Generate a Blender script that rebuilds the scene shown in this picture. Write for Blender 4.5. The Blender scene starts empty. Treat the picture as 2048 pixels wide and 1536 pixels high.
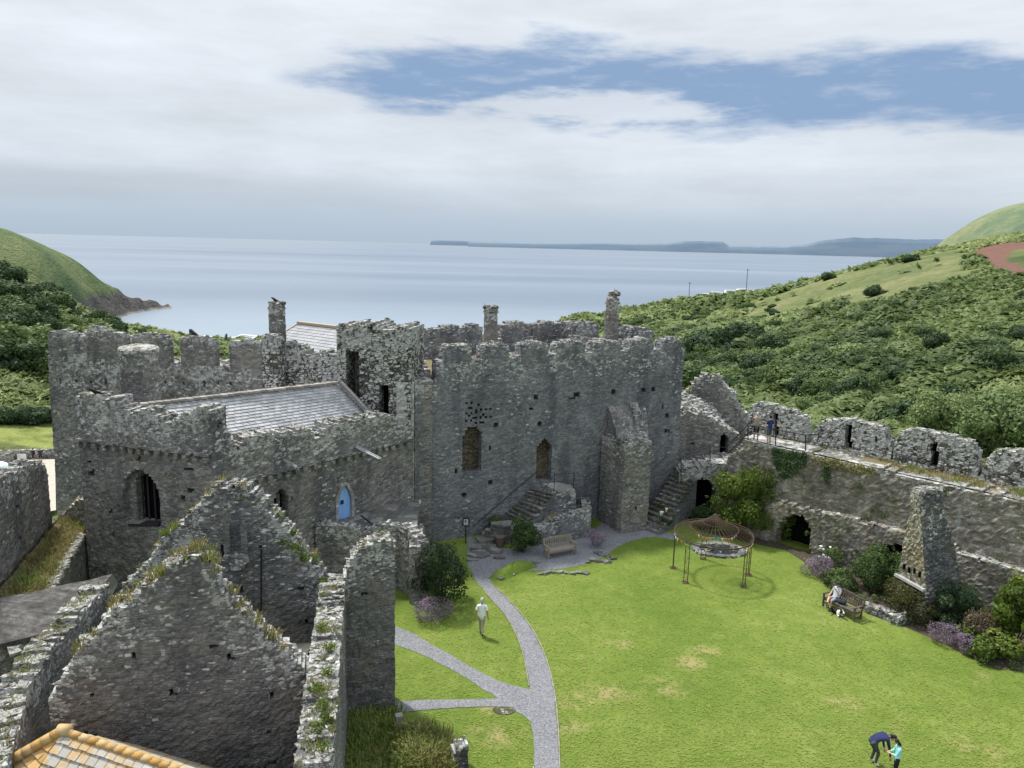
import bpy, bmesh, math, random
import numpy as np
from mathutils import Vector, Matrix, noise as mnoise, Euler

random.seed(7); rng = np.random.default_rng(7)
C = bpy.context.scene.collection
scn = bpy.context.scene
R = math.radians

# ------------------------------------------------------------------ camera
CAM_H = 17.0; FOC = 1538.0; ROLL = R(1.4)
PITCH = math.atan(278 * math.cos(ROLL) / FOC)
cam_d = bpy.data.cameras.new('camera'); cam = bpy.data.objects.new('camera', cam_d); C.objects.link(cam)
cam.location = (0, 0, CAM_H)
cam.rotation_euler = (Matrix.Rotation(math.pi/2 - PITCH, 4, 'X') @ Matrix.Rotation(ROLL, 4, 'Z')).to_euler()
cam_d.sensor_width = 36; cam_d.lens = FOC / 2048 * 36
cam_d.clip_start = 0.5; cam_d.clip_end = 200000
scn.camera = cam
scn.view_settings.view_transform = 'Standard'; scn.view_settings.look = 'None'; scn.view_settings.exposure = 0

# survey helpers: sight lines measured from the photograph -> points of the site plan
def sight(px, py):
    x = (px - 1024) / FOC; y = -(py - 768) / FOC
    c, s = math.cos(ROLL), math.sin(ROLL)
    xr = x*c - y*s; yr = x*s + y*c
    cp, sp = math.cos(PITCH), math.sin(PITCH)
    return np.array([xr, cp + yr*sp, yr*cp - sp])
def G(px, py, z=0.0):
    d = sight(px, py); t = (z - CAM_H) / d[2]
    return (d[0]*t, d[1]*t, z)
def AT(px, py, Y):
    d = sight(px, py); t = Y / d[1]
    return (d[0]*t, Y, CAM_H + d[2]*t)

# ------------------------------------------------------------------ object helpers
def tag(o, label=None, cat=None, group=None, kind=None):
    if label: o['label'] = label
    if cat: o['category'] = cat
    if group: o['group'] = group
    if kind: o['kind'] = kind
    return o
def empty(name, loc, label, cat, group=None, rz=0.0):
    o = bpy.data.objects.new(name, None); C.objects.link(o)
    o.location = loc; o.rotation_euler = (0, 0, rz); o.empty_display_size = 0.3
    return tag(o, label, cat, group)
def link(name, me, parent=None, world=True):
    """world=True: mesh is in world coordinates, so undo the parent's placement"""
    o = bpy.data.objects.new(name, me); C.objects.link(o)
    if parent is not None:
        o.parent = parent
        if world:
            m = Matrix.Translation(parent.location) @ parent.rotation_euler.to_matrix().to_4x4()
            if parent.parent is not None:
                q = parent.parent
                m = Matrix.Translation(q.location) @ q.rotation_euler.to_matrix().to_4x4() @ parent.matrix_parent_inverse @ m
            o.matrix_parent_inverse = m.inverted()
    return o
def copy_tree(o, parent=None):
    c = o.copy(); C.objects.link(c)
    if parent is not None: c.parent = parent
    for ch in list(o.children): copy_tree(ch, c)
    return c

class MB:
    """collects vertices, faces, a material slot per face and two numbers per vertex"""
    def __init__(s): s.v = []; s.f = []; s.m = []; s.l = []; s.r = []
    def add(s, vs, fs, mi=0, lich=0.0, rnd=0.5):
        b = len(s.v); s.v.extend(vs)
        s.l.extend([lich]*len(vs) if not hasattr(lich, '__len__') else lich)
        s.r.extend([rnd]*len(vs))
        for f in fs: s.f.append(tuple(i + b for i in f)); s.m.append(mi)
    def box(s, c, sz, M=None, mi=0, rnd=0.5, jit=0.0, lich=0.0):
        vs = []
        for z in (-.5, .5):
            for y in (-.5, .5):
                for x in (-.5, .5):
                    p = Vector((x*sz[0], y*sz[1], z*sz[2]))
                    if jit: p += Vector((random.uniform(-jit, jit)*sz[0], random.uniform(-jit, jit)*sz[1], random.uniform(-jit, jit)*sz[2]))
                    if M is not None: p = M @ p
                    vs.append((p[0]+c[0], p[1]+c[1], p[2]+c[2]))
        s.add(vs, [(0,2,3,1),(4,5,7,6),(0,1,5,4),(2,6,7,3),(0,4,6,2),(1,3,7,5)], mi, lich, rnd)
    def bar(s, a, b, w, h=None, mi=0, rnd=0.5, up=Vector((0,0,1))):
        a = Vector(a); b = Vector(b); h = h or w; d = (b-a); L = d.length; d.normalize()
        x = d.cross(up); 
        if x.length < 1e-4: x = Vector((1,0,0))
        x.normalize(); y = x.cross(d).normalized()
        M = Matrix((x, d, y)).transposed()
        s.box((a+b)/2, (w, L, h), M, mi, rnd)
    def tube(s, pts, r, seg=6, mi=0, rnd=0.5, cap=True, closed=False):
        P = [Vector(p) for p in pts]; n = len(P); rs = r if hasattr(r, '__len__') else [r]*n
        vs = []; fs = []; prev = None
        for i, p in enumerate(P):
            if closed: d = P[(i+1) % n] - P[i-1]
            else: d = P[min(i+1, n-1)] - P[max(i-1, 0)]
            d.normalize()
            if prev is None:
                x = d.cross(Vector((0,0,1)))
                if x.length < 1e-3: x = d.cross(Vector((1,0,0)))
            else: x = prev - d*prev.dot(d)
            x.normalize(); prev = x; y = d.cross(x)
            for k in range(seg):
                a = 2*math.pi*k/seg
                q = p + x*math.cos(a)*rs[i] + y*math.sin(a)*rs[i]; vs.append(tuple(q))
        for i in range(n if closed else n-1):
            j = (i+1) % n
            for k in range(seg):
                fs.append((i*seg+k, i*seg+(k+1)%seg, j*seg+(k+1)%seg, j*seg+k))
        if cap and not closed:
            fs.append(tuple(range(seg-1, -1, -1))); fs.append(tuple((n-1)*seg+k for k in range(seg)))
        s.add(vs, fs, mi, 0.0, rnd)
    def rock(s, c, sz, rz=0.0, mi=0, tilt=0.15, lich=0.6):
        M = Euler((random.uniform(-tilt,tilt), random.uniform(-tilt,tilt), rz + random.uniform(-.3,.3))).to_matrix()
        s.box(c, sz, M, mi, random.random(), 0.16, lich)
    def mesh(s, name, mats, smooth=False):
        me = bpy.data.meshes.new(name)
        me.from_pydata(s.v, [], s.f)
        for m in (mats if isinstance(mats, (list, tuple)) else [mats]): me.materials.append(m)
        if len(set(s.m)) > 1: me.polygons.foreach_set('material_index', s.m)
        a = me.attributes.new('lich', 'FLOAT', 'POINT'); a.data.foreach_set('value', np.asarray(s.l, dtype=np.float32))
        a = me.attributes.new('rnd', 'FLOAT', 'POINT'); a.data.foreach_set('value', np.asarray(s.r, dtype=np.float32))
        if smooth: me.polygons.foreach_set('use_smooth', [True]*len(me.polygons))
        me.update(); return me
    def obj(s, name, mats, parent=None, smooth=False, world=True):
        return link(name, s.mesh(name, mats, smooth), parent, world)

def np_mesh(name, V, F, mats, attrs=None, smooth=False):
    """V (n,3), F (m,k) numpy arrays"""
    me = bpy.data.meshes.new(name); n, k = F.shape
    me.vertices.add(len(V)); me.vertices.foreach_set('co', np.ascontiguousarray(V, dtype=np.float32).ravel())
    me.loops.add(n*k); me.loops.foreach_set('vertex_index', np.ascontiguousarray(F, dtype=np.int32).ravel())
    me.polygons.add(n); me.polygons.foreach_set('loop_start', np.arange(0, n*k, k, dtype=np.int32))
    me.polygons.foreach_set('loop_total', np.full(n, k, dtype=np.int32))
    for nm, a in (attrs or {}).items():
        at = me.attributes.new(nm, 'FLOAT', 'POINT'); at.data.foreach_set('value', np.asarray(a, dtype=np.float32))
    for m in (mats if isinstance(mats, (list, tuple)) else [mats]): me.materials.append(m)
    if smooth: me.polygons.foreach_set('use_smooth', np.ones(n, dtype=bool))
    me.update(calc_edges=True); return me

# ------------------------------------------------------------------ node helpers
class NT:
    def __init__(s, tree): s.t = tree; s.n = tree.nodes; s.l = tree.links
    def new(s, kind, **kw):
        nd = s.n.new(kind)
        for k, v in kw.items(): setattr(nd, k, v)
        return nd
    def set(s, sock, v):
        if isinstance(v, bpy.types.NodeSocket): s.l.new(v, sock)
        elif isinstance(v, (tuple, list)) and sock.type == 'RGBA' and len(v) == 3: sock.default_value = (*v, 1)
        else: sock.default_value = v
    def math(s, op, a, b=None, c=None, clamp=False):
        nd = s.new('ShaderNodeMath', operation=op, use_clamp=clamp); s.set(nd.inputs[0], a)
        if b is not None: s.set(nd.inputs[1], b)
        if c is not None: s.set(nd.inputs[2], c)
        return nd.outputs[0]
    def vmath(s, op, a, b=None):
        nd = s.new('ShaderNodeVectorMath', operation=op); s.set(nd.inputs[0], a)
        if b is not None: s.set(nd.inputs[1], b)
        return nd.outputs[0]
    def mix(s, f, a, b, blend='MIX'):
        nd = s.new('ShaderNodeMix', data_type='RGBA', blend_type=blend); nd.clamp_factor = True
        s.set(nd.inputs[0], f); s.set(nd.inputs[6], a); s.set(nd.inputs[7], b); return nd.outputs[2]
    def noise(s, vec, scale, detail=3, rough=0.55, out=0):
        nd = s.new('ShaderNodeTexNoise'); s.set(nd.inputs['Vector'], vec); nd.inputs['Scale'].default_value = scale
        nd.inputs['Detail'].default_value = detail; nd.inputs['Roughness'].default_value = rough; return nd.outputs[out]
    def step(s, x, lo, hi, smooth=True):
        nd = s.new('ShaderNodeMapRange'); nd.interpolation_type = 'SMOOTHSTEP' if smooth else 'LINEAR'
        s.set(nd.inputs[0], x); s.set(nd.inputs[1], lo); s.set(nd.inputs[2], hi); nd.inputs[3].default_value = 0; nd.inputs[4].default_value = 1
        return nd.outputs[0]
    def ramp(s, f, stops, interp='LINEAR'):
        nd = s.new('ShaderNodeValToRGB'); cr = nd.color_ramp; cr.interpolation = interp
        while len(cr.elements) < len(stops): cr.elements.new(0.5)
        for e, (p, c) in zip(cr.elements, stops): e.position = p; e.color = (*c, 1)
        s.set(nd.inputs[0], f); return nd.outputs[0]
    def attr(s, name):
        nd = s.new('ShaderNodeAttribute'); nd.attribute_name = name; return nd.outputs['Fac']
    def pos(s): return s.new('ShaderNodeNewGeometry').outputs['Position']
    def bump(s, h, strength, dist):
        nd = s.new('ShaderNodeBump'); nd.inputs['Strength'].default_value = strength; nd.inputs['Distance'].default_value = dist
        s.set(nd.inputs['Height'], h); return nd.outputs[0]

def new_mat(name):
    m = bpy.data.materials.new(name); m.use_nodes = True
    t = NT(m.node_tree); b = m.node_tree.nodes['Principled BSDF']
    b.inputs['Specular IOR Level'].default_value = 0.25
    return m, t, b

def plain(name, col, rough=0.7, var=0.25, scale=8.0, metal=0.0, spec=0.3, bump=0.0):
    m, t, b = new_mat(name); p = t.pos()
    n = t.noise(p, scale, 3); k = t.math('MULTIPLY_ADD', n, var*2, 1 - var)
    c = t.mix(1.0, col, (1,1,1), 'MULTIPLY')
    nd = t.new('ShaderNodeVectorMath', operation='SCALE'); t.set(nd.inputs[0], c); t.set(nd.inputs['Scale'], k)
    t.l.new(nd.outputs[0], b.inputs['Base Color'])
    b.inputs['Roughness'].default_value = rough; b.inputs['Metallic'].default_value = metal; b.inputs['Specular IOR Level'].default_value = spec
    if bump: t.l.new(t.bump(n, 0.5, bump), b.inputs['Normal'])
    return m

def stone(name, dark, mid, light, scale=3.1, lichen=0.3, moss=0.15, mortar=(0.13,0.13,0.13), mamt=0.5, ochre=(0.16,0.12,0.07), oamt=0.25, stain=0.4, flat=2.3, wfrac=0.0, fleckt=0.0, lk=1.0, rot=0.0, bump=0.5, streak=0.0):
    m, t, b = new_mat(name); P = t.pos()
    w = t.noise(P, 1.1, 2, out=1)
    w = t.vmath('MULTIPLY', t.vmath('SUBTRACT', w, (0.5,0.5,0.5)), (0.20,0.20,0.10))
    Q = t.vmath('ADD', P, w)
    if rot:
        vr = t.new('ShaderNodeVectorRotate', rotation_type='Z_AXIS'); t.l.new(Q, vr.inputs['Vector']); vr.inputs['Angle'].default_value = -rot; Q = vr.outputs[0]
    Q = t.vmath('MULTIPLY', Q, (1, 1, flat))
    v1 = t.new('ShaderNodeTexVoronoi', distance='CHEBYCHEV'); t.set(v1.inputs['Vector'], Q); v1.inputs['Scale'].default_value = scale; v1.inputs['Randomness'].default_value = .9
    v2 = t.new('ShaderNodeTexVoronoi', distance='CHEBYCHEV', feature='F2'); t.set(v2.inputs['Vector'], Q); v2.inputs['Scale'].default_value = scale; v2.inputs['Randomness'].default_value = .9
    sep = t.new('ShaderNodeSeparateColor'); t.l.new(v1.outputs['Color'], sep.inputs[0])
    r1, r2, r3 = sep.outputs
    col = t.ramp(r1, [(0.0, dark), (0.55, mid), (1.0, light)])
    patch = t.noise(P, 0.35, 3)
    patch2 = t.noise(t.vmath('ADD', P, (31, 7, 3)), 0.9, 3)
    fine = t.noise(P, 14, 4, 0.65)
    # brown / ochre stones
    om = t.math('MULTIPLY', t.step(patch2, 0.48, 0.72), t.math('MULTIPLY_ADD', r2, 0.7, 0.3))
    col = t.mix(t.math('MULTIPLY', om, oamt*2.2, clamp=True), col, ochre)
    # brightness patches, fine mottling
    k = t.math('MULTIPLY', t.math('MULTIPLY_ADD', patch, 1.3, 0.35), t.math('MULTIPLY_ADD', fine, 0.9, 0.55))
    nd = t.new('ShaderNodeVectorMath', operation='SCALE'); t.set(nd.inputs[0], col); t.set(nd.inputs['Scale'], k); col = nd.outputs[0]
    # mortar / joints
    e = t.math('MULTIPLY', t.math('SUBTRACT', v2.outputs['Distance'], v1.outputs['Distance']), 0.5)
    jm = t.math('SUBTRACT', 1.0, t.step(e, 0.008, 0.065))
    pm = t.step(patch2, 0.35, 0.6)
    jcol = t.mix(pm, (dark[0]*0.5, dark[1]*0.5, dark[2]*0.5), mortar)
    col = t.mix(t.math('MULTIPLY', jm, mamt), col, jcol)
    # damp dark stains running down
    if stain:
        S = t.noise(t.vmath('MULTIPLY', P, (0.9, 0.9, 0.14)), 1.0, 5, 0.62)
        sm = t.math('MULTIPLY', t.step(S, 0.48, 0.66), stain)
        col = t.mix(sm, col, (dark[0]*0.55, dark[1]*0.58, dark[2]*0.66))
    if streak:
        S = t.noise(t.vmath('MULTIPLY', P, (1.6, 1.6, 0.35)), 1.0, 4, 0.6)
        sm = t.math('MULTIPLY', t.step(S, 0.6, 0.68), streak)
        col = t.mix(sm, col, (0.42, 0.42, 0.4))
    la = t.attr('lich')
    # moss
    geo = t.new('ShaderNodeNewGeometry'); sx = t.new('ShaderNodeSeparateXYZ'); t.l.new(geo.outputs['Normal'], sx.inputs[0])
    up = t.step(sx.outputs[2], 0.3, 0.8)
    mn = t.noise(t.vmath('ADD', P, (5, 40, 9)), 0.8, 5, 0.7)
    mm = t.math('MULTIPLY', t.step(t.math('ADD', mn, t.math('MULTIPLY', up, 0.10)), 0.55, 0.68), moss*2, clamp=True)
    col = t.mix(mm, col, t.ramp(fine, [(0.3, (0.025,0.035,0.012)), (0.7, (0.10,0.10,0.035))]))
    # lichen: whole pale stones + crusty spots
    ln = t.noise(P, 3.6, 5, 0.7)
    lf = t.noise(t.vmath('ADD', P, (9, 2, 70)), 0.5, 3)
    amt = t.math('ADD', t.math('MULTIPLY', la, 0.17), t.math('MULTIPLY', t.math('SUBTRACT', lf, 0.5), 0.35))
    amt = t.math('ADD', amt, (lichen - 0.5)*0.30)
    spot = t.step(t.math('ADD', ln, amt), 0.60, 0.66)
    whole = t.math('MULTIPLY', t.step(t.math('ADD', r3, t.math('MULTIPLY', amt, 1.7)), 0.90, 0.96), t.step(e, 0.02, 0.09))
    whole = t.math('MULTIPLY', whole, t.step(fine, 0.30, 0.45))
    vf = t.new('ShaderNodeTexVoronoi'); t.set(vf.inputs['Vector'], t.vmath('MULTIPLY', Q, (1,1,.8))); vf.inputs['Scale'].default_value = 7.0
    sf = t.new('ShaderNodeSeparateColor'); t.l.new(vf.outputs['Color'], sf.inputs[0])
    fleck = t.math('MULTIPLY', t.step(t.math('ADD', t.math('MULTIPLY', la, .05), t.math('ADD', sf.outputs[0], t.math('MULTIPLY', amt, .45))), 0.945-fleckt, 0.965-fleckt), t.step(vf.outputs['Distance'], 0.5, 0.3))
    lm = t.math('MAXIMUM', t.math('MAXIMUM', t.math('MULTIPLY', spot, 0.65), whole), t.math('MULTIPLY', fleck, .55))
    if wfrac:
        wsel = t.step(t.math('ADD', r3, t.math('MULTIPLY', t.math('SUBTRACT', patch2, .5), 1.4)), 1-wfrac-.03, 1-wfrac+.03)
        lm = t.math('MAXIMUM', lm, t.math('MULTIPLY', t.math('MULTIPLY', wsel, t.step(e, .03, .11)), t.step(fine, .28, .42)))
    lcol = t.ramp(fine, [(0.25, (0.36*lk,0.36*lk,0.34*lk)), (0.75, (0.66*lk,0.66*lk,0.64*lk))])
    col = t.mix(t.math('MULTIPLY', lm, 0.9), col, lcol)
    t.l.new(col, b.inputs['Base Color'])
    b.inputs['Roughness'].default_value = 0.92; b.inputs['Specular IOR Level'].default_value = 0.12
    h = t.math('ADD', t.step(e, 0.0, 0.16), t.math('MULTIPLY', fine, 0.5))
    h = t.math('ADD', h, t.math('MULTIPLY', r2, 0.5))
    t.l.new(t.bump(h, bump, 0.04), b.inputs['Normal'])
    return m

def leaf_mat(name, c0, c1, c2, trans=0.35, rough=0.55, hue=0.0):
    m, t, b = new_mat(name)
    a = t.attr('rnd'); P = t.pos()
    n = t.noise(P, 0.9, 2)
    f = t.math('ADD', t.math('MULTIPLY', a, 0.8), t.math('MULTIPLY', t.math('SUBTRACT', n, 0.5), 0.7), clamp=True)
    if hue:
        oi = t.new('ShaderNodeObjectInfo')
        f = t.math('ADD', f, t.math('MULTIPLY', t.math('SUBTRACT', oi.outputs['Random'], 0.5), hue), clamp=True)
    col = t.ramp(f, [(0.0, c0), (0.5, c1), (1.0, c2)])
    t.l.new(col, b.inputs['Base Color']); b.inputs['Roughness'].default_value = rough; b.inputs['Specular IOR Level'].default_value = 0.2
    tr = t.new('ShaderNodeBsdfTranslucent'); t.l.new(t.mix(0.4, col, (0.5,0.6,0.1), 'MULTIPLY') if False else col, tr.inputs['Color'])
    ms = t.new('ShaderNodeMixShader'); ms.inputs[0].default_value = trans
    out = m.node_tree.nodes['Material Output']
    t.l.new(b.outputs[0], ms.inputs[1]); t.l.new(tr.outputs[0], ms.inputs[2]); t.l.new(ms.outputs[0], out.inputs['Surface'])
    return m
# ------------------------------------------------------------------ light
SUN_EL = R(60); SUN_XY = Vector((-0.74, 0.673)).normalized()
sd = Vector((SUN_XY.x*math.cos(SUN_EL), SUN_XY.y*math.cos(SUN_EL), math.sin(SUN_EL)))
sl = bpy.data.lights.new('sun', 'SUN'); sl.energy = 5.0; sl.angle = R(5.5); sl.color = (1.0, 0.955, 0.88)
so = bpy.data.objects.new('sun', sl); C.objects.link(so); so.location = sd*60
so.rotation_euler = sd.to_track_quat('Z', 'Y').to_euler()
w = bpy.data.worlds.new('World'); scn.world = w; w.use_nodes = True
t = NT(w.node_tree); bg = w.node_tree.nodes['Background']
sky = t.new('ShaderNodeTexSky', sky_type='NISHITA'); sky.sun_disc = False
sky.sun_elevation = SUN_EL; sky.sun_rotation = math.atan2(SUN_XY.x, SUN_XY.y)
sky.air_density = 1.0; sky.dust_density = 1.0; sky.ozone_density = 1.2
tc = t.new('ShaderNodeTexCoord').outputs['Generated']
sx = t.new('ShaderNodeSeparateXYZ'); t.l.new(tc, sx.inputs[0])
X, Y, Z = sx.outputs
az = t.math('MULTIPLY', t.math('ARCTAN2', X, Y), 57.2958)
el = t.math('MULTIPLY', t.math('ARCSINE', Z), 57.2958)
cb = t.new('ShaderNodeCombineXYZ'); t.l.new(t.math('MULTIPLY', az, 0.055), cb.inputs[0]); t.l.new(t.math('MULTIPLY', el, 0.24), cb.inputs[1]); cb.inputs[2].default_value = 3.7
ae = cb.outputs[0]
n1 = t.noise(ae, 1.0, 6, 0.56); n2 = t.noise(t.vmath('ADD', ae, (7,3,1)), 2.6, 6, 0.6); n3 = t.noise(t.vmath('ADD', ae, (1,9,4)), 0.5, 4)
# gap of blue sky in the cloud sheet: a long band that widens to the right
cen = t.math('ADD', 11.2, t.math('ADD', t.math('MULTIPLY', t.math('MULTIPLY', az, az), -0.0016), t.math('MULTIPLY', t.math('SUBTRACT', n3, 0.5), 1.2)))
half = t.math('MULTIPLY', t.step(az, -20, -4.0), t.math('ADD', 2.75, t.math('MULTIPLY', az, -0.008)))
dd = t.math('ABSOLUTE', t.math('SUBTRACT', el, cen))
gap = t.math('SUBTRACT', half, dd)
gap = t.math('ADD', gap, t.math('ADD', t.math('MULTIPLY', t.math('SUBTRACT', n2, 0.5), 5.0), t.math('MULTIPLY', t.math('SUBTRACT', n1, 0.5), 2.2)))
gapm = t.math('MULTIPLY', t.step(gap, -0.7, 1.5), t.step(half, 0.1, 0.9))
# white wisp across the lower middle of the gap
wx = t.math('DIVIDE', t.math('SUBTRACT', az, 4.0), 9.0); wy = t.math('DIVIDE', t.math('SUBTRACT', el, 9.4), 1.2)
wr = t.math('SQRT', t.math('ADD', t.math('MULTIPLY', wx, wx), t.math('MULTIPLY', wy, wy)))
wm = t.math('SUBTRACT', 1.0, t.step(t.math('ADD', wr, t.math('MULTIPLY', t.math('SUBTRACT', n2, 0.5), 4.2)), 0.35, 1.45))
gapm = t.math('MULTIPLY', gapm, t.math('SUBTRACT', 1.0, t.math('MULTIPLY', wm, 0.85)))
n5 = t.noise(t.vmath('ADD', ae, (3,5,8)), 4.5, 5, 0.6); gapm = t.math('MULTIPLY', gapm, t.math('SUBTRACT', 1.0, t.math('MULTIPLY', t.step(n5, 0.50, 0.74), 0.30)))
# unseen broken cloud overhead and behind, shaped to raise the fill light
hi = t.step(el, 17, 26)
front = t.step(t.math('ABSOLUTE', az), 120, 60)
brk = t.math('MULTIPLY', hi, t.step(n3, 0.55, 0.61))
brk = t.math('MAXIMUM', brk, t.math('MULTIPLY', t.step(t.math('ABSOLUTE', az), 70, 115), t.step(n3, 0.56, 0.62)))
gapm = t.math('MAXIMUM', gapm, brk)
# cloud brightness by height: hazy grey-blue near the horizon, bright above, streaky
ccol = t.ramp(t.math('DIVIDE', el, 24.0, clamp=True), [(0.0, (0.450,0.545,0.650)), (0.07, (0.500,0.590,0.690)), (0.13, (0.590,0.665,0.745)), (0.24, (0.69,0.75,0.82)), (0.42, (0.73,0.785,0.855)), (0.70, (0.76,0.81,0.875)), (1.0, (0.73,0.79,0.86))])
kk = t.math('ADD', 0.70, t.math('ADD', t.math('MULTIPLY', n1, 0.40), t.math('MULTIPLY', n2, 0.28)))
kk = t.mix(t.step(el, 0.6, 4.5), (1,1,1), kk)
ccol = t.mix(1.0, ccol, kk, 'MULTIPLY')
ovh_fill = t.math('MULTIPLY_ADD', t.step(el, 17, 42), 0.72, 1.0); nd = t.new('ShaderNodeVectorMath', operation='SCALE'); t.set(nd.inputs[0], ccol); t.set(nd.inputs['Scale'], ovh_fill); ccol = nd.outputs[0]  # unseen overhead cloud brightened to add fill light
lp = t.math('MULTIPLY', t.step(t.math('ABSOLUTE', t.math('SUBTRACT', el, 3.2)), 1.6, 0.3), t.step(az, 10, -34))
ccol = t.mix(t.math('MULTIPLY', lp, t.math('MULTIPLY', n1, 0.6)), ccol, (0.36,0.42,0.49))
S10 = t.vmath('MULTIPLY', ccol, (10,10,10))
blue = t.mix(t.step(el, 24, 14), sky.outputs[0], (2.7,4.0,6.1))
colr = t.mix(gapm, S10, blue)
low = t.step(el, -0.02, -0.6)
colr = t.mix(low, colr, (1.2,1.4,1.5))
t.l.new(colr, bg.inputs['Color']); bg.inputs['Strength'].default_value = 0.1
# ------------------------------------------------------------------ terrain
SEA = -22.0
def by_range(px, r, z):
    d = sight(px, 700); h = math.hypot(d[0], d[1]); return (d[0]/h*r, d[1]/h*r, z)
ctrl = []
for px, lst in {
    1024: [(70,-6),(110,-10),(200,-16),(300,-20),(350,-22.3),(450,-30)],
    600:  [(70,-7),(100,-11),(200,-17),(290,-20.5),(345,-22.4),(450,-32)],
    1160: [(110,-9),(200,-13),(308,-12),(360,-18),(420,-28)],
    1300: [(110,-7),(200,-9),(342,-8.3),(400,-18),(470,-30)],
    1380: [(75,-5),(147,-8),(192,-7.5),(300,-9),(377,-7.5),(440,-18),(500,-30)],
    1500: [(70,-4),(150,-5),(250,-4),(377,-3.8),(440,-12),(520,-28)],
    1650: [(70,-3),(120,-3.5),(200,1.5),(280,5),(370,6.0),(450,-6),(540,-25)],
    1700: [(70,-2.5),(110,-3),(160,1),(230,6),(300,10),(370,9)],
    1800: [(64,-2),(110,0.5),(200,8),(280,12.5),(350,15.0),(450,6),(560,-20)],
    1950: [(60,-1.5),(110,3),(200,12.5),(280,18.5),(335,22.3),(420,21),(560,8)],
    2048: [(55,-1),(72,0.5),(120,6.5),(200,15),(320,25.5),(420,28),(560,18)],
    2500: [(50,0),(90,3),(200,18),(350,36),(500,40)],
    3600: [(50,0),(100,4),(250,20)],
    370:  [(80,-10),(110,-12),(200,-14),(274,-16.6),(330,-22.6),(420,-30)],
    220:  [(90,-11),(130,-11),(170,-8.5),(227,-5.6),(290,-14),(350,-24)],
    50:   [(60,-8),(96,-11.2),(115,-10),(131,-8.5),(160,-3.5),(190,1.5),(220,5.0),(290,-6),(360,-24)],
    -200: [(60,-6),(96,-9),(131,-5),(175,3),(220,10),(300,8),(380,-15)],
    -900: [(40,-2),(90,0),(200,12),(320,12)],
    -3000:[(30,-1),(90,0),(200,6)],
}.items():
    for r, z in lst: ctrl.append(by_range(px, r, z))
ctrl += [(x, y, -1.6) for x, y in ((-15,15),(-15,28),(0,15),(0,30),(10,40),(20,20),(18,30),(5,45),(0,-15),(25,-10),(-20,-10))]
ctrl += [(-40,-80,0),(40,-80,4),(0,-160,6),(160,-100,12),(-160,-100,8),(-24,38,-3.5),(-30,46,-6),(-28,30,-4),(14,56,-4),(26,46,-3),(34,36,-2),(0,60,-5),(-14,56,-6),(-48,60,-9)]
CT = np.array(ctrl)
def tps(d2): return 0.5*d2*np.log(d2 + 1e-9)
def fit(CT, lam=30.0):
    n = len(CT); d2 = ((CT[:,None,:2]-CT[None,:,:2])**2).sum(-1)
    A = np.zeros((n+3, n+3)); A[:n,:n] = tps(d2) + np.eye(n)*lam; A[:n,n] = 1; A[:n,n+1:] = CT[:,:2]; A[n,:n] = 1; A[n+1:,:n] = CT[:,:2].T
    return np.linalg.solve(A, np.concatenate([CT[:,2], np.zeros(3)]))
WT = fit(CT)
def hgt(x, y, CT=CT, WT=WT):
    x = np.asarray(x, float); y = np.asarray(y, float); out = np.empty(x.shape).ravel(); xf = x.ravel(); yf = y.ravel()
    for i in range(0, len(xf), 20000):
        d2 = (xf[i:i+20000,None]-CT[None,:,0])**2 + (yf[i:i+20000,None]-CT[None,:,1])**2
        out[i:i+20000] = tps(d2) @ WT[:-3] + WT[-3] + WT[-2]*xf[i:i+20000] + WT[-1]*yf[i:i+20000]
    return out.reshape(x.shape)
# cheap value noise for numpy
_perm = rng.random((256, 256))
def vnoise(x, y):
    xi = np.floor(x).astype(int); yi = np.floor(y).astype(int); fx = x-xi; fy = y-yi
    fx = fx*fx*(3-2*fx); fy = fy*fy*(3-2*fy); g = lambda a, b: _perm[a & 255, b & 255]
    return (g(xi,yi)*(1-fx)+g(xi+1,yi)*fx)*(1-fy) + (g(xi,yi+1)*(1-fx)+g(xi+1,yi+1)*fx)*fy
def fbm(x, y, o=4):
    s = 0; a = .5
    for k in range(o): s = s + a*vnoise(x*2**k+17*k, y*2**k+5*k); a *= .5
    return s
def ground_z(x, y):
    x = np.asarray(x, float); y = np.asarray(y, float)
    base = hgt(x, y) + (fbm(x/14+40, y/14+9)-.47)*np.clip((np.hypot(x,y)-55)/60, 0, 1)*2.2
    yard = in_poly(x, y, YARD) if 'YARD' in globals() else np.zeros(x.shape, bool)
    base = np.where(yard, np.minimum(base, -11.6), base)
    inside = (x > -21) & (x < 27) & (y > -20) & (y < 50)
    return np.where(inside, np.minimum(base, -1.2), base)
def hit(px, py, r0=50, r1=520):
    d = sight(px, py); h = math.hypot(d[0], d[1])
    rr = np.arange(r0, r1, 1.0); z = CAM_H + d[2]/h*rr; g = ground_z(d[0]/h*rr, d[1]/h*rr)
    k = np.where(z <= g)[0]
    if len(k) == 0: return None
    r = rr[k[0]]; return (d[0]/h*r, d[1]/h*r, float(g[k[0]]))

YARD = [G(px, py, -10.9)[:2] for px, py in ((-140,917),(130,913),(150,1040),(-140,1070))]
# red soil field and crop on the right hill: outlines on the ground
def ground_poly(pts): return np.array([ (hit(*p, 100, 480) or by_range(p[0], 330, 22))[:2] for p in pts])
def in_poly(x, y, P):
    x = np.asarray(x); y = np.asarray(y); c = np.zeros(x.shape, bool); n = len(P)
    for i in range(n):
        x0,y0 = P[i]; x1,y1 = P[(i+1)%n]
        c ^= ((y0 > y) != (y1 > y)) & (x < (x1-x0)*(y-y0)/(y1-y0+1e-12)+x0)
    return c
red_poly = ground_poly([(1942,512),(1950,500),(1985,490),(2060,482),(2120,520),(2120,575),(2048,556),(1990,540)])
crop_poly = ground_poly([(2004,520),(2030,500),(2110,495),(2110,552),(2048,535)])

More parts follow.
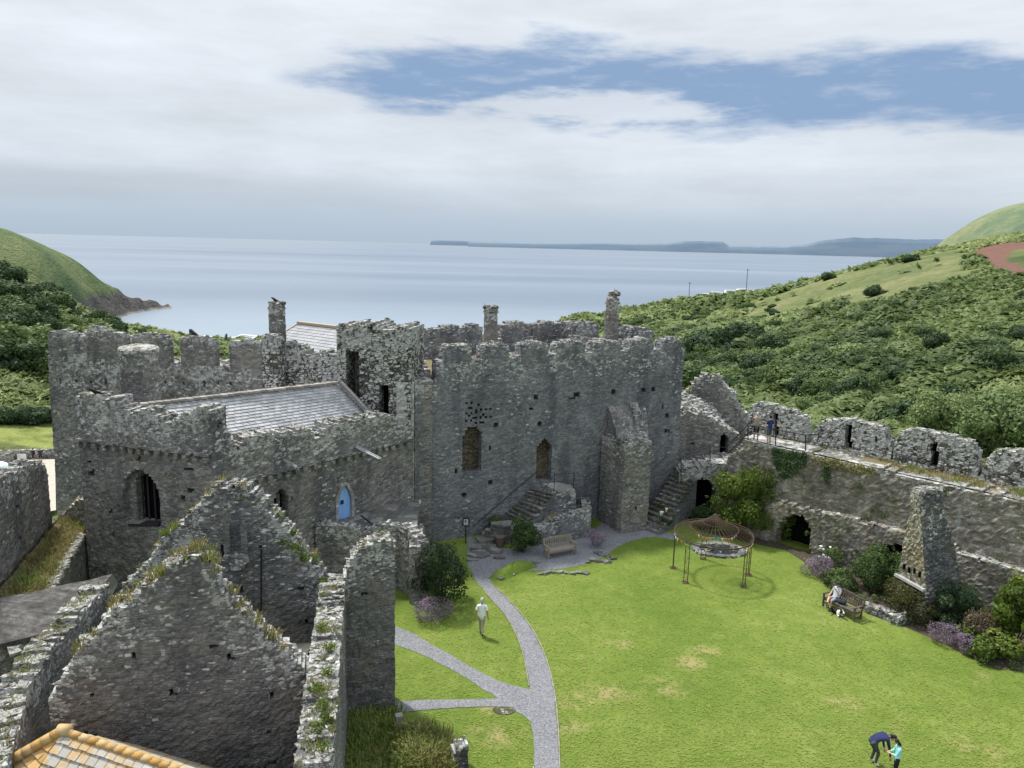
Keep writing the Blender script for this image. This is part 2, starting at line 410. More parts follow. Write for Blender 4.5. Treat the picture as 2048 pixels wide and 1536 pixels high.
nx, ny = 240, 200
gx = np.concatenate([np.linspace(-420, -130, 60), np.linspace(-128, 330, 160), np.linspace(334, 700, 40)])
gy = np.concatenate([np.linspace(-220, 30, 40), np.linspace(32, 420, 150), np.linspace(424, 640, 40)])
XX, YY = np.meshgrid(gx, gy); ZZ = ground_z(XX, YY)
V = np.stack([XX.ravel(), YY.ravel(), ZZ.ravel()], 1); W_ = len(gx); Hn = len(gy)
ii = (np.arange(Hn-1)[:,None]*W_ + np.arange(W_-1)[None,:]).ravel()
F = np.stack([ii, ii+1, ii+W_+1, ii+W_], 1)
mead_poly = ground_poly([(-120,905),(-120,852),(110,850),(130,905)])
mead = in_poly(V[:,0], V[:,1], mead_poly)
grass_poly = ground_poly([(1480,606),(1560,588),(1640,560),(1720,540),(1800,517),(1870,500),(1935,492),(1950,545),(1905,560),(1860,578),(1800,600),(1740,612),(1690,600),(1600,622),(1500,640)])
moor = in_poly(V[:,0]+3*np.sin(V[:,1]*.2), V[:,1], grass_poly)
redm = in_poly(V[:,0], V[:,1], red_poly) & ~in_poly(V[:,0], V[:,1], crop_poly)

m, t, b = new_mat('hill_ground')
P = t.pos(); a1 = t.noise(P, 0.035, 5); a2 = t.noise(P, 0.35, 5, 0.65); a3 = t.noise(P, 2.5, 4)
col = t.ramp(t.math('ADD', t.math('MULTIPLY', a1, 0.6), t.math('MULTIPLY', a2, 0.4)), [(0.3,(0.025,0.045,0.014)),(0.47,(0.06,0.09,0.025)),(0.62,(0.13,0.15,0.05)),(0.75,(0.17,0.17,0.07))])
sz = t.new('ShaderNodeSeparateXYZ'); t.l.new(P, sz.inputs[0])
col = t.mix(t.step(t.math('ADD', sz.outputs[2], t.math('MULTIPLY', a2, 2)), -19.4, -20.6), col, (0.36,0.32,0.26))
col = t.mix(t.step(t.attr('moor'), .1, .9), col, t.ramp(t.math('ADD', t.math('MULTIPLY', a1, .5), t.math('MULTIPLY', a2, .5)), [(0.38,(0.075,0.105,0.035)),(0.5,(0.13,0.15,0.055)),(0.6,(0.21,0.20,0.09))]))
col = t.mix(t.step(t.attr('mead'), .2, .8), col, t.ramp(a2, [(0.3,(0.11,0.14,0.03)),(0.5,(0.20,0.235,0.055)),(0.7,(0.30,0.30,0.10))]))
col = t.mix(t.step(t.attr('red'), 0.3, 0.7), col, t.ramp(a3, [(0.3,(0.115,0.055,0.040)),(0.7,(0.19,0.10,0.075))]))
t.l.new(col, b.inputs['Base Color']); b.inputs['Roughness'].default_value = 0.95
t.l.new(t.bump(t.math('ADD', a2, a3), 0.8, 0.5), b.inputs['Normal']); M_ground = m
#g = ground_poly([(1480,606),(1560,588),(1640,560),(1720,540),(1800,517),(1870,500),(1935,492),(1950,545),(1905,560),(1860,578),(1800,600),(1740,612),(1690,600),(1600,622),(1500,640)])
ter = link('hillside_ground', np_mesh('hillside_ground', V, F, M_ground, {'red': redm.astype(float), 'mead': mead.astype(float), 'moor': moor.astype(float)}, True)); tag(ter, kind='structure')

# sea: one great disc with a wind-ruffled surface
m, t, b = new_mat('sea_water'); P = t.pos()
n_big = t.noise(t.vmath('MULTIPLY', P, (0.0006, 0.003, 1)), 1.0, 5, 0.6)
n_mid = t.noise(t.vmath('MULTIPLY', P, (0.02, 0.05, 1)), 1.0, 4)
n_sm = t.noise(t.vmath('MULTIPLY', P, (0.25, 0.5, 1)), 1.0, 5)
b.inputs['IOR'].default_value = 1.33; b.inputs['Specular IOR Level'].default_value = 0.5
col = t.ramp(n_big, [(0.3,(0.09,0.125,0.175)),(0.5,(0.135,0.175,0.23)),(0.7,(0.185,0.225,0.28))])
sy = t.new('ShaderNodeSeparateXYZ'); t.l.new(P, sy.inputs[0])
rad = t.math('SQRT', t.math('ADD', t.math('MULTIPLY', sy.outputs[0], sy.outputs[0]), t.math('MULTIPLY', sy.outputs[1], sy.outputs[1])))
shal = t.step(t.math('ADD', rad, t.math('MULTIPLY', n_mid, 60)), 640, 330)
col = t.mix(t.math('MULTIPLY', shal, 0.7), col, (0.26,0.32,0.37))
col = t.mix(t.math('MULTIPLY', t.step(rad, 1200, 9000), .75), col, (0.145,0.18,0.22))  # far water blended to one tone, horizon haze put into the colour
col = t.mix(t.math('MULTIPLY', t.step(n_sm, 0.60, 0.72), 0.25), col, (0.36,0.40,0.44))
t.l.new(col, b.inputs['Base Color']); b.inputs['Roughness'].default_value = 0.34
t.l.new(t.bump(t.math('ADD', t.math('MULTIPLY', n_mid, 1.5), n_sm), 0.35, 0.5), b.inputs['Normal']); M_sea = m
mb = MB(); rings = [150, 400, 900, 2500, 8000, 30000, 110000]; segs = 96
vs = [(0,200,SEA)] + [(r*math.cos(2*math.pi*k/segs), r*math.sin(2*math.pi*k/segs), SEA) for r in rings for k in range(segs)]
fs = [(0, 1+k, 1+(k+1)%segs) for k in range(segs)]
for q in range(len(rings)-1):
    fs += [(1+q*segs+k, 1+(q+1)*segs+k, 1+(q+1)*segs+(k+1)%segs, 1+q*segs+(k+1)%segs) for k in range(segs)]
mb.v = vs; mb.f = fs; mb.m = [0]*len(fs); mb.l = [0]*len(vs); mb.r = [0]*len(vs)
tag(mb.obj('sea', M_sea), kind='structure')
# surf: thin pale foam line along the beach
mb = MB()
for row, (off, zz) in enumerate(((0, .05), (9, .09))):
    prev = None
    for k in range(90):
        px = 330 + k*9.0
        d = sight(px, 668); h = math.hypot(d[0], d[1]); rr = np.arange(250, 420, 1.0)
        g = ground_z(d[0]/h*rr, d[1]/h*rr); q = np.where(g < SEA + .15)[0]
        if len(q) == 0: prev = None; continue
        r = rr[q[0]] + off + 3*math.sin(k*.7+row*2); wd = 1.2 + 2.0*random.random()
        cur = [(d[0]/h*r, d[1]/h*r, SEA+zz), (d[0]/h*(r+wd), d[1]/h*(r+wd), SEA+zz)]
        if prev and abs(prev[0][1]-cur[0][1]) < 25: mb.add([prev[0], prev[1], cur[1], cur[0]], [(0,1,2,3)])
        prev = cur
M_foam = plain('surf_foam', (0.72,0.74,0.75), 0.9, 0.15, 0.8)
tag(mb.obj('surf', M_foam), kind='structure')

# headland on the left with rocky cliffs
hc = []
for px, lst in {
    -300: [(300,-24),(360,5),(420,24),(520,20),(620,-26)], -150: [(300,-25),(360,0),(420,22.5),(510,14),(600,-27)],
    0:   [(310,-26),(360,-2),(420,20.2),(500,4),(560,-28)], 60: [(330,-26),(370,-1),(420,16.2),(480,2),(540,-28)],
    110: [(345,-26),(380,-2),(425,10.6),(480,-4),(520,-28)], 180: [(380,-27),(400,-10),(432,1.2),(465,-9),(495,-28)],
    230: [(405,-27),(425,-15),(446,-9.2),(466,-17),(488,-28)], 262: [(420,-27),(438,-19),(452,-13.8),(470,-21),(486,-28)], 300: [(435,-26),(448,-22),(462,-18.4),(474,-23),(486,-28)],
    335: [(458,-24),(470,-21.3),(480,-24)], 370: [(455,-27),(470,-26.5),(490,-28)], 450: [(450,-30),(500,-30)]}.items():
    for r, z in lst: hc.append(by_range(px, r, z))
HC = np.array(hc); HW = fit(HC, 5.0)
ax = np.linspace(-330, -120, 170); ay = np.linspace(230, 560, 150); HX, HY = np.meshgrid(ax, ay)
HZ = hgt(HX, HY, HC, HW); rough = (fbm(HX/6, HY/6)-.47)
HZ = HZ + rough*np.clip((-4-HZ)/8, 0.10, 1)*8.0 + (fbm(HX/16+3, HY/16)-.47)*1.0
V = np.stack([HX.ravel(), HY.ravel(), HZ.ravel()], 1); W_ = 170; ii = (np.arange(149)[:,None]*W_ + np.arange(169)[None,:]).ravel()
F = np.stack([ii, ii+1, ii+W_+1, ii+W_], 1); keep = HZ.ravel()[F].max(1) > SEA-2; F = F[keep]
m, t, b = new_mat('headland_turf'); P = t.pos(); a1 = t.noise(P, 0.03, 4); a2 = t.noise(P, 0.25, 5, .7); a3 = t.noise(P, 0.9, 4)
sz = t.new('ShaderNodeSeparateXYZ'); t.l.new(P, sz.inputs[0]); z = sz.outputs[2]
col = t.ramp(t.math('ADD', t.math('MULTIPLY', a1, .55), t.math('MULTIPLY', a2, .45)), [(0.38,(0.045,0.080,0.034)),(0.48,(0.085,0.128,0.048)),(0.55,(0.125,0.160,0.062)),(0.66,(0.18,0.195,0.090))])
rockc = t.ramp(a3, [(0.3,(0.035,0.033,0.033)),(0.7,(0.13,0.12,0.11))])
rk = t.step(t.math('ADD', z, t.math('MULTIPLY', a2, 9)), -5.0, -8.5)
nxm = t.new('ShaderNodeSeparateXYZ'); t.l.new(P, nxm.inputs[0])
rk = t.math('MULTIPLY', rk, t.step(nxm.outputs[0], -262, -235))
col = t.mix(rk, col, rockc)
col = t.mix(t.step(t.math('ADD', z, t.math('MULTIPLY', a3, 2)), -19.6, -20.6), col, (0.26,0.235,0.20))
t.l.new(col, b.inputs['Base Color']); b.inputs['Roughness'].default_value = .95; t.l.new(t.bump(t.math('ADD', a2, a3), 1.0, 1.2), b.inputs['Normal'])
tag(link('headland', np_mesh('headland', V, F, m, None, True)), kind='structure')

# higher hill beyond the right-hand slope
fc = []
for px, lst in {1828: [(640,-30),(710,15),(760,-20)], 1850: [(620,-24),(720,21.5),(800,-10)], 1900: [(600,-4),(740,34),(860,0)], 1960: [(580,10),(750,45),(900,20)],
                2048: [(560,6),(780,47),(950,20)], 2300: [(560,10),(800,50),(1000,20)], 2700: [(560,14),(800,56),(1000,30)], 1780: [(620,-36),(710,-24),(760,-36),(900,-36)], 1700:[(640,-40),(800,-40)]}.items():
    for r, z in lst: fc.append(by_range(px, r, z))
FC = np.array(fc); FW = fit(FC, 5.0)
ax = np.linspace(240, 760, 110); ay = np.linspace(340, 900, 110); HX, HY = np.meshgrid(ax, ay); HZ = hgt(HX, HY, FC, FW) + (fbm(HX/30,HY/30)-.47)*4
V = np.stack([HX.ravel(), HY.ravel(), HZ.ravel()], 1); W_ = 110; ii = (np.arange(109)[:,None]*W_ + np.arange(109)[None,:]).ravel(); F = np.stack([ii, ii+1, ii+W_+1, ii+W_], 1)
keep = HZ.ravel()[F].max(1) > SEA-3; F = F[keep]
m, t, b = new_mat('far_hill_grass'); P = t.pos(); a1 = t.noise(P, 0.012, 4); a2 = t.noise(P, 0.12, 5, .7)
col = t.ramp(t.math('ADD', t.math('MULTIPLY', a1, .6), t.math('MULTIPLY', a2, .4)), [(0.38,(0.09,0.135,0.082)),(0.48,(0.14,0.18,0.10)),(0.54,(0.19,0.21,0.11)),(0.64,(0.25,0.25,0.14))])
t.l.new(col, b.inputs['Base Color']); b.inputs['Roughness'].default_value = .95; t.l.new(t.bump(a2, .7, 2.0), b.inputs['Normal'])
tag(link('far_hill', np_mesh('far_hill', V, F, m, None, True)), kind='structure')

# distant coast across the bay, distance haze put into its misty blue colour
def coast(name, prof, r0, depth, mat):
    mb = MB(); pts = []
    for i in range(len(prof)-1):
        (xa, ya), (xb, yb) = prof[i], prof[i+1]; n = max(2, int(abs(xb-xa)/6))
        for k in range(n): pts.append((xa+(xb-xa)*k/n, ya+(yb-ya)*k/n))
    pts.append(prof[-1]); rows = []
    for px, hh in pts:
        d = sight(px, 490); h = math.hypot(d[0], d[1]); e = (mnoise.noise(Vector((px*.05, r0, 1)))*.05 + mnoise.noise(Vector((px*.25, r0, 4)))*.03)*hh
        col_ = []
        for q, (dr, f) in enumerate(((0, -0.05), (12, .45), (24, .8), (36, 1.0), (depth*1.6, .5))):
            r = r0 + dr; col_.append((d[0]/h*r, d[1]/h*r, SEA + (hh*f + (e if 0 < f else 0))*r0/FOC))
        rows.append(col_)
    b0 = []; 
    vs = [p for c_ in rows for p in c_]; fs = []
    for i in range(len(rows)-1):
        for q in range(4): fs.append((i*5+q, (i+1)*5+q, (i+1)*5+q+1, i*5+q+1))
    mb.add(vs, fs); return tag(mb.obj(name, mat, smooth=False), kind='structure')
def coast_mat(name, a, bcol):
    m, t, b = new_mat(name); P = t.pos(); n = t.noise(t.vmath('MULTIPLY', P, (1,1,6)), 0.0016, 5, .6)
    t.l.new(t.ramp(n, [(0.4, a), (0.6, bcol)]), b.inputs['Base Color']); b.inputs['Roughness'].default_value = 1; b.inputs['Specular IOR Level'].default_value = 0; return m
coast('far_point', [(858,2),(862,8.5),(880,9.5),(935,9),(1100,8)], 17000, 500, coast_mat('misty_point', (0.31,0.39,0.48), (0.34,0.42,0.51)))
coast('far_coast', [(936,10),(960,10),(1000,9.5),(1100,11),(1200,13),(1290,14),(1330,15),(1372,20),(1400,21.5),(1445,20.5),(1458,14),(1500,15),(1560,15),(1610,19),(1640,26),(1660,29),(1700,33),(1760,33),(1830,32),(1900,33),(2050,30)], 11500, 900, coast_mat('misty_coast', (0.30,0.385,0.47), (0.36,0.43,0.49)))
# ------------------------------------------------------------------ vegetation
def unit(n):
    v = rng.normal(size=(n, 3)); return v/np.linalg.norm(v, axis=1, keepdims=True)
def leaves(P, N, size, elong=1.5, jitter=0.7):
    """P points, N outward directions -> quads facing roughly outwards"""
    n = len(P); N = N + unit(n)*jitter; N /= np.linalg.norm(N, axis=1, keepdims=True)
    a = np.cross(N, unit(n)); a /= np.linalg.norm(a, axis=1, keepdims=True) + 1e-9; b = np.cross(N, a)
    s = (size*rng.uniform(.6, 1.35, n) if np.isscalar(size) else size*rng.uniform(.6, 1.35, n))[:,None]
    a = a*s*elong*.5; b = b*s*.5
    V = np.stack([P-a, P-b*.8+a*.1, P+a, P+b*.8+a*.1], 1).reshape(-1, 3)
    return V, np.arange(n*4).reshape(n, 4)
def crown_points(blobs, n):
    """blobs: (x,y,z,rx,ry,rz); leaf points on their skins, those buried deep inside others dropped"""
    B = np.array(blobs, float); wgt = (B[:,3]*B[:,5]); wgt /= wgt.sum(); k = rng.choice(len(B), n*2, p=wgt)
    u = unit(n*2); rr = rng.uniform(.72, 1.08, n*2)[:,None]; P = B[k,:3] + u*B[k,3:]*rr
    inside = np.zeros(len(P), int)
    for q in B: inside += ((((P-q[:3])/q[3:])**2).sum(1) < .55)
    ok = inside == 0; P = P[ok][:n]; u = (u/B[k,3:])[ok][:n]; u /= np.linalg.norm(u, axis=1, keepdims=True)
    return P, u, k[ok][:n]
def blob_cloud(rx, ry, rz, nb, br, zc, seed, flat=.85):
    r = np.random.default_rng(seed); out = []
    for i in range(nb):
        v = r.normal(size=3); v /= np.linalg.norm(v); q = r.uniform(.35, .8)
        s = br*r.uniform(.65, 1.2)
        z = zc + v[2]*rz*q
        out.append((v[0]*rx*q, v[1]*ry*q, max(z, s*flat*.6), s, s, s*flat))
    return out
def foliage_mesh(name, blobs, n, leaf, mat, elong=1.5, jitter=.7, base=.5):
    P, N, k = crown_points(blobs, n); V, F = leaves(P, N, leaf, elong, jitter)
    ns = len(P)//9; q = rng.choice(len(P), ns); ctr = np.array(blobs)[:,:3].mean(0); sp_ = (P[q]-ctr)*rng.uniform(1.05, 1.28, (ns,1)); P = np.vstack([P, ctr+sp_]); N = np.vstack([N, N[q]]); k = np.concatenate([k, k[q]]); P[:,2] = np.maximum(P[:,2], .02)
    V, F = leaves(P, N, leaf, elong, jitter)
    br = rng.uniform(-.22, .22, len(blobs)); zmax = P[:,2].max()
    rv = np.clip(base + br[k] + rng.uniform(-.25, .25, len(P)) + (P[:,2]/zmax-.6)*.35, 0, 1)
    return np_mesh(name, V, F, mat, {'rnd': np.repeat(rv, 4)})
def blade_tuft(mb, c, n, h, spread, w=.012, mi=0, lean=(0,0), colr=(.2,.9)):
    for i in range(n):
        a = random.uniform(0, 6.283); r = spread*math.sqrt(random.random()); x = c[0]+r*math.cos(a); y = c[1]+r*math.sin(a)
        hh = h*random.uniform(.5, 1.15); l = hh*random.uniform(.15, .75); b = a + random.uniform(-.7, .7)
        dx = math.cos(b)*l + lean[0]*hh; dy = math.sin(b)*l + lean[1]*hh; px_, py_ = -math.sin(b)*w, math.cos(b)*w
        mb.add([(x-px_, y-py_, c[2]), (x+px_, y+py_, c[2]), (x+dx*.45+px_*.8, y+dy*.45+py_*.8, c[2]+hh*.7), (x+dx*.45-px_*.8, y+dy*.45-py_*.8, c[2]+hh*.7), (x+dx, y+dy, c[2]+hh*random.uniform(.75,1))],
               [(0,1,2,3),(3,2,4)], mi, 0, random.uniform(*colr))
M_bush_dark = leaf_mat('leaf_dark', (0.026,0.050,0.022), (0.060,0.105,0.040), (0.13,0.185,0.068), hue=.3)
M_bush_mid = leaf_mat('leaf_mid', (0.035,0.068,0.022), (0.085,0.140,0.042), (0.18,0.235,0.08), hue=.35)
M_bush_pale = leaf_mat('leaf_pale', (0.075,0.12,0.045), (0.17,0.24,0.085), (0.31,0.37,0.16), hue=.3)
M_bracken = leaf_mat('leaf_bracken', (0.07,0.11,0.040), (0.205,0.265,0.098), (0.40,0.44,0.195))
M_lime = leaf_mat('leaf_lime', (0.04,0.075,0.014), (0.115,0.17,0.026), (0.27,0.31,0.075))
M_bluegreen = leaf_mat('leaf_bluegreen', (0.03,0.06,0.03), (0.08,0.135,0.06), (0.17,0.23,0.11))
M_dry = leaf_mat('dry_grass', (0.09,0.10,0.03), (0.27,0.24,0.09), (0.50,0.43,0.22), .3, .8)
M_green_grass = leaf_mat('green_grass', (0.08,0.12,0.025), (0.20,0.26,0.06), (0.42,0.45,0.17), .3, .8)
M_bark = plain('bark', (0.09,0.07,0.05), .9, .5, 6, bump=.03)

# --- continuous scrub and bracken on both slopes (uncountable)
def bumps(x, y, cell, rmin, rmax, seed):
    r = np.random.default_rng(seed); T = r.random((64, 64, 4)); ix = np.floor(x/cell).astype(int); iy = np.floor(y/cell).astype(int)
    best = np.zeros(x.shape); gx_ = np.zeros(x.shape); gy_ = np.zeros(x.shape); idv = np.zeros(x.shape)
    for a in (-1,0,1):
        for b in (-1,0,1):
            q = T[(ix+a) & 63, (iy+b) & 63]; cx = (ix+a+q[...,0])*cell; cy = (iy+b+q[...,1])*cell
            rad = rmin + (rmax-rmin)*q[...,2]; dx = (x-cx)/rad; dy = (y-cy)/rad; d2 = dx*dx+dy*dy
            hgt_ = np.sqrt(np.clip(1-d2, 0, 1))*rad; up = hgt_ > best
            best = np.where(up, hgt_, best); gx_ = np.where(up, dx, gx_); gy_ = np.where(up, dy, gy_); idv = np.where(up, q[...,3], idv)
    return best, gx_, gy_, idv
def scrub(name, px0, px1, r0, r1, n, mask, seed, mat):
    pxs = rng.uniform(px0, px1, n); r = r0*(r1/r0)**rng.random(n)
    xr = (pxs-1024)/FOC; ca = np.arctan2(xr, math.cos(PITCH)); x = np.sin(ca)*r; y = np.cos(ca)*r
    z = ground_z(x, y); ok = mask(x, y, z, r) & (z > SEA+1.5); x, y, z, r = x[ok], y[ok], z[ok], r[ok]
    tall = np.clip((fbm(x/26+3, y/26+8)-.40)*6, 0, 1)          # tall scrub against low bracken
    b1, g1x, g1y, id1 = bumps(x, y, 4.6, 1.4, 3.2, seed); b2, g2x, g2y, id2 = bumps(x+50, y+20, 1.7, .5, 1.15, seed+1)
    hh = b1*tall*.75 + b2*.42*(1-.4*tall); big = b1*tall > b2*.5
    nx_ = np.where(big, g1x*.9, g2x*.6); ny_ = np.where(big, g1y*.9, g2y*.6)
    N = np.stack([nx_, ny_, np.full(x.shape, .95)], 1); N /= np.linalg.norm(N, axis=1, keepdims=True)
    P = np.stack([x, y, z + hh - rng.random(len(x))*.25], 1)
    idv = np.where(big, id1, .3+.4*id2)
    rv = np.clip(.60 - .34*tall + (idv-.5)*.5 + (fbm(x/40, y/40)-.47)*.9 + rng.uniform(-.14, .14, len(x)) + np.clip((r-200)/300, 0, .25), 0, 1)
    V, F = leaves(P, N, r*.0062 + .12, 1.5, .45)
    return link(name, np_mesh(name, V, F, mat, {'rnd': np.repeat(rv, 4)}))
def mask_r(x, y, z, r):
    gm = in_poly(x+3*np.sin(y*.2), y, grass_poly); return ~in_poly(x, y, red_poly) & (~gm | (fbm(x/9+7, y/9)>.70)) & ~((r > 345) & (r < 392) & (x/y > .245) & (x/y < .315)) & ((r > 62) | (x > 30)) & (x > 4) & ((x-14.7)*.737 + (y-46.8)*.676 > 9)
def mask_l(x, y, z, r):
    f = r > 132 + 8*np.sin(x*.2); return f
tag(scrub('hillside_scrub', 1000, 2250, 56, 460, 230000, mask_r, 11, M_bracken), 'dense green bracken and low scrub covering the slope right of the castle', 'scrub', kind='stuff')
tag(scrub('valley_scrub', -160, 820, 118, 350, 110000, mask_l, 21, M_bracken), 'dense green scrub covering the slope left of the castle', 'scrub', kind='stuff')

# --- single shrubs and trees standing out of the scrub
VAR = {}; BIG = foliage_mesh('shrub_foliage', blob_cloud(1.0, 1.0, .62, 26, .36, .55, 77), 12000, .062, M_bush_pale, 1.5, .7, .6)
for kind, mat in (('dark', M_bush_dark), ('mid', M_bush_mid), ('pale', M_bush_pale)):
    VAR[kind] = []
    for s in range(4):
        bl = blob_cloud(1.0, 1.0, .62, 15, .48, .55, 100+s*7+len(kind))
        VAR[kind].append(foliage_mesh('shrub_foliage', bl, 3400, .115, mat, 1.4, .6, .5))
LAB = {('dark','r'): 'dark green rounded shrub rising from the bracken on the right hillside', ('mid','r'): 'mid green bushy shrub on the right hillside', ('pale','r'): 'pale green shrub on the right hillside behind the curtain wall',
       ('dark','l'): 'dark green tree on the slope left of the castle', ('mid','l'): 'mid green bushy tree on the slope left of the castle', ('pale','l'): 'bright green bush on the slope left of the castle'}
def hill_shrub(px, py, w, kind, side, label=None, asp=.8, r=None):
    p = hit(px, py, 50, 470) if r is None else by_range(px, r, 0)
    if p is None: return
    z = float(ground_z(p[0], p[1])); rr = math.hypot(p[0], p[1]); s = w*rr/FOC/2
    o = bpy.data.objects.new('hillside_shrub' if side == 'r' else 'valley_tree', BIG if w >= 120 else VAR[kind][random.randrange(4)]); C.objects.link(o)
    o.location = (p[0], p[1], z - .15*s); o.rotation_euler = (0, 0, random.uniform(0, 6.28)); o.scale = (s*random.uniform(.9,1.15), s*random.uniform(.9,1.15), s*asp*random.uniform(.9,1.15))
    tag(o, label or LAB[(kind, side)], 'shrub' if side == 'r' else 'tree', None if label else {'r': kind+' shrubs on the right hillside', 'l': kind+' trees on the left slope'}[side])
hill_shrub(1872, 868, 125, 'pale', 'r', 'large pale green bush just beyond the second parapet stretch of the curtain wall', .95)
hill_shrub(2010, 905, 170, 'pale', 'r', 'large yellowish green bush beyond the curtain wall at the right edge', .85)
hill_shrub(1915, 905, 70, 'mid', 'r', 'mid green bush between two big pale bushes beyond the curtain wall')
for px, py, w_ in ((1440,705,95),(1490,690,80),(1400,715,70),(1455,735,60),(1395,690,55)): hill_shrub(px, py, w_, 'dark', 'r')
for px, py, w_, l_ in ((1755,590,36,'lone dark bush on the dry grass below the ridge'),(1825,585,18,'small dark bush on the dry grass near the red field'),(1823,523,30,'dark gorse bush on the skyline of the right hill'),(1655,560,26,'dark low bush on the skyline halfway up the right hill')):
    hill_shrub(px, py, w_, 'dark', 'r', l_, .9 if w_ > 20 else .8)
for px, py, w_ in ((1560,760,70),(1640,770,80),(1590,720,60),(1690,720,75),(1530,730,60)): hill_shrub(px, py, w_, 'pale', 'r')
rs = np.random.default_rng(5)
for i in range(62):
    px = rs.uniform(1370, 2080); lo = np.interp(px, [1370,1500,1650,1800,1950,2080], [690,650,625,610,600,570]); hi_ = np.interp(px, [1370,1500,1700,2048,2100], [770,800,850,890,890])
    q = rs.random(); py = lo + (hi_-lo)*q
    hill_shrub(px, py, (26+60*q)*rs.uniform(.7,1.3), rs.choice(['dark','mid','mid','pale'], p=[.4,.25,.2,.15]), 'r', None, rs.uniform(.6,.9))
for i in range(26):
    px = rs.uniform(1180, 1560); py = np.interp(px, [1180,1300,1560], [652,640,612]) + rs.uniform(0, 45); hill_shrub(px, py, rs.uniform(14,34), rs.choice(['dark','mid']), 'r', None, .7)
for px, py, w_, k_ in ((30,735,95,'dark'),(70,700,80,'pale'),(20,660,90,'dark'),(75,745,70,'mid'),(0,700,90,'mid'),(60,640,70,'dark'),(110,620,60,'mid'),(20,610,80,'dark'),(90,590,45,'dark'),(150,610,42,'mid'),(10,560,60,'dark'),(50,565,45,'mid'),(190,640,45,'mid'),(130,650,50,'pale'),(235,640,30,'dark'),(170,590,30,'dark'),(95,665,50,'dark'),(220,665,45,'dark'),(5,640,70,'mid'),(40,600,60,'dark'),(120,570,30,'mid')):
    hill_shrub(px, py, w_, k_, 'l', None, .9)
for i in range(24):
    px = rs.uniform(-20, 330); py = np.interp(px, [0,100,220,330], [540,585,632,668]) + rs.uniform(2, 70); hill_shrub(px, py, rs.uniform(18,40), rs.choice(['dark','mid','mid']), 'l', None, .75)
for i in range(9):   # dark hedge at the top of the meadow
    px = -30 + i*18; hill_shrub(px, 842+rs.uniform(-4,4), 48, 'dark', 'l', None, .75); C.objects[-1]['label'] = 'dark hedge bush at the far side of the bright meadow'; C.objects[-1]['group'] = 'hedge beyond the bright meadow'
# ------------------------------------------------------------------ masonry
HALL = stone('hall_rubble', (0.120,0.125,0.135), (0.168,0.173,0.184), (0.24,0.244,0.25), 4.4, .32, .05, (0.27,0.272,0.28), .5, rot=R(25), oamt=.10, stain=.55)
CHAPEL = stone('chapel_rubble', (0.130,0.126,0.119), (0.192,0.186,0.174), (0.28,0.271,0.256), 3.8, .40, .09, (0.29,0.28,0.268), .55, fleckt=.03, rot=R(48), oamt=.22, stain=.55)
WHITE = stone('lichen_rubble', (0.06,0.058,0.052), (0.115,0.11,0.098), (0.20,0.19,0.17), 3.4, .50, .24, (0.035,0.033,0.028), .9, wfrac=.64, rot=R(-48), oamt=.2, stain=.2)
GABLE = stone('gable_rubble', (0.115,0.114,0.114), (0.162,0.160,0.157), (0.215,0.211,0.206), 5.2, .32, .14, (0.22,0.215,0.208), .6, oamt=.22, stain=.5, bump=.6, rot=R(10))
CURT = stone('curtain_rubble', (0.16,0.148,0.125), (0.25,0.23,0.195), (0.36,0.335,0.29), 3.6, .22, .30, (0.20,0.18,0.15), .5, oamt=.3, stain=.45, streak=.5, rot=R(-48), bump=.28)
STACK = stone('chimney_rubble', (0.06,0.063,0.07), (0.115,0.118,0.125), (0.21,0.212,0.215), 4.0, .30, .10, (0.06,0.056,0.05), .8, oamt=.3, stain=.3, flat=2.4)  # greyed and darkened to paint the shade on the stack's right face
STACK_LIT = stone('chimney_warm_lit_rubble', (0.20,0.175,0.13), (0.34,0.30,0.235), (0.48,0.45,0.38), 4.0, .40, .06, (0.12,0.105,0.08), .7, (0.36,0.24,0.11), .35, stain=.2, flat=2.4, rot=R(18))  # warm lichened stone, lightened to paint sun on the stack's left face
STEPS = stone('step_stone', (0.10,0.10,0.098), (0.17,0.168,0.16), (0.27,0.265,0.255), 1.6, .35, .12, (0.09,0.09,0.085), .3, oamt=.15, stain=.2)
CAPS = stone('coping_stone', (0.08,0.078,0.072), (0.17,0.165,0.15), (0.28,0.27,0.245), 6.0, .50, .46, (0.06,0.06,0.05), .6, oamt=.3, stain=.05, flat=1.3, lk=.8)
RENDER = stone('pale_render', (0.27,0.26,0.245), (0.36,0.35,0.33), (0.45,0.435,0.41), 2.2, .45, .05, (0.24,0.23,0.21), .4, oamt=.2, stain=.35, bump=.35)
INFILL = stone('brown_infill', (0.055,0.045,0.034), (0.105,0.085,0.062), (0.17,0.145,0.11), 4.4, .15, .1, (0.09,0.075,0.055), .5, oamt=.6, stain=.4)
TURF = plain('wall_turf', (0.15,0.125,0.065), .95, .5, 3, bump=.1)
DARK = plain('dark_void', (0.008,0.008,0.009), 1.0, .2, 2, spec=0)  # near-black colour painted in for the shade inside openings
IRON = plain('black_iron', (0.02,0.02,0.022), .5, .2, 10, .3, .4)

